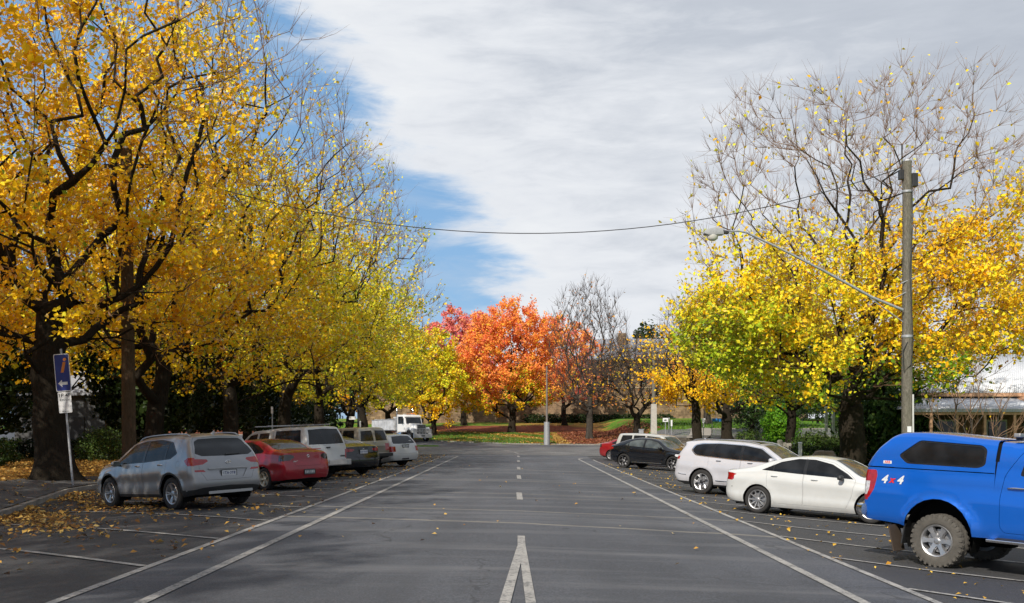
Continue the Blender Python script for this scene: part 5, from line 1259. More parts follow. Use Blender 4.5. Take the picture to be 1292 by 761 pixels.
def grow(root_pts, trunk_r, targets, bf, step, rng_, tip_r=.010, droop=0.0):
    """skeleton: nodes joined to the nearest and shortest way home; returns positions, parents, radii"""
    P = [np.array(p, float) for p in root_pts]; par = [-1] + list(range(len(P) - 1)); plen = [0.]
    for i in range(1, len(P)): plen.append(plen[-1] + np.linalg.norm(P[i] - P[i - 1]))
    cap = len(P) + int(len(targets) * 14); A = np.zeros((cap, 3)); PL = np.zeros(cap); PA = np.zeros(cap, int) - 1
    n = len(P); A[:n] = P; PL[:n] = plen; PA[:n] = par; lo = max(1, int(n * .62)); fork = A[n - 1].copy(); base_pl = PL[lo]
    order = np.argsort(np.linalg.norm(targets - fork, axis=1) + rng_.uniform(0, 1.0, len(targets)))
    tips = []
    for t in targets[order]:
        d = A[lo:n] - t; dist = np.sqrt((d * d).sum(1)); up = np.maximum(0, A[lo:n, 2] - t[2])
        c = dist + bf * (PL[lo:n] - base_pl) + .9 * np.maximum(0, up - .3 * dist)
        i = lo + int(np.argmin(c)); dd = t - A[i]; L_ = np.linalg.norm(dd)
        if L_ < step * .3: continue
        k = max(1, int(round(L_ / step)))
        if n + k >= cap: break
        j = rng_.normal(size=3) * L_ * .035; sag = L_ * .08
        p0 = A[i].copy(); last = i
        for q in range(1, k + 1):
            s = q / k; w_ = 4 * s * (1 - s)
            pos = p0 + dd * s + j * w_; pos[2] += sag * w_ * (.8 if dd[2] > 0 else .3) * (-1 if dd[2] > L_ * .5 else .6) - droop * s * L_ * .1
            A[n] = pos + rng_.normal(size=3) * step * .03; PA[n] = last; PL[n] = PL[last] + L_ / k; last = n; n += 1
        tips.append(last)
    A = A[:n]; PA = PA[:n]
    cnt = np.zeros(n); cnt[tips] = 1
    for i in range(n - 1, 0, -1): cnt[PA[i]] += max(cnt[i], .3 if cnt[i] == 0 else 0)
    e = math.log(trunk_r / tip_r) / math.log(max(cnt[0], 3))
    rad = tip_r * np.maximum(cnt, 1) ** e
    return A, PA, rad, np.array(tips), cnt
def seg_mesh(name, A, PA, rad, cnt, sel, sides):
    """tapered tubes for the chosen segments; rings shared in direction so limbs flow"""
    n = len(A)
    main = np.full(n, -1); best = np.zeros(n)
    for i in range(1, n):
        p = PA[i]
        if cnt[i] > best[p]: best[p] = cnt[i]; main[p] = i
    D = np.zeros((n, 3)); own = np.zeros((n, 3)); own[1:] = A[1:] - A[PA[1:]]; own[0] = own[1]
    own /= np.linalg.norm(own, axis=1, keepdims=True) + 1e-9
    D = own.copy(); m = main >= 0; D[m] = own[m] + own[main[m]]; D /= np.linalg.norm(D, axis=1, keepdims=True) + 1e-9
    is_main = np.zeros(n, bool); is_main[main[main >= 0]] = True
    S = np.array([i for i in sel if i > 0]);
    if len(S) == 0: return None
    p = PA[S]; cont = is_main[S]
    d0 = np.where(cont[:, None], D[p], own[S]); d1 = D[S]
    r0 = np.where(cont, rad[p], np.minimum(rad[p] * .9, rad[S] * 1.25)); r1 = rad[S]
    ref = np.array([0.83, .11, .0]); ref2 = np.array([.1, .9, .05])
    def ring(c, d, r):
        u = np.cross(d, ref); bad = np.linalg.norm(u, axis=1) < .25; u[bad] = np.cross(d[bad], ref2); u /= np.linalg.norm(u, axis=1, keepdims=True) + 1e-9; v = np.cross(d, u)
        t = np.linspace(0, 2 * np.pi, sides, endpoint=False)
        return c[:, None] + (u[:, None] * np.cos(t)[None, :, None] + v[:, None] * np.sin(t)[None, :, None]) * r[:, None, None]
    V = np.concatenate([ring(A[p], d0, r0), ring(A[S], d1, r1)], 1).reshape(-1, 3)
    k = np.arange(len(S))[:, None, None] * 2 * sides; j = np.arange(sides); q = np.stack([j, (j + 1) % sides, sides + (j + 1) % sides, sides + j], 1)[None]
    return mesh_np(name, V, (k + q).reshape(-1, 4), sides > 3)
def trunk_mesh(name, pts, r_top, r_base, n=18, rr=rng):
    """fluted, flaring butt of the tree"""
    pts = [Vector(p) for p in pts]; zs_ = np.linspace(0, 1, 16); V = []; ph = rr.uniform(0, 6.28, 4); h = pts[-1].z - pts[0].z
    for s in zs_:
        q = s * (len(pts) - 1); i = min(int(q), len(pts) - 2); p = pts[i].lerp(pts[i + 1], q - i); z = p.z - pts[0].z
        r = r_base + (r_top - r_base) * s; r *= 1 + .55 * math.exp(-z / .38)
        for k in range(n):
            t = 2 * math.pi * k / n; f = 1 + (.10 * math.sin(3 * t + ph[0]) + .07 * math.sin(5 * t + ph[1] + s)) * (1 + 1.6 * math.exp(-z / .45)) + .035 * math.sin(9 * t + ph[2] + 5 * s) + rr.uniform(-.015, .015)
            V.append((p.x + r * f * math.cos(t), p.y + r * f * math.sin(t), p.z))
    F = [(i * n + k, i * n + (k + 1) % n, (i + 1) * n + (k + 1) % n, (i + 1) * n + k) for i in range(15) for k in range(n)]
    return mesh_np(name, V, F, True)
def tree(name, label, cat, x, y, ells, trunk_h, trunk_r, n_t=500, step=.75, leaves=20000, size=.14, kinds=(('gold', 1.0),), dens=None, tintf=None, bf=.38, lean=(0, 0), seed=1, tip_r=.010,
         twigs=4, twig_len=.9, twig_up=.5, bark=None, twigm=None, group=None, shell=.35, multi=None, zb=None, tsides=3, leaf_spread=.22, clump=0.0):
    r = np.random.default_rng(seed); z = (ground_z(x, y) if zb is None else zb) - .08
    root = empty(name, (x, y, z)); tag(root, label, cat, group); bark = bark or BARK; twigm = twigm or TWIG
    nt = max(4, int(trunk_h / .5)); wob = np.cumsum(r.normal(0, .035, (nt + 1, 2)), 0)
    pts = [(lean[0] * (i / nt) ** 1.4 + (wob[i, 0] if i > 1 else 0), lean[1] * (i / nt) ** 1.4 + (wob[i, 1] if i > 1 else 0), trunk_h * i / nt) for i in range(nt + 1)]
    T_ = sample_ells(ells, n_t, r, shell); T_ = T_[T_[:, 2] > trunk_h * .55]
    A, PA, rad, tips, cnt = grow(pts, trunk_r, T_, bf, step, r, tip_r)
    ntr = len(pts); lo = int(ntr * .62); top = pts[:lo + 2]
    link('trunk', trunk_mesh('trunk', top, rad[min(lo + 1, ntr - 1)] * 1.02, trunk_r, rr=r), root, bark)
    allid = np.arange(len(A)); nb = allid > lo
    th = seg_mesh('limb', A, PA, rad, cnt, allid[nb & (rad > .06)], 9); md = seg_mesh('branch', A, PA, rad, cnt, allid[nb & (rad <= .06) & (rad > .022)], 5); tn = seg_mesh('branchlet', A, PA, rad, cnt, allid[nb & (rad <= .022)], 4 if tsides > 3 else 3)
    for nm, me, mt in (('limb', th, bark), ('branch', md, bark), ('branchlet', tn, twigm)):
        if me is not None: tag(link(nm, me, root, mt), kind='stuff')
    # twigs
    src = allid[(rad < .03) & nb]; 
    cen = np.array([np.average([e[0] for e in ells]), np.average([e[1] for e in ells]), trunk_h * .8])
    base = np.repeat(src, twigs); base = base[r.uniform(size=len(base)) < .8]; n = len(base)
    own = A[base] - A[PA[base]]; own /= np.linalg.norm(own, axis=1, keepdims=True) + 1e-9
    d = own * 1.0 + r.normal(size=(n, 3)) * .46 + np.array([0, 0, twig_up]); d /= np.linalg.norm(d, axis=1, keepdims=True)
    L_ = (twig_len * r.uniform(.35, 1.2, n))[:, None]; p0 = A[base]; pm_ = p0 + d * L_ * .5; d2 = d + np.array([0, 0, twig_up * .5]) + r.normal(size=(n, 3)) * .15; d2 /= np.linalg.norm(d2, axis=1, keepdims=True); p1 = pm_ + d2 * L_ * .5
    u = np.cross(d, [.3, .9, .1]); u /= np.linalg.norm(u, axis=1, keepdims=True) + 1e-9; v = np.cross(d, u); rt = max(.0075, y * .00014)
    def tri(c, k): return np.stack([c + u * k, c - u * k * .5 + v * k * .87, c - u * k * .5 - v * k * .87], 1)
    V = np.concatenate([tri(p0, rt), tri(pm_, rt * .75), tri(p1, rt * .3)], 1).reshape(-1, 3)
    q = np.array([[0, 1, 4, 3], [1, 2, 5, 4], [2, 0, 3, 5], [3, 4, 7, 6], [4, 5, 8, 7], [5, 3, 6, 8]])
    tag(link('twigs', mesh_np('twigs', V, (np.arange(n)[:, None, None] * 9 + q[None]).reshape(-1, 4)), root, twigm), kind='stuff')
    # leaves along the twigs
    if leaves:
        h = A[:, 2].max(); w_ = np.ones(n)
        if dens is not None: w_ = np.clip(dens(p1, r), 0, None)
        if clump: 
            ph = r.uniform(0, 6, 6); f = np.sin(p1[:, 0] * 1.1 + ph[0]) * np.sin(p1[:, 1] * 1.2 + ph[1]) * np.sin(p1[:, 2] * 1.3 + ph[2]) + .5 * np.sin(p1[:, 0] * 2.7 + ph[3]) * np.sin(p1[:, 2] * 2.9 + ph[4])
            w_ = w_ * np.clip(1 + clump * f * 2.2, .03, None)
        w_ = w_ / w_.sum(); idx = r.choice(n, leaves, p=w_); s = r.uniform(.15, 1.08, leaves)[:, None]
        P = np.where(s < .5, p0[idx] + (pm_[idx] - p0[idx]) * s * 2, pm_[idx] + (p1[idx] - pm_[idx]) * (s - .5) * 2) + r.normal(size=(leaves, 3)) * leaf_spread * [1, 1, .8]
        P[:, 2] -= .05; N = r.normal(size=(leaves, 3)) + np.array([-.25, -.35, .75])
        tw = r.normal(0, .16, n)[idx] + r.normal(0, .12, leaves)
        tint = .5 + tw; 
        if tintf is not None: tint = tint + tintf(P, r)
        ks = r.uniform(size=leaves)
        if len(kinds) > 1 and callable(kinds[0]): which = kinds[0](P, r); names = kinds[1]
        else:
            names = [k for k, _ in kinds]; cum = np.cumsum([c for _, c in kinds]); cum = cum / cum[-1]; twk = r.uniform(size=n)[idx] * .7 + ks * .3; which = np.searchsorted(cum, np.clip(twk, 0, .9999))
        for k, nm in enumerate(names):
            mk = which == k
            if mk.sum(): tag(link('leaves', leaf_mesh('leaves', P[mk], N[mk], size, tint[mk], r=r), root, LEAF[nm]), kind='stuff')
    return root
def blob_bush(name, label, cat, x, y, ells, n, size, kind, seed=3, zb=None, stems=True, group=None, tint0=.5):
    r = np.random.default_rng(seed); z = ground_z(x, y) if zb is None else zb
    root = empty(name, (x, y, z - .03)); tag(root, label, cat, group)
    w_ = np.array([e[3] * e[4] + e[4] * e[5] + e[3] * e[5] for e in ells], float); w_ /= w_.sum(); idx = r.choice(len(ells), n, p=w_); E = np.array([e[:6] for e in ells], float)[idx]
    d = r.normal(size=(n, 3)); d /= np.linalg.norm(d, axis=1, keepdims=True)
    ph = r.uniform(0, 6, 3); lump = 1 + .20 * np.sin(d[:, 0] * 7 + ph[0] + E[:, 0]) * np.sin(d[:, 1] * 6 + ph[1] + 2 * d[:, 2]) + .13 * np.sin(d[:, 2] * 9 + ph[2] + E[:, 1])
    P = E[:, :3] + d * E[:, 3:6] * (lump * r.uniform(.55, 1.10, n) ** .6)[:, None]; k = P[:, 2] > .02; P = P[k]; d = d[k]
    tag(link('leaves', leaf_mesh('leaves', P, d * .8 + r.normal(size=P.shape) * .6, size, tint0 + r.normal(0, .2, len(P)), r=r), root, LEAF[kind]), kind='stuff')
    if stems:
        b = MB()
        for e in ells:
            for q in range(5):
                a = r.uniform(0, 6.28); b.path([(e[0] * .8, e[1] * .8, 0), (e[0] + e[3] * .3 * math.cos(a), e[1] + e[4] * .3 * math.sin(a), e[2] * .6), (e[0] + e[3] * .75 * math.cos(a), e[1] + e[4] * .75 * math.sin(a), e[2] + e[5] * r.uniform(.1, .6))], [.03, .02, .008], 5)
        tag(b.build('stems', BARK, root), kind='stuff')
    return root
# ============================================================ vehicles in place
def W(px, py, Z): return Vector(((px - 653) * Z / 1250, Z, CAM_H + (541 - py) * Z / 1250))
CARS = [
 (suv_silver, (-7.43, 21.5), 140, 1), (suv_white, (5.65, 30.4), -40, -1), (coupe_sedan_white, (5.70, 23.5), -40, -1), (ute_blue, (6.16, 14.50), -48, -1), (suv_black, (5.39, 50.2), -40, -1),
 (lambda: sedan('red_sedan', 'red small sedan with pale gold wheels, between the silver SUV and the white canopy pickup', P_RED), (-7.15, 28.2), 140, 1),
 (lambda: boxy('white_pickup', 'white dual-cab pickup with tall fitted canopy and chrome step bumper', P_WHITE, 'ute', 'pickup truck'), (-6.68, 34.6), 140, -1),
 (lambda: sedan('black_sedan', 'black sedan with a white plate, low between the white pickup and the beige wagon', P_BLACK, kind='black', plate_txt=''), (-5.88, 37.6), 140, -1),
 (lambda: boxy('beige_wagon', 'two-tone beige four-wheel-drive wagon beyond the black sedan', P_BEIGE, 'fourwd'), (-6.2, 42.8), 140, -1),
 (lambda: boxy('white_wagon', 'low white station wagon, last vehicle of the left row before the junction', P_WHITE, 'estate'), (-5.3, 45.6), 140, -1),
 (lambda: boxy('silver_wagon', 'pale silver wagon parked just beyond the black SUV', paint('pale_silver_paint', (.55, .55, .53), metal=.3, rough=.3), 'fourwd', nx=40), (6.25, 55.2), -40, -1),
 (lambda: sedan('dark_red_sedan', 'dark red car at the far end of the right-hand row', P_DKRED, nx=40, wheel=dict(Rr=.215, n=5, style='twin', mat=M['satin_metal'], w=.2)), (5.75, 61.0), -40, -1),
]
for fn, xy, hd, sd in CARS:
    r, S = fn(); place_car(r, S, xy, hd, sd)
# ---------------------------------------------------------------- tipper truck in the cross street
def truck():
    root = empty('tipper_truck'); tag(root, 'white bonneted tipper truck with a chrome bull bar on the cross street', 'truck')
    wp = paint('truck_white', (.74, .74, .74), rough=.35); tub = simple('tub_metal', (.55, .56, .58), .4, metal=.25, var=.25, scale=2)
    def B(name, parts, mat, par=root, bev=.02, sm=None):
        b = MB()
        for c, d in parts: b.box(c, d)
        return b.build(name, mat, par, bevel=bev, smooth=sm)
    B('chassis', [((-.3, .42, .85), (8.6, .12, .28)), ((-.3, -.42, .85), (8.6, .12, .28)), ((-3, 0, .85), (.2, .9, .2))], M['black_plastic'])
    b = MB(); b.prism(round_poly([(1.0, 1.05), (2.75, 1.05), (2.72, 1.85), (2.45, 2.55), (2.2, 2.92), (1.1, 2.98), (1.0, 2.9)], .10), -1.12, 1.12); cab = b.build('cab', wp, root, .5, .03)
    b = MB(); b.prism(round_poly([(2.60, .95), (4.15, .95), (4.2, 1.2), (4.15, 1.72), (3.9, 1.84), (2.62, 2.02)], .10), -.66, .66); b.build('bonnet', wp, root, .5, .06)
    for s in (1, -1):
        b = MB(); b.prism(round_poly([(2.9, 1.0), (2.95, 1.42), (3.2, 1.58), (4.0, 1.56), (4.18, 1.30), (4.2, .95), (4.05, .95), (3.95, 1.2), (3.55, 1.36), (3.15, 1.2), (3.05, 1.0)], .02), s * .62, s * 1.16); b.build('mudguard', wp, root, .6, .02)
        b = MB(); b.box((4.22, s * .86, 1.30), (.06, .30, .20)); b.build('headlight', M['clear_lens'], root, bevel=.03)
        b = MB(); b.prism([(1.25, 1.95), (2.42, 1.95), (2.42, 2.5), (2.20, 2.75), (1.25, 2.75)], s * 1.125, s * 1.14); b.build('side_window', M['glass'], root)
        b = MB(); b.prism([(1.2, 1.1), (2.5, 1.1), (2.5, 1.90), (1.2, 1.90)], s * 1.124, s * 1.136); b.build('door', wp, root)
        b = MB(); b.tube((.88, s * 1.02, .9), (.88, s * 1.02, 3.45), .085, n=12); b.tube((.88, s * 1.02, 3.4), (.78, s * 1.02, 3.62), .085, n=12); b.build('exhaust_stack', M['chrome'], root, .7)
        b = MB(); b.box((2.35, s * 1.38, 2.35), (.10, .20, .55)); mo = b.build('side_mirror', M['black_plastic'], root, bevel=.02); MB().tube((2.3, s * 1.1, 2.5), (2.35, s * 1.35, 2.5), .02).build('mirror_arm', M['chrome'], mo)
        b = MB(); b.tube((.2, s * .9, .80), (1.9, s * .9, .80), .30, n=20); b.build('fuel_tank', M['chrome'], root, .7, .02)
    b = MB(); b.prism([(.0, -.98), (.0, .98), (.0, .98), (.0, -.98)], 0, .01, 'Z')
    ws = MB(); ws.add([(2.76, -.96, 1.98), (2.76, .96, 1.98), (2.53, .92, 2.60), (2.53, -.92, 2.60), (2.70, -.96, 1.98), (2.70, .96, 1.98), (2.47, .92, 2.60), (2.47, -.92, 2.60)], [(0, 1, 2, 3), (4, 7, 6, 5), (0, 4, 5, 1), (1, 5, 6, 2), (2, 6, 7, 3), (3, 7, 4, 0)]); ws.build('windscreen', M['glass'], root)
    B('sun_visor', [((2.50, 0, 2.74), (.22, 2.1, .10))], wp); 
    gr = B('grille', [((4.20, 0, 1.40), (.06, 1.0, .78))], M['black_plastic']); B('grille_surround', [((4.215, s * .53, 1.40), (.09, .06, .86)) for s in (1, -1)] + [((4.215, 0, z), (.09, 1.1, .06)) for z in (1.82, .98)], M['chrome'], gr, .012)
    for z in np.linspace(1.08, 1.72, 7): B('grille_bar', [((4.235, 0, z), (.03, .96, .03))], M['chrome'], gr, 0)
    bb = MB(); bb.box((4.52, 0, .62), (.16, 2.35, .46)); bb.box((4.46, .95, 1.1), (.08, .42, .52)); bb.box((4.46, -.95, 1.1), (.08, .42, .52)); bb.tube((4.50, -.72, 1.36), (4.50, .72, 1.36), .035); bb.tube((4.50, -.72, 1.12), (4.50, .72, 1.12), .035)
    for y in (-.36, 0, .36): bb.tube((4.50, y, .8), (4.50, y, 1.36), .03)
    bb.build('bull_bar', simple('bar_alloy', (.62, .62, .62), .32, metal=.7, var=.1), root, bevel=.02)
    B('number_plate', [((4.62, 0, .62), (.01, .40, .14))], M['dark_plate'])
    for y in (-.5, -.25, .25, .5): B('cab_light', [((2.2, y, 3.03), (.10, .14, .07))], M['amber_lens'])
    B('beacon', [((1.7, .5, 3.08), (.3, .4, .12))], M['amber_lens']); B('roof_pod', [((1.7, 0, 3.01), (.5, 1.3, .05))], wp)
    # tub: side walls, floor, ribs, tarp rail
    t_ = MB(); t_.box((-2.0, 1.18, 1.85), (4.9, .06, 1.15)); t_.box((-2.0, -1.18, 1.85), (4.9, .06, 1.15)); t_.box((.47, 0, 1.95), (.06, 2.3, 1.35)); t_.box((-4.47, 0, 1.85), (.06, 2.3, 1.15)); t_.box((-2.0, 0, 1.26), (4.95, 2.3, .08)); tb = t_.build('tipper_tub', tub, root, bevel=.01)
    for x in np.linspace(-4.3, .3, 8):
        for s in (1, -1): B('tub_rib', [((x, s * 1.235, 1.85), (.08, .05, 1.1))], tub, tb, .01)
    for s in (1, -1): B('top_rail', [((-2.0, s * 1.20, 2.45), (5.0, .10, .07))], M['satin_metal'], tb, .01)
    B('tarp_roll', [((.3, 0, 2.66), (.2, 2.2, .16)), ((-.9, 0, 2.5), (.12, 2.3, .06)), ((-2.4, 0, 2.5), (.12, 2.3, .06)), ((-3.9, 0, 2.5), (.12, 2.3, .06))], simple('tarp', (.6, .6, .6), .8))
    ty = MB(); ty.lathe([(.3, .13), (.34, .15), (.50, .14), (.52, .10), (.52, -.10), (.50, -.14), (.3, -.13)], 28); tm = ty.mesh('tyre', .5); tm.materials.append(M['rubber'])
    rm = MB(); rm.lathe([(0, .13), (.09, .13), (.11, .05), (.22, .03), (.28, .11), (.31, .14), (.30, -.1), (0, -.1)], 24); rme = rm.mesh('rim', .5); rme.materials.append(M['alloy'])
    for x, dbl in ((3.55, 0), (-2.6, 1), (-3.75, 1)):
        for s in (1, -1):
            for k in range(2 if dbl else 1):
                we = empty('wheel', (x, s * (1.02 - k * .32), .52), 0 if s > 0 else math.pi); we.parent = root; link('tyre', tm, we); link('rim', rme, we)
    return root
tk = truck(); h = R(-52); f = Vector((math.cos(h), math.sin(h), 0)); ft = Vector((-10.9, 108.5, 0)); c = ft - f * 3.55
c.z = Tf(c.x, c.y) ; pz = Tf(ft.x, ft.y); bk = c - f * 3.2; pitch = math.atan2(pz - Tf(bk.x, bk.y), 6.7)
tk.location = (c.x, c.y, (pz + Tf(bk.x, bk.y)) / 2 + .02); tk.rotation_euler = (0, -pitch, h)

# ============================================================ poles, lamp, wires, signs
WOODP = mat_bark('weathered_pole', (.20, .175, .15)); WOODB = mat_bark('brown_pole', (.13, .085, .055))
def wood_pole(name, label, x, y, h, r0, r1, mat, lean=(0, 0)):
    z = ground_z(x, y) - .2; root = empty(name, (x, y, z)); tag(root, label, 'power pole')
    rr = np.random.default_rng(int(abs(x) * 10)); n = 18; V = []; m = 30
    for i in range(m + 1):
        s = i / m; r = r0 + (r1 - r0) * s
        for k in range(n):
            t = 2 * math.pi * k / n; f = 1 + .035 * math.sin(5 * t + 1.3) + .02 * math.sin(11 * t + s * 3) - (.10 if k % 6 == 2 else 0) * (0.4 + .6 * math.sin(s * 9 + k))
            V.append((r * f * math.cos(t) + lean[0] * s, r * f * math.sin(t) + lean[1] * s, h * s))
    F = [(i * n + k, i * n + (k + 1) % n, (i + 1) * n + (k + 1) % n, (i + 1) * n + k) for i in range(m) for k in range(n)]
    me = mesh_np('pole', V, F, True); link('pole', me, root, mat)
    MB().tube((lean[0], lean[1], h - .01), (lean[0], lean[1], h + .05), r1 * 1.04, r1 * .9, 16).build('pole_cap', M['galv'], root)
    return root, z
rp, rz_ = wood_pole('power_pole', 'tall weathered grey timber power pole carrying the street lamp arm', 13.45, 34.2, 11.45, .195, .15, WOODP)
zt_p = 11.3
b = MB(); b.box((-.22, -.02, zt_p - .32), (.16, .16, .34)); b.box((.24, 0, zt_p - .5), (.20, .22, .46)); b.tube((.1, 0, zt_p - .35), (.34, 0, zt_p - .35), .03); b.build('fuse_box', M['sign_black'], rp, bevel=.02)
b = MB(); b.lathe([(.17, 0), (.185, .02), (.185, .07), (.17, .09)], 18, 'Z', (0, 0, zt_p - .95), True); b.lathe([(.18, 0), (.195, .02), (.195, .08), (.18, .1)], 18, 'Z', (0, 0, 5.35), True); b.build('steel_band', M['galv'], rp, .6)
for z, sx in ((7.45, 1), (6.95, -1)): MB().tube((-.5 if sx < 0 else -.3, -.16, z - .25), (.55 if sx > 0 else .2, -.1, z + .12), .018, n=6).build('step_peg', M['galv'], rp)
b = MB(); b.path([(.16, -.10, 3.4), (.165, -.10, 1.2), (.165, -.1, .3)], .035, 8); b.build('conduit', simple('pvc', (.55, .55, .55), .5), rp, .8)
b = MB(); b.path([(.1, -.17, 10.6), (.12, -.19, 9.2), (.02, -.19, 7.6), (.14, -.18, 5.2), (.05, -.2, 4.4), (-.18, -.18, 4.2), (-.2, -.17, 4.9), (-.05, -.17, 5.2)], .016, 6); b.build('loose_cable', M['sign_black'], rp, .9)
MB().box((0, -.19, 2.2), (.14, .01, .2)).build('pole_plate', M['sign_white'], rp)
# lamp arm: up and out over the parking lane
arm = MB(); px0 = W(1139, 391, 34.0); e1 = W(942, 293.5, 33.4); e2 = W(918, 292, 33.3)
o0 = Vector((13.45, 34.2, rz_))
def rel(v): return v - o0
arm.path([rel(px0), rel(W(1100, 375, 33.9)), rel(W(1040, 342, 33.7)), rel(W(985, 314, 33.5)), rel(e1), rel(W(932, 291.6, 33.35)), rel(e2)], [.05, .047, .043, .04, .036, .034, .032], 10)
ao = arm.build('lamp_arm', M['galv'], rp, .9)
b = MB(); b.tube(rel(W(1139, 406, 34.0)), rel(W(1095, 374, 33.9)), .018, n=6); b.build('arm_brace', M['galv'], ao)
lamp = empty('street_lamp', W(905, 294, 33.2)); tag(lamp, 'grey street lamp head with a clear bowl at the end of the long arm', 'street lamp')
b = MB(); b.prism(round_poly([(-.46, -.04), (-.42, .09), (-.1, .17), (.16, .15), (.20, -.07), (-.3, -.09)], .03), -.15, .15); b.build('lamp_housing', simple('lamp_grey', (.32, .33, .34), .5), lamp, .5, .02)
b = MB(); b.prism(round_poly([(.16, -.04), (.16, .09), (.38, .05), (.38, -.03)], .02), -.09, .09); b.build('lamp_gear', M['sign_black'], lamp, .5, .015)
b = MB(); b.lathe([(0, -.27), (.07, -.26), (.14, -.20), (.155, -.09), (.15, -.04)], 18, 'Z', (-.16, 0, 0)); me = b.mesh('lamp_bowl', .8)
for v in me.vertices: v.co.x = -.16 + (v.co.x + .16) * 1.25
link('lamp_bowl', me, lamp, simple('lamp_bowl', (.55, .54, .50), .12, coat=.6))
lp, lz_ = wood_pole('power_pole', 'brown timber power pole rising behind the silver SUV into the left tree', -13.0, 33.2, 11.2, .235, .18, WOODB, (-.12, 0))
b = MB(); b.box((0, -.1, 10.6), (1.6, .1, .12)); b.build('crossarm', WOODB, lp)
def cable(name, label, a, c, sag, r=.016, n=36):
    a, c = Vector(a), Vector(c); o = (a + c) / 2; b = MB()
    b.path([a.lerp(c, i / n) - o - Vector((0, 0, sag * 4 * (i / n) * (1 - i / n))) for i in range(n + 1)], r, 5)
    ob = b.build(name, M['sign_black'], None, 1.); ob.location = o; tag(ob, label, 'cable'); return ob
cable('overhead_cable', 'black overhead cable sagging right across the street between the two timber poles', (-13.1, 33.1, 10.8), (13.25, 34.1, 10.75), 2.40, .015)
cable('overhead_cable', 'thin cable leaving the left timber pole towards the upper left corner', (-13.1, 33.0, 10.7), (-17.2, 19.5, 10.2), .15, .015)
# steel lamp post at the junction
def steel_post(name, label, x, y, h, r0, r1, arm_=None, cat='lamp post'):
    z = ground_z(x, y) - .05; root = empty(name, (x, y, z)); tag(root, label, cat)
    b = MB(); b.tube((0, 0, 0), (0, 0, 2.6), r0 * 1.25, r0 * 1.15, 14); b.build('post_base', M['galv'], root, .7); b = MB(); b.tube((0, 0, 2.6), (0, 0, h), r0 * .45, r1, 12); b.build('post', simple('weathered_steel', (.16, .14, .13), .7), root, .7)
    MB().box((r0 * 1.15, -.0, .9), (.04, .14, .5)).build('access_door', M['galv'], root)
    if arm_:
        b = MB(); b.path([(0, 0, h - .3), (arm_ * .4, 0, h + .25), (arm_, 0, h + .35)], .04, 6); ar = b.build('lamp_arm', M['galv'], root, .9)
        MB().prism(round_poly([(arm_ - .1, h + .28), (arm_ + .55, h + .30), (arm_ + .5, h + .42), (arm_, h + .45)], .03), -.14, .14).build('lamp_head', simple('lamp_grey', (.3, .3, .3), .5), root, .5)
    return root
steel_post('lamp_post', 'plain grey steel lamp post on the leafy bank right of the orange tree', 3.05, 101.6 + 1.5, 8.4, .26, .07)
cp = empty('concrete_pole', (12.1, 88, ground_z(12.1, 88) - .05)); tag(cp, 'pale concrete power pole standing beyond the black SUV', 'power pole')
b = MB(); b.box((0, 0, 2.0), (.56, .5, 4.0), taper=(.85, .85)); b.build('concrete_base', simple('pale_concrete', (.42, .40, .36), .85, var=.12, bump=.3), cp, bevel=.03)
b = MB(); b.tube((0, 0, 3.9), (0, 0, 9.3), .17, .14, 12); b.build('timber_top', WOODP, cp, .8); MB().box((0, 0, 8.7), (1.9, .1, .12)).build('crossarm', WOODP, cp)
sb = empty('service_pillar', (11.6, 93, ground_z(11.6, 93))); tag(sb, 'short grey service pillar between the bare trees and the concrete pole', 'post'); MB().box((0, 0, .85), (.44, .4, 1.8), taper=(.95, .95)).build('pillar_body', M['galv'], sb, bevel=.03); MB().box((0, 0, 1.78), (.5, .46, .06)).build('pillar_cap', M['galv'], sb)
# information sign, leaning a little
sx, sy = W(92, 612, 28.6).x, 28.6; sz = ground_z(sx, sy) + .0
sg = empty('information_sign', (sx, sy, sz)); tag(sg, 'blue information sign with an orange letter i above a white parking plate', 'sign'); sg.rotation_euler = (0, R(-4.8), R(8))
MB().tube((0, 0, -.1), (0, 0, 3.95), .032, n=12).build('sign_post', M['galv'], sg, .8)
bp = MB().prism(round_poly([(-.21, 2.72), (.21, 2.72), (.21, 3.80), (-.21, 3.80)], .05), -.052, -.040).build('blue_panel', M['sign_white'], sg)
ip = MB().prism(round_poly([(-.19, 2.74), (.19, 2.74), (.19, 3.78), (-.19, 3.78)], .04), -.056, -.0525).build('blue_face', M['sign_blue'], bp)
fm = lambda x, z, y=-.058: Matrix.Translation((x, y, z)) @ Matrix(((1, 0, 0, 0), (0, 0, -1, 0), (0, 1, 0, 0), (0, 0, 0, 1)))
text_obj('letter_i', 'i', .62, M['sign_orange'], bp, fm(.0, 3.46), .0015, offset=.012, shear=.25)
MB().prism([(-.14, 2.95), (-.03, 3.055), (-.03, 2.99), (.12, 2.99), (.12, 2.91), (-.03, 2.91), (-.03, 2.845)], -.0585, -.0565).build('arrow', M['sign_white'], bp)
wpn = MB().prism(round_poly([(-.18, 2.10), (.18, 2.10), (.18, 2.70), (-.18, 2.70)], .02), -.052, -.044).build('parking_plate', M['sign_white'], sg)
text_obj('plate_lettering', '1P 4P', .15, M['sign_black'], wpn, fm(0, 2.60, -.054), .001, offset=.001)
text_obj('plate_lettering', '8.30-5.30', .075, M['sign_black'], wpn, fm(0, 2.47, -.054), .001); text_obj('plate_lettering', 'MON-FRI', .05, M['sign_black'], wpn, fm(0, 2.14, -.054), .001)
for z in (3.6, 2.9, 2.4): MB().box((0, -.02, z), (.12, .06, .04)).build('bracket', M['galv'], sg)
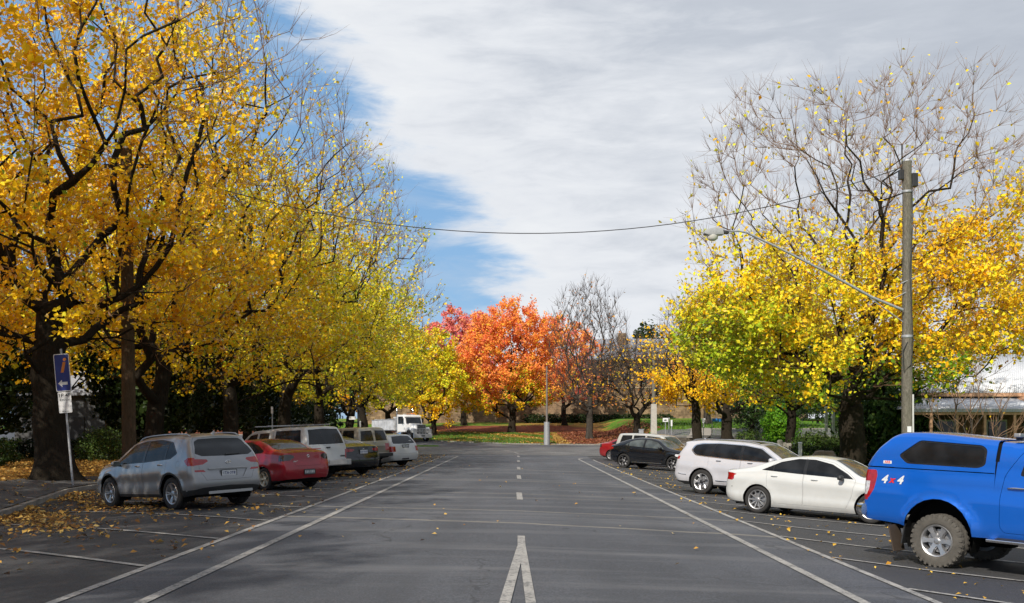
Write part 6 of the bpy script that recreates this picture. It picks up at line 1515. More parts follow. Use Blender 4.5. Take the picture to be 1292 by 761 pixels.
def road_sign(name, label, px, Z, panel, top, ph, pw, mat, off=0., r=.03, mark=None):
    x = (px - 653) * Z / 1250; z = ground_z(x, Z); root = empty(name, (x, Z, z)); tag(root, label, 'sign'); H = top - z
    MB().tube((0, 0, -.1), (0, 0, H), r, n=8).build('sign_post', M['galv'], root, .8)
    if panel == 'rect': p = MB().box((off, -.045, H - ph / 2), (pw, .012, ph)).build('sign_panel', mat, root)
    elif panel == 'vee': p = MB().prism([(-pw / 2, H), (pw / 2, H), (.02, H - ph), (-.02, H - ph)], -.05, -.04).build('sign_panel', mat, root)
    if mark: MB().prism([(-.12 + off, H - ph * .5 + .02), (.0 + off, H - ph * .5 + .02), (.0 + off, H - ph * .3), (.13 + off, H - ph * .55), (0 + off, H - ph * .8), (0 + off, H - ph * .5 - .06), (-.12 + off, H - ph * .5 - .06)], -.058, -.053).build('arrow_mark', M['sign_black'], root)
    return root
ztop = lambda py, Z: CAM_H + (541 - py) * Z / 1250
road_sign('street_sign', 'small white sign with a black arrow, left of the concrete-pole group of signs', 839.5, 78, 'rect', ztop(527.5, 78), .30, .42, M['sign_white'], mark=True)
road_sign('street_sign', 'bare grey sign post just right of the small white arrow sign', 844.0, 79, 'rect', ztop(527, 79), .12, .12, M['galv'])
road_sign('street_sign', 'narrow white panel on a thin post, right of the two white-sign posts', 847.2, 77, 'rect', ztop(530, 77), .48, .13, M['sign_white'])
road_sign('street_sign', 'white tapering sign seen beyond the white SUV roof, in front of the lawn', 887.5, 72, 'vee', ztop(528, 72), .62, .28, M['sign_white'])
road_sign('street_sign', 'blue name sign on a pale post above the white SUV', 898.5, 70, 'rect', ztop(528, 70), .22, .66, M['bright_blue'], off=.33)
road_sign('street_sign', 'thin grey post with a small plate behind the red sedan in the tree shade', 343.5, 47, 'rect', ztop(513, 47), .34, .10, M['sign_white'])
py_ = empty('information_pillar', ((452 - 653) * 62 / 1250, 62, ground_z(-10.9, 62))); tag(py_, 'dark notice pillar with white plates at the end of the left kerb', 'sign')
py_.location.x = -10.95 + .0; py_.location.y = 66.5
MB().box((.28, 0, 1.5), (.16, .12, 3.4)).build('pillar_post', M['sign_black'], py_); MB().box((-.05, 0, 1.2), (.5, .1, 1.2)).build('notice_board', M['sign_black'], py_)
MB().box((-.12, -.06, 2.45), (.46, .02, .22)).build('white_plate', M['sign_white'], py_); MB().box((.40, -.07, 1.7), (.10, .02, 1.1)).build('white_strip', M['sign_white'], py_)
bo = empty('bollard', (-10.6, 98, Tf(-10.6, 98))); tag(bo, 'small white guide post on the road edge in front of the truck', 'bollard')
MB().tube((0, 0, 0), (0, 0, .95), .07, .06, 10).build('post', M['sign_white'], bo, .8); MB().box((0, -.07, .75), (.07, .01, .12)).build('reflector', M['red_lens'], bo)
isl = MB(); isl.lathe([(0, .0), (1.2, 0), (1.1, .12), (0, .14)], 24, 'Z'); io = isl.build('traffic_island', G_MAT); io.location = (-9.6, 97.6, Tf(-9.6, 97.6) - .01); io.scale = (1.6, .9, 1); io['kind'] = 'structure'

# ============================================================ buildings
def mat_stone(name, a, b_, sc=1.0):
    m, t, b = mat_new(name); p = t.pos(); br = t.n.new('ShaderNodeTexBrick'); 
    rt = t.mapping(p, rot=(R(90), 0, 0)); t.l.new(rt, br.inputs[0]); br.inputs['Scale'].default_value = sc; br.inputs['Mortar Size'].default_value = .02; br.inputs['Brick Width'].default_value = .7; br.inputs['Row Height'].default_value = .33
    br.inputs['Color1'].default_value = (*a, 1); br.inputs['Color2'].default_value = (*b_, 1); br.inputs['Mortar'].default_value = (a[0] * .55, a[1] * .52, a[2] * .5, 1)
    n = t.noise(p, .9, 6, .7); c = t.mix(1., br.outputs[0], t.ramp(n, [(.35, (.40, .37, .35)), (.6, (1.15, 1.1, 1.02))]), 'MULTIPLY')
    setb(t, b, Base__Color=c, Roughness=.95); return m
SAND = mat_stone('sandstone', (.30, .215, .135), (.20, .14, .09)); SLATE = simple('slate_roof', (.27, .28, .31), .7, var=.12, scale=1.5, bump=.3)
wl = empty('stone_wall', (8, 151, 3.0)); tag(wl, 'long honey-coloured sandstone wall behind the orange tree and bare trees', 'wall')
b = MB(); b.box((0, 0, 2.2), (62, .7, 5.4)); b.build('wall_face', SAND, wl); b = MB(); b.box((0, 0, 4.98), (62.4, .95, .16)); b.build('coping', simple('sand_cap', (.38, .30, .2), .9), wl)
for i, x in enumerate((-22, -8, 6, 20)): MB().box((x, -.5, 2.1), (.9, .5, 5.2)).build('buttress', SAND, wl)
def gable_roof(b, x0, x1, y0, y1, z0, z1, over=.4, axis='x'):
    if axis == 'x': ym = (y0 + y1) / 2; pr = [(y0 - over, z0 - .12), (ym, z1), (y1 + over, z0 - .12), (y1 + over, z0 + .10), (ym, z1 + .22), (y0 - over, z0 + .10)]; b.prism(pr, x0 - over, x1 + over, 'X')
    return b
gb = empty('stone_building', (22, 186, 3.4)); tag(gb, 'large sandstone building with a long grey slate roof beyond the wall', 'building')
b = MB(); b.box((-.5, 0, 5.4), (17.5, 12, 11.2)); b.build('wall', SAND, gb)
b = MB(); gable_roof(b, -9.2, 8.2, -6, 6, 11.0, 15.0); rf = b.build('roof', SLATE, gb)
MB().box((-2.6, -1.5, 14.8), (1.5, 1.2, 2.6)).build('chimney', SAND, rf); MB().box((7.0, 2, 15.2), (1.2, 1.2, 2.4)).build('chimney', SAND, rf)
WFR = simple('window_frame', (.45, .43, .38), .6)
for i in range(6):
    for k in range(2):
        x = -7.8 + i * 2.9; z = 3.6 + k * 3.9; f = MB().box((x, -6.03, z), (1.25, .14, 1.9)).build('window', WFR, gb); MB().box((x, -6.12, z), (1.02, .06, 1.66)).build('pane', M['glass'], f)
gc = empty('stone_wing', (10.5, 181, 3.4)); tag(gc, 'narrow pale stone wing at the left end of the grey-roofed building', 'building')
b = MB(); b.box((4.9, 3.0, 5.0), (3.0, 8, 12.2)); b.build('wall', simple('pale_stone', (.50, .43, .33), .9, var=.2, bump=.3), gc); b = MB(); gable_roof(b, 3.4, 6.4, -1, 7, 11.1, 13.8, .2); b.build('roof', SLATE, gc)
gd = empty('stone_building', (48, 190, 3.5)); tag(gd, 'second slate-roofed stone building, mostly hidden behind the green-gold tree', 'building')
b = MB(); b.box((-5, 0, 5.6), (22, 12, 11)); b.build('wall', SAND, gd); b = MB(); gable_roof(b, -16, 6, -6, 6, 11.1, 15.4); b.build('roof', SLATE, gd)
# verandah cottage on the right
CORR = None
m, t, b_ = mat_new('zinc_roof'); wv = t.n.new('ShaderNodeTexNoise'); n = t.noise(t.pos(), .8, 5, .6); setb(t, b_, Base__Color=t.ramp(n, [(.3, (.52, .54, .57)), (.7, (.70, .71, .73))]), Roughness=.5, Metallic=.15); t.n.remove(wv); CORR = m
TIMB = simple('verandah_timber', (.50, .29, .17), .7, var=.2, scale=3); BRK = mat_stone('brown_brick', (.26, .15, .09), (.18, .10, .06), 4.0)
ho = empty('verandah_cottage', (26.2, 53, ground_z(26.2, 50))); tag(ho, 'low cottage with a pale corrugated roof and timber-posted verandah behind the blue pickup', 'house'); hz = ground_z(26.2, 50)
def corr(name, p00, p10, p11, p01, par, mat, pitch=.12, amp=.02):
    """corrugated sheet: rows run from the eave edge p00-p10 up to p01-p11"""
    p00, p10, p11, p01 = map(Vector, (p00, p10, p11, p01)); n = int((p10 - p00).length / pitch * 4); nn = (p10 - p00).cross(p01 - p00).normalized(); V = []
    for i in range(n + 1):
        s = i / n; w_ = nn * amp * math.sin(i * math.pi / 2 + .4)
        for q in (p00.lerp(p10, s), p01.lerp(p11, s)): V += [q + w_, q + w_ - nn * .03]
    F = []
    for i in range(n): k = 4 * i; F += [(k, k + 4, k + 6, k + 2), (k + 1, k + 3, k + 7, k + 5), (k, k + 1, k + 5, k + 4), (k + 2, k + 6, k + 7, k + 3)]
    return link(name, mesh_np(name, [tuple(v) for v in V], F), par, mat)
MB().box((2.2, 4.0, 1.55), (14.6, 8.0, 3.5)).build('wall', BRK, ho)
corr('verandah_roof', (-6.9, -3.3, 3.02), (9.6, -3.3, 3.02), (9.6, .1, 3.75), (-5.6, .1, 3.75), ho, CORR)
corr('main_roof', (-5.9, -.4, 3.95), (9.9, -.4, 3.95), (9.9, 4.0, 6.3), (-2.2, 4.0, 6.3), ho, CORR)
corr('main_roof', (9.9, 8.4, 3.95), (-5.9, 8.4, 3.95), (-2.2, 4.0, 6.3), (9.9, 4.0, 6.3), ho, CORR); corr('main_roof', (-5.9, 8.4, 3.95), (-5.9, -.4, 3.95), (-2.2, 4.0, 6.3), (-2.2, 4.02, 6.3), ho, CORR)
corr('verandah_roof', (-6.9, 4, 3.02), (-6.9, -3.3, 3.02), (-5.6, .1, 3.75), (-5.6, 4, 3.75), ho, CORR)
MB().box((1.35, -3.3, 2.93), (16.5, .05, .14)).build('gutter', M['galv'], ho); MB().box((1.35, -3.2, 2.80), (16.3, .08, .16)).build('fascia', TIMB, ho); MB().box((2.0, -.42, 3.82), (15.8, .08, .18)).build('fascia', TIMB, ho)
for x in (-6.7, -5.4, -4.1, -2.7, -1.2, .3, 2.0, 3.7, 5.4, 7.1, 8.8): MB().box((x, -3.15, 1.42), (.13, .13, 2.75)).build('verandah_post', TIMB, ho)
for x in (-3.4, -.6, 3.2): f = MB().box((x, -.02, 1.75), (1.1, .12, 1.5)).build('window', WFR, ho); MB().box((x, -.10, 1.75), (.92, .05, 1.3)).build('pane', M['glass'], f)
MB().box((1.3, -.02, 1.2), (.95, .1, 2.2)).build('door', simple('door_green', (.05, .10, .08), .5), ho); MB().box((1.3, -1.6, .05), (16.2, 3.3, .14)).build('verandah_floor', simple('verandah_floor', (.12, .10, .09), .9), ho)
gp_ = MB(); gp_.add([(.2, -1.7, 3.42), (1.8, -1.7, 3.42), (1.0, -1.7, 3.85), (.2, -.3, 3.62), (1.8, -.3, 3.62), (1.0, -.3, 3.85)], [(0, 1, 2), (3, 5, 4), (0, 2, 5, 3), (1, 4, 5, 2), (0, 3, 4, 1)]); gp_.build('roof_gable', TIMB, ho)
# outbuilding glimpsed in the dark park on the left
sh = empty('park_hut', (-30.5, 68, ground_z(-30, 68))); tag(sh, 'grey rendered hut in deep shade behind the left trees', 'building'); MB().box((0, 0, 1.9), (6, 4, 3.8)).build('wall', simple('hut_render', (.07, .072, .075), .85, var=.15), sh); b = MB(); gable_roof(b, -3, 3, -2, 2, 3.8, 5.2); b.build('roof', SLATE, sh); MB().box((1.2, -2.03, 1.2), (.9, .1, 2.1)).build('door', M['sign_black'], sh)
pl = empty('brick_pillar', (-21.5, 45, ground_z(-21.5, 45))); tag(pl, 'lone pale brick pillar in the shaded park at the far left', 'pillar'); MB().box((0, 0, 1.6), (.42, .42, 3.2)).build('shaft', simple('pale_brick', (.24, .19, .14), .9, var=.3, scale=9), pl); MB().box((0, 0, 3.25), (.54, .54, .12)).build('cap', simple('pale_brick', (.24, .19, .14), .9), pl)
# boulder, stone posts, white posts by the right lawn
bm = bmesh.new(); bmesh.ops.create_icosphere(bm, subdivisions=4, radius=.62); rr = np.random.default_rng(4)
from mathutils import noise as mnoise
for v in bm.verts:
    c0 = v.co.copy(); v.co *= 1 + .28 * mnoise.noise(c0 * 1.8) + .08 * mnoise.noise(c0 * 6); v.co.z = min(v.co.z * 1.15, .52 + .05 * mnoise.noise(c0 * 4)); v.co.x *= 1.05
for f in bm.faces: f.smooth = True
me = bpy.data.meshes.new('boulder'); bm.to_mesh(me); bm.free(); ob = link('boulder', me, None, simple('granite', (.23, .185, .14), .95, var=.35, scale=3, bump=.8, bscale=12)); bz = W(1041, 578, 48); ob.location = (bz.x, 48, ground_z(bz.x, 48) + .42); tag(ob, 'flat-topped brown granite boulder on the grass beside the thick trunk', 'boulder')
for i, (px, Z, top, w_, mt, lb) in enumerate(((984, 57, 556, .30, 'galv', 'left stone gate post beyond the white SUV windscreen'), (989.5, 57, 559, .24, 'galv', 'middle, lowest stone gate post beyond the white SUV windscreen'), (995, 56, 560, .34, 'galv', 'right stone gate post, next to the slim dark trunk'))):
    x = (px - 653) * Z / 1250; z = ground_z(x, Z); r_ = empty('stone_post', (x, Z, z)); tag(r_, lb, 'post', 'weathered stone gate posts'); h_ = ztop(top, Z) - z
    MB().box((0, 0, h_ / 2), (w_, w_, h_), taper=(.9, .9)).build('shaft', simple('post_stone', (.28, .26, .22), .9, var=.3, bump=.5), r_, bevel=.03); MB().box((0, 0, h_), (w_ * .7, w_ * .7, .08)).build('cap', simple('post_stone', (.28, .26, .22), .9), r_, bevel=.02)
for px, Z, top, lb in ((1042.5, 64, 514, 'left white timber post in the garden behind the golden tree'), (1051.5, 64, 519, 'right white timber post in the garden behind the golden tree'), (1009.5, 52, 559, 'white marker post right of the slim dark trunk')):
    x = (px - 653) * Z / 1250; z = ground_z(x, Z); h_ = ztop(top, Z) - z; r_ = empty('timber_post', (x, Z, z)); tag(r_, lb, 'post'); MB().box((0, 0, h_ / 2), (.16, .16, h_)).build('shaft', M['sign_white'], r_, bevel=.01); MB().box((0, 0, h_ + .02), (.22, .22, .06), taper=(.5, .5)).build('cap', M['sign_white'], r_)
rl = empty('garden_rail', (21, 60, ground_z(21, 60))); tag(rl, 'low pale rail running behind the boulder', 'fence'); 
for x in (-2.4, 0, 2.4): MB().box((x, 0, .4), (.1, .1, .85)).build('rail_post', M['sign_white'], rl)
MB().box((0, 0, .82), (5.2, .08, .12)).build('rail', M['sign_white'], rl)
for px, Z, py, lb in ((953, 96, 529, 'small white marker stone on the green lawn'), (964, 104, 528, 'dark grey plaque block at the back of the lawn')):
    x = (px - 653) * Z / 1250; z = ground_z(x, Z); ob = MB().box((0, 0, .4), (.34 if px < 960 else 1.3, .3, .9 if px < 960 else .8)).build('marker_stone', M['sign_white'] if px < 960 else simple('plaque', (.10, .11, .12), .6), None, bevel=.03); ob.location = (x, Z, z); tag(ob, lb, 'marker')
# ============================================================ the trees of the street
EL_L = [(.4, 0, 9.6, 6.6, 6.2, 5.2), (2.0, 0, 13.4, 6.0, 5.8, 5.2), (.3, 0, 6.2, 6.4, 6.0, 3.0)]
def dens_left(p, r):   # leaves thin out to bare twigs high up and towards the road
    return 1.25 - .085 * np.maximum(0, p[:, 2] - 9) - .20 * np.maximum(0, p[:, 0] - 2.0) * np.clip((p[:, 2] - 6) / 5, 0, 1)
def dens_left_far(p, r): return .085 + (1.25 - .62 * (p[:, 2] < 5.6) * (p[:, 0] < 4) - .15 * np.maximum(0, p[:, 2] - 8) - .12 * np.maximum(0, p[:, 0] - 2) * np.clip((p[:, 2] - 6) / 5, 0, 1)).clip(0)
LT = [
 (-14.1, 30.0, .47, 5.2, 42000, .155, (('gold', .86), ('yellow', .14)), 'huge dark-trunked tree full of orange-gold leaves beside the information sign', 900, 1),
 (-13.9, 38.0, .36, 4.2, 27000, .155, (('gold', .6), ('yellow', .4)), 'golden tree standing behind the left timber pole', 780, 2),
 (-13.6, 47.0, .34, 3.8, 22000, .165, (('yellow', .6), ('gold', .3), ('lime', .1)), 'yellow tree behind the red sedan, third from the camera in the left row', 700, 3),
 (-13.6, 57.0, .34, 3.6, 18500, .175, (('yellow', .7), ('lime', .2), ('gold', .1)), 'yellow tree with long bare twigs over the road, fourth in the left row', 600, 4),
 (-13.6, 68.0, .32, 3.4, 19000, .19, (('yellow', .62), ('lime', .38)), 'lemon-yellow tree with twiggy crown, fifth in the left row', 480, 5),
 (-13.7, 80.0, .32, 3.4, 15000, .21, (('yellow', .6), ('lime', .4)), 'yellow-green tree second to last in the left row', 420, 6),
 (-14.4, 93.0, .32, 3.8, 15000, .23, (('yellow', .45), ('gold', .25), ('lime', .3)), 'yellow tree closing the left row near the truck', 360, 7)]
for (x, y, tr, th, nl, sz, kd, lb, nt, sd) in LT:
    el = [(a, b, c, d, e, f) for a, b, c, d, e, f in EL_L]
    if sd == 1: el = [(0, 0, 10.5, 6.6, 6.2, 5.5), (1.4, 0, 14.5, 6.0, 5.5, 4.8), (.3, 0, 6.6, 6.6, 6.2, 2.8), (-4, 0, 8, 4, 4, 5)]
    if sd == 7: el = [(0, 0, 9.0, 6.0, 6.0, 4.6), (1.0, 0, 12.6, 5.2, 4.6, 4.2), (1.0, 0, 7.0, 5.5, 5.5, 2.0)]
    tree('autumn_tree', lb, 'tree', x, y, el, th, tr, nt, .8, nl, sz, kd, dens_left if sd < 3 else dens_left_far, bf=.30, seed=sd + 20, twigs=4 if sd < 3 else 6, twig_len=1.25, twig_up=.42, tip_r=.008, group='autumn trees in the left-hand row', clump=.85, leaf_spread=.15, lean=(.2 * (-1) ** sd, .1))
for (x, y, lb, sd) in ((-16.2, 19.0, 'golden tree overhanging the upper left corner, nearest the camera', 31), (-15.2, 9.0, 'tree of the left-hand row just beside the camera position', 32), (-15.5, -4, 'tree of the left-hand row behind the camera position', 33)):
    tree('autumn_tree', lb, 'tree', x, y, [(0, 0, 10, 6.4, 6.0, 5.2), (0, 0, 13.6, 5.2, 5.0, 4.4), (0, 0, 7.2, 6.0, 5.6, 2.4)], 4.6, .40, 420, .95, 22000, .18, (('gold', .8), ('yellow', .2)), None, seed=sd, twigs=2, twig_len=1.2, group='autumn trees in the left-hand row', clump=.3)
# second row behind, in the park
for i, (x, y, h, kd, lb) in enumerate(((-24, 36, 15, 'gold', 'golden tree deeper in the park, behind the huge dark-trunked tree'), (-25, 52, 16, 'yellow', 'yellow tree deeper in the park, behind the hedge'), (-26, 70, 15, 'gold', 'gold tree deeper in the park behind the white pickup'))):
    tree('park_tree', lb, 'tree', x, y, [(0, 0, h * .6, 6, 6, h * .33), (0, 0, h * .4, 6.5, 6.5, 3)], 3.5, .34, 300, 1.0, 11000, .24, ((kd, .8), ('lime', .2)), None, seed=50 + i, twigs=2, twig_len=1.1, clump=.4, group='trees in the second row of the left park')
# dark evergreens, made taller and with a closer row added to darken the park
def dark_tree(name, label, x, y, h, r_, n, size=.34, seed=0, group='dark evergreens behind the left park', zlow=.12, kind='dark'):
    e = [(0, 0, h * .55, r_, r_, h * .42), (r_ * .3, -.4, h * .35, r_ * .8, r_ * .8, h * .3), (-r_ * .3, .3, h * .7, r_ * .65, r_ * .65, h * .28)]
    rr = np.random.default_rng(seed); z = ground_z(x, y); root = empty(name, (x, y, z)); tag(root, label, 'tree', group)
    link('trunk', trunk_mesh('trunk', [(0, 0, 0), (.05, 0, h * .5), (0, .1, h * .8)], .08, .22 + h * .012, 12, rr), root, BARK)
    w_ = np.array([q[3] * q[4] for q in e]); idx = rr.choice(3, n, p=w_ / w_.sum()); E = np.array(e)[idx]; d = rr.normal(size=(n, 3)); d /= np.linalg.norm(d, axis=1, keepdims=True)
    ph = rr.uniform(0, 6, 3); lump = 1 + .16 * np.sin(d[:, 0] * 6 + ph[0]) * np.sin(d[:, 2] * 7 + ph[1]) + .1 * np.sin(d[:, 1] * 11 + ph[2])
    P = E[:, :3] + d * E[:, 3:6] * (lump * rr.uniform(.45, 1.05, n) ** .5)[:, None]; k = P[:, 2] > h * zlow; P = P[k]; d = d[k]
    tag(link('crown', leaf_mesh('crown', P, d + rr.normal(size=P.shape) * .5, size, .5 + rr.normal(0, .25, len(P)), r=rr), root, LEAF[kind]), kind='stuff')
    b = MB()
    for q in range(9): a = rr.uniform(0, 6.28); z0 = h * rr.uniform(.2, .6); b.path([(0, 0, z0), (r_ * .4 * math.cos(a), r_ * .4 * math.sin(a), z0 + h * .08), (r_ * .8 * math.cos(a), r_ * .8 * math.sin(a), z0 + h * .12)], [.09, .06, .02], 5)
    tag(b.build('branches', BARK, root), kind='stuff'); return root
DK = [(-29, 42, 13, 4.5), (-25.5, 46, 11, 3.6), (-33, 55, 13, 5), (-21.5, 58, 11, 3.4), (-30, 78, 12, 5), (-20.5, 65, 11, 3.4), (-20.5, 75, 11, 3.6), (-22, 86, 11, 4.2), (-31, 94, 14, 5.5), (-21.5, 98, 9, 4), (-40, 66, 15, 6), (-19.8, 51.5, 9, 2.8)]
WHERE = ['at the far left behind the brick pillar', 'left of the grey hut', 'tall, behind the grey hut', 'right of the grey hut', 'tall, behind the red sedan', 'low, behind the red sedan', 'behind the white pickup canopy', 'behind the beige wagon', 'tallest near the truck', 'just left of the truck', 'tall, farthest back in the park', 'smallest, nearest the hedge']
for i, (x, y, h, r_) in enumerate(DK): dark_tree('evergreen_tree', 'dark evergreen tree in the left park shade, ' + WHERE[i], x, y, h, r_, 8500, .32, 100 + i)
# right-hand side
ELR = [(-2.2, 0, 11.8, 4.9, 4.8, 5.4), (3.4, 0, 12.2, 5.0, 5.0, 5.6), (-1.9, 0, 7.6, 5.0, 5.0, 3.6), (3.8, 0, 7.4, 5.2, 5.2, 4.0), (0, -.5, 5.2, 5.2, 5.0, 2.4), (-4.9, -.3, 6.2, 2.4, 3.4, 2.0, 60)]
def dens_r1(p, r): return (1.5 - .42 * np.maximum(0, p[:, 2] - 8.0 - .28 * np.maximum(0, p[:, 0])) + .35 * (p[:, 2] < 7)).clip(.035) * np.where((p[:, 0] > 3.2) & (p[:, 2] < 5.2), .12, 1)
def which_r1(P, r):
    u = r.uniform(size=len(P)); g = np.clip((-P[:, 0] - 2.2) / 3.0, 0, 1) * np.clip((8.0 - P[:, 2]) / 2, 0, 1) + .75 * np.clip((4.9 - P[:, 2]) / 1.8, 0, 1) * np.clip(1.2 - np.abs(P[:, 0] - .5) / 4, 0, 1)
    y = np.clip((3.5 - P[:, 0]) / 6, .3, .8); dk = np.clip((5.6 - P[:, 2]) / 1.6, 0, 1) * np.clip(1.3 - np.abs(P[:, 0] - 1.5) / 3.2, 0, 1)
    return np.where(r.uniform(size=len(P)) < dk * .75, 3, np.where(u < g * .95, 2, np.where(r.uniform(size=len(P)) < y, 1, 0)))
tree('autumn_tree', 'great golden tree on the right with a bare twiggy top and a stout trunk', 'tree', 14.25, 42.5, ELR, 4.0, .50, 1900, .75, 52000, .165, (which_r1, ('gold', 'yellow', 'lime', 'green')), dens_r1, bf=.34, seed=77, tip_r=.006, twigs=8, twig_len=1.1, twig_up=.5, clump=.7, leaf_spread=.15)
tree('autumn_tree', 'green-gold tree with a slim dark trunk left of the great golden tree', 'tree', 16.5, 60, [(0, 0, 6.2, 4.4, 4.2, 3.0), (-1, 0, 8.6, 3.4, 3.4, 2.0)], 3.2, .27, 300, .7, 15000, .19, (('lime', .45), ('green', .35), ('yellow', .2)), None, seed=78, twigs=3, clump=.4)
tree('autumn_tree', 'dark-trunked tree with amber leaves low down and bare branches above, left of the white SUV', 'tree', 11.9, 66, [(0, 0, 7.0, 4.2, 3.6, 3.6), (.3, 0, 5.2, 3.0, 3.0, 2.2)], 2.9, .30, 420, .6, 5200, .20, (('gold', .9), ('rust', .1)), lambda p, r: np.where(p[:, 2] < 5.6, 1.4, .10), seed=79, twigs=4, twig_len=.9, twig_up=.5, clump=.3, twigm=TWIG_D)
tree('autumn_tree', 'amber-leaved tree with a forked brown trunk standing on the green lawn', 'tree', 16.9, 80, [(0, 0, 6.0, 5.0, 4.5, 3.4), (0, 0, 8.5, 3.6, 3.5, 2.4)], 2.8, .40, 380, .7, 6500, .24, (('gold', .6), ('rust', .4)), lambda p, r: np.where(p[:, 2] < 6.5, 1.2, .25), seed=80, twigs=3, twigm=TWIG_D)
tree('bare_tree', 'tall leafless tree with ascending branches right of the steel lamp post', 'tree', 8.0, 111, [(0, 0, 11.0, 4.6, 4.2, 7.0), (0, 0, 6.5, 5.0, 4.2, 3.2)], 3.6, .36, 700, .8, 500, .22, (('rust', 1.),), None, bf=.42, seed=81, twigs=7, twig_len=1.3, twig_up=.8, twigm=TWIG_D, bark=BARK_G)
tree('bare_tree', 'low spreading leafless tree with a broad brown tangle of branches', 'tree', 12.6, 105, [(0, 0, 6.2, 6.2, 5.0, 3.2), (0, 0, 8.3, 4.5, 4.0, 2.2)], 2.2, .34, 1000, .7, 1500, .24, (('rust', .6), ('gold', .4)), lambda p, r: np.where(p[:, 2] < 4.5, 1.3, .3), bf=.3, seed=82, twigs=7, twig_len=1.4, twig_up=.2, twigm=TWIG_D)
tree('bare_tree', 'leafless grey tree rising behind the amber trees beside the great golden tree', 'tree', 21.5, 112, [(0, 0, 10.5, 5.6, 5.0, 5.0), (-1, 0, 7.0, 5.0, 5, 3)], 3.6, .36, 480, .85, 0, .2, bf=.36, seed=83, twigs=7, twig_len=1.4, twig_up=.6, bark=BARK_G, twigm=TWIG_D)
tree('bare_tree', 'brown half-bare tree at the right edge behind the cottage', 'tree', 34.5, 66, [(0, 0, 8.5, 5.5, 5.0, 4.8), (0, 0, 5.5, 5.5, 5, 3)], 3.0, .34, 420, .85, 5000, .22, (('rust', .5), ('gold', .5)), None, seed=84, twigs=4, twigm=TWIG_D)
for sd, (dx, dy, ln) in enumerate(((0, 0, (-.8, 0)),)):
    tree('young_tree', 'small leafless multi-stemmed tree in front of the cottage verandah', 'tree', 17.6, 38.5, [(-.3, 0, 3.6, 1.9, 1.6, 1.9), (.5, 0, 2.6, 2.0, 1.6, 1.4)], .7, .10, 90, .4, 10, .12, (('gold', 1.),), None, bf=.7, seed=85, twigs=2, twig_len=.7, twig_up=.5, bark=BARK_G, lean=(.1, 0))
# junction trees
tree('autumn_tree', 'bright orange tree with a dark trunk on the leafy bank ahead', 'tree', -.75, 122, [(-.2, 0, 8.8, 7.6, 6.0, 5.6), (.4, 0, 12.0, 6.2, 4.8, 4.4), (-1.8, 0, 5.4, 6.2, 6.0, 3.2), (3.0, 0, 6.6, 5.4, 5.0, 3.6)], 2.7, .44, 620, .9, 50000, .25, (lambda P, r: np.where(r.uniform(size=len(P)) < np.clip((7.8 - P[:, 2] + 1.6 * np.sin(P[:, 0] * .9)) / 5, .04, .88), np.where(r.uniform(size=len(P)) < .45, 2, 1), 0), ('orange', 'gold', 'lime')), None, tintf=lambda P, r: -.03 * (P[:, 2] - 9) / 2, seed=90, twigs=3, twig_len=1.2, clump=.28, leaf_spread=.2)
tree('autumn_tree', 'pinkish red tree left behind the bright orange tree', 'tree', -7.6, 139, [(0, 0, 10, 5.8, 5.0, 5.4), (0, 0, 13.0, 4.6, 3.8, 3.4), (0, 0, 6, 5.5, 5, 3)], 3, .34, 340, 1., 20000, .32, (('red', .8), ('orange', .2)), None, seed=91, twigs=3, clump=.5)
tree('autumn_tree', 'thin-leaved rose and orange tree right behind the bright orange tree', 'tree', 6.6, 138, [(0, 0, 9.0, 5.6, 5.0, 5.0), (0, 0, 12, 4.0, 4.0, 3.2), (.5, 0, 5.6, 5.8, 5, 3)], 3, .34, 380, 1., 12500, .32, (('red', .35), ('orange', .45), ('rust', .2)), lambda p, r: 1.2 - .06 * np.maximum(0, p[:, 0]), seed=92, twigs=3, clump=.6)
tree('autumn_tree', 'yellow and green tree with low amber skirts just right of the truck', 'tree', -9.9, 116, [(0, 0, 6.8, 4.8, 4.5, 4.0), (-.6, 0, 9.6, 3.8, 3.6, 3.0), (.3, 0, 3.6, 3.2, 3.2, 2.2)], 2.2, .36, 340, .8, 18500, .26, (lambda P, r: np.where(P[:, 2] + r.normal(size=len(P)) < 3.6, 2, np.where(r.uniform(size=len(P)) < .55, 0, 1)), ('yellow', 'lime', 'gold')), None, tintf=lambda P, r: -.14, seed=93, twigs=3, clump=.35)
tree('autumn_tree', 'olive-yellow tree behind the truck', 'tree', -16.5, 126, [(0, 0, 7.5, 5.6, 5, 4.8), (0, 0, 10.5, 4, 4, 3), (0, 0, 5, 5.8, 5, 2.2)], 2.8, .36, 320, .9, 17000, .28, (('yellow', .4), ('lime', .35), ('gold', .25)), None, seed=94, twigs=3, clump=.5)
tree('autumn_tree', 'amber tree behind the tub of the truck', 'tree', -24.5, 122, [(0, 0, 8, 6, 5, 5), (0, 0, 5, 6, 5, 2.4)], 3, .36, 300, 1., 15000, .30, (('gold', .7), ('rust', .3)), None, seed=95, twigs=3, clump=.5)
BGW = ['far left above the truck', 'second from the far left above the truck', 'behind the olive-yellow tree', 'far right behind the second slate roof', 'at the far right horizon', 'right of the sandstone wall', 'small, behind the lawn', 'at the left horizon', 'low, right of the lawn', 'behind the pinkish red tree', 'behind the bright orange tree']
dark_tree('gum_tree', 'dark rounded eucalypt showing above the slate roof', 27.2, 205, 20, 4.2, 5000, .7, 130, None, .55)
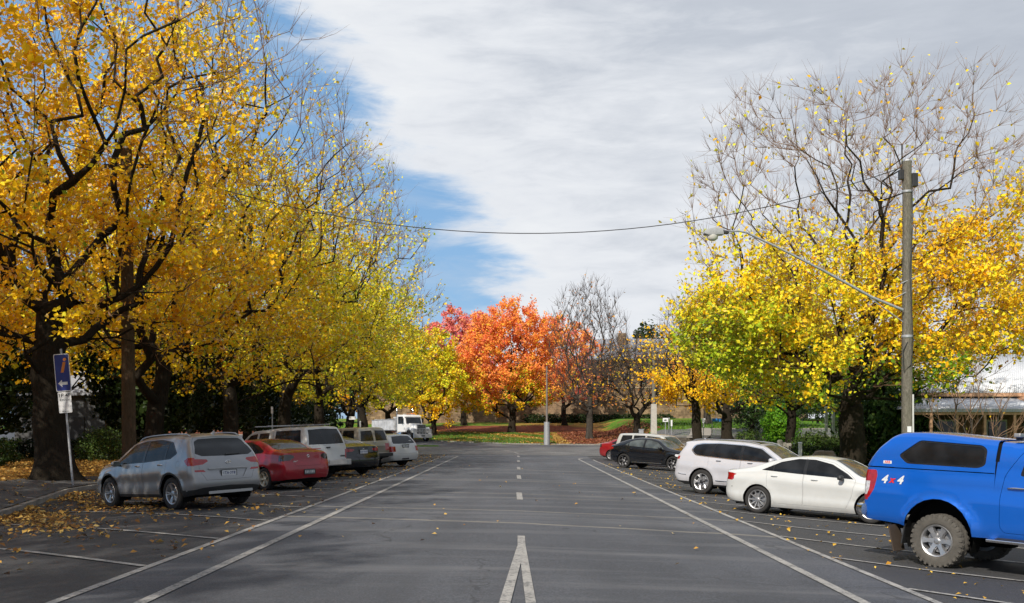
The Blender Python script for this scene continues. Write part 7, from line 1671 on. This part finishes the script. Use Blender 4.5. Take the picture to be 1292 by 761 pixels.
for i, (x, y, h, r_) in enumerate(((-48, 150, 17, 9), (-36, 165, 16, 9), (-24, 175, 13, 8), (58, 175, 14, 9), (70, 160, 14, 9), (45, 140, 10, 6), (36, 128, 8, 5), (-60, 130, 18, 9), (50, 110, 9, 5), (-12, 182, 12, 8), (2, 186, 11, 8))):
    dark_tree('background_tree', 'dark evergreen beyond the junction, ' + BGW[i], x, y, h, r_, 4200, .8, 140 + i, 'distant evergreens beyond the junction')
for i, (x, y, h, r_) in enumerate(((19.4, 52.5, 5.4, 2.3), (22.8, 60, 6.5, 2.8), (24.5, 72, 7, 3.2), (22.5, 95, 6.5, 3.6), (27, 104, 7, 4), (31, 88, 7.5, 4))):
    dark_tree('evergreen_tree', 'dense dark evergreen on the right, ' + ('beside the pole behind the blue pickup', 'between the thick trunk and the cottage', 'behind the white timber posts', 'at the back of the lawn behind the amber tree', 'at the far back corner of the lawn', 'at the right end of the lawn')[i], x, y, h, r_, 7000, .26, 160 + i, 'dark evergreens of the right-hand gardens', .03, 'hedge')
# shrubs
blob_bush('green_bush', 'round bright green bush between the lawn and the slim dark trunk', 'bush', 19.4, 73.5, [(0, 0, 1.7, 1.25, 1.2, 1.55), (.5, .2, 1.2, 1.0, 1.0, 1.1)], 7000, .16, 'bush', 3)
blob_bush('green_bush', 'low pale olive shrub left of the round bright bush', 'bush', 14.6, 62.5, [(0, 0, .9, .9, .8, 1.0)], 1800, .13, 'hedge', 5, tint0=.9)
blob_bush('green_bush', 'low mid-green shrubs behind the boulder', 'bush', 18.4, 58.5, [(-.9, 0, .9, 1.3, 1, 1.0), (.9, .2, .8, 1.4, 1, .9)], 5200, .15, 'hedge', 6, tint0=.95)
blob_bush('hedge', 'dark clipped hedge behind the flat-topped boulder', 'hedge', 17.0, 53.2, [(-1.6, 0, .5, 1.4, .7, .75), (0, 0, .5, 1.4, .7, .75), (1.5, 0, .5, 1.4, .7, .75)], 6500, .11, 'dark', 7)
blob_bush('green_bush', 'rounded green bush glimpsed beside the left timber pole', 'bush', -19.6, 47.0, [(0, 0, .75, 1.0, .9, .85), (-.6, .1, .6, .8, .8, .7)], 4200, .10, 'hedge', 8, tint0=.85)
blob_bush('hedge', 'low dark hedge across the shaded park', 'hedge', -23.5, 50.5, [(-5 + i * 1.25, .1 * (-1) ** i, .42, 1.0, .6, .6) for i in range(9)], 9500, .13, 'dark', 9)
blob_bush('hedge', 'dark hedge along the foot of the sandstone wall', 'hedge', 11.5, 146.5, [(-9 + i * 2.4, 0, .5, 1.6, .8, .8) for i in range(9)], 7000, .3, 'dark', 10)
blob_bush('green_bush', 'dark shrub by the trunk of the far-left tree', 'bush', -20.8, 38.5, [(0, 0, .6, 1.3, .9, .7)], 3000, .12, 'hedge', 12)
# ============================================================ fallen leaves
LIT = mat_leaf('litter_leaf', [(0, (.10, .045, .02)), (.3, (.30, .14, .04)), (.55, (.55, .32, .07)), (.8, (.62, .42, .12)), (1, (.60, .48, .26))], .15)
LITR = mat_leaf('rusty_litter', [(0, (.08, .025, .015)), (.5, (.28, .09, .045)), (1, (.48, .22, .12))], .1)
def gz(P, f): return np.array([f(x, y) for x, y in P])
def litter(name, label, P, zf, size, mat, r, cat=None, lift=.02):
    z = zf(P[:, 0], P[:, 1]) if zf is T else gz(P, zf)
    Q = np.column_stack([P, z + lift + r.uniform(0, .03, len(P))]); N = np.column_stack([r.normal(0, .35, (len(P), 2)), np.ones(len(P))])
    o = link(name, leaf_mesh(name, Q, N, size, r.beta(1.8, 2.2, len(P)), r=r), None, mat); tag(o, label, 'fallen leaves', None, 'stuff')
def nz(x, y, s, ph): return .5 + .25 * np.sin(x * s + ph) * np.sin(y * s * .8 + ph * 2) + .25 * np.sin(x * s * 2.3 + y * s * 1.7 + ph)
r = np.random.default_rng(5)
N_ = 95000; y = 8 + 56 * r.uniform(size=N_) ** 1.15; kx = np.interp(y, [p[1] for p in KL], [p[0] for p in KL]); u = r.uniform(size=N_); x = kx + .12 + (-4.4 - kx) * u
pk = (np.clip(1 - u * 1.15, .0, 1) ** 2.4 * 1.0 + .035 + .20 * np.clip((y - 26) / 12, 0, 1) * (1 - u)) * np.clip(nz(x, y, 1.1, 1.) * 1.9 - .35, .1, 1.4) * np.clip((y - 5) / 16, .25, 1)
k = r.uniform(size=N_) < pk * .8; litter('fallen_leaves', 'yellow and brown leaves strewn over the left parking bays', np.column_stack([x, y])[k], T, .095, LIT, r)
n = 26000; y = 16 + 60 * r.uniform(size=n); x = np.interp(y, [p[1] for p in KL], [p[0] for p in KL]) - .2 - 17 * r.uniform(size=n) ** 1.3
ok = (x < np.interp(y, [p[1] for p in KL], [p[0] for p in KL]) - 2.1) | (r.uniform(size=n) < .10); litter('fallen_leaves', 'thick carpet of golden leaves under the left trees', np.column_stack([x, y])[ok], ground_z, .11, LIT, r, lift=.025)
n = 70; litter('fallen_leaves', 'a few stray leaves on the driving lanes', np.column_stack([r.uniform(-4.4, 4.5, n), 9 + 40 * r.uniform(size=n)]), T, .075, LIT, r)
n = 1500; y = 10 + 44 * r.uniform(size=n); x = 10.6 - 6.2 * r.uniform(size=n) ** .8; kk = r.uniform(size=n) < np.clip(nz(x, y, 1.4, 2.) * 1.8 - .5, .06, 1); litter('fallen_leaves', 'small yellow leaves scattered around the right-hand parked cars', np.column_stack([x, y])[kk], T, .075, mat_leaf('fresh_litter', [(0, (.45, .22, .03)), (.5, (.70, .42, .05)), (1, (.72, .52, .10))], .2), r)
n = 11000; x = r.uniform(-12, 12.5, n); y = np.array([far_edge(q) for q in x]) + .4 + 18 * r.uniform(size=n) ** 1.4; kk = r.uniform(size=n) < np.clip(nz(x, y, .5, 3.) * 1.7 - .3, .1, 1)
litter('fallen_leaves', 'golden leaves littering the grassy bank at the junction', np.column_stack([x, y])[kk], ground_z, .20, LIT, r)
n = 9000; x = r.uniform(3.5, 15, n); y = 102 + 22 * r.uniform(size=n); kk = (x > 5.5 - (y - 105) * .05); litter('fallen_leaves', 'rusty brown drift of leaves under the bare trees at the junction', np.column_stack([x, y])[kk], ground_z, .20, LITR, r, lift=.05)
n = 2500; x = r.uniform(11.4, 22, n); y = r.uniform(20, 60, n); litter('fallen_leaves', 'yellow leaves on the verge under the great golden tree', np.column_stack([x, y]), ground_z, .10, LIT, r)
# ============================================================ grass
GR = mat_leaf('grass_blade', [(0, (.04, .10, .01)), (.5, (.09, .20, .02)), (1, (.20, .28, .05))], .25)
def grass(name, label, X0, X1, Y0, Y1, n, h, w_, r, cond=None):
    x = r.uniform(X0, X1, n); y = r.uniform(Y0, Y1, n)
    if cond is not None: k = cond(x, y); x, y = x[k], y[k]
    n = len(x); z = gz(np.column_stack([x, y]), ground_z) - .01; a = r.uniform(0, 6.28, n); hh = h * r.uniform(.5, 1.2, n); l = r.normal(0, .35, (n, 2)) * hh[:, None]
    B = np.column_stack([x, y, z]); u = np.column_stack([np.cos(a), np.sin(a), np.zeros(n)]) * w_ / 2
    V = np.stack([B - u, B + u, B + np.column_stack([l, hh])], 1).reshape(-1, 3); me = mesh_np(name, V, np.arange(3 * n).reshape(-1, 3)); at = me.attributes.new('tint', 'FLOAT', 'FACE'); at.data.foreach_set('value', r.beta(2, 2, n).astype(np.float32))
    tag(link(name, me, None, GR), label, 'grass', None, 'stuff')
grass('grass', 'mown grass on the right verge behind the white sedan', 11.4, 26, 40, 62, 26000, .10, .045, r)
grass('grass', 'bright green lawn above the low stone wall', 15, 34, 86, 125, 30000, .22, .12, r)
grass('grass', 'green grass showing through the leaves on the junction bank', -10, 4, 103, 122, 22000, .18, .10, r, lambda x, y: nz(x, y, .45, 5.) > .48)
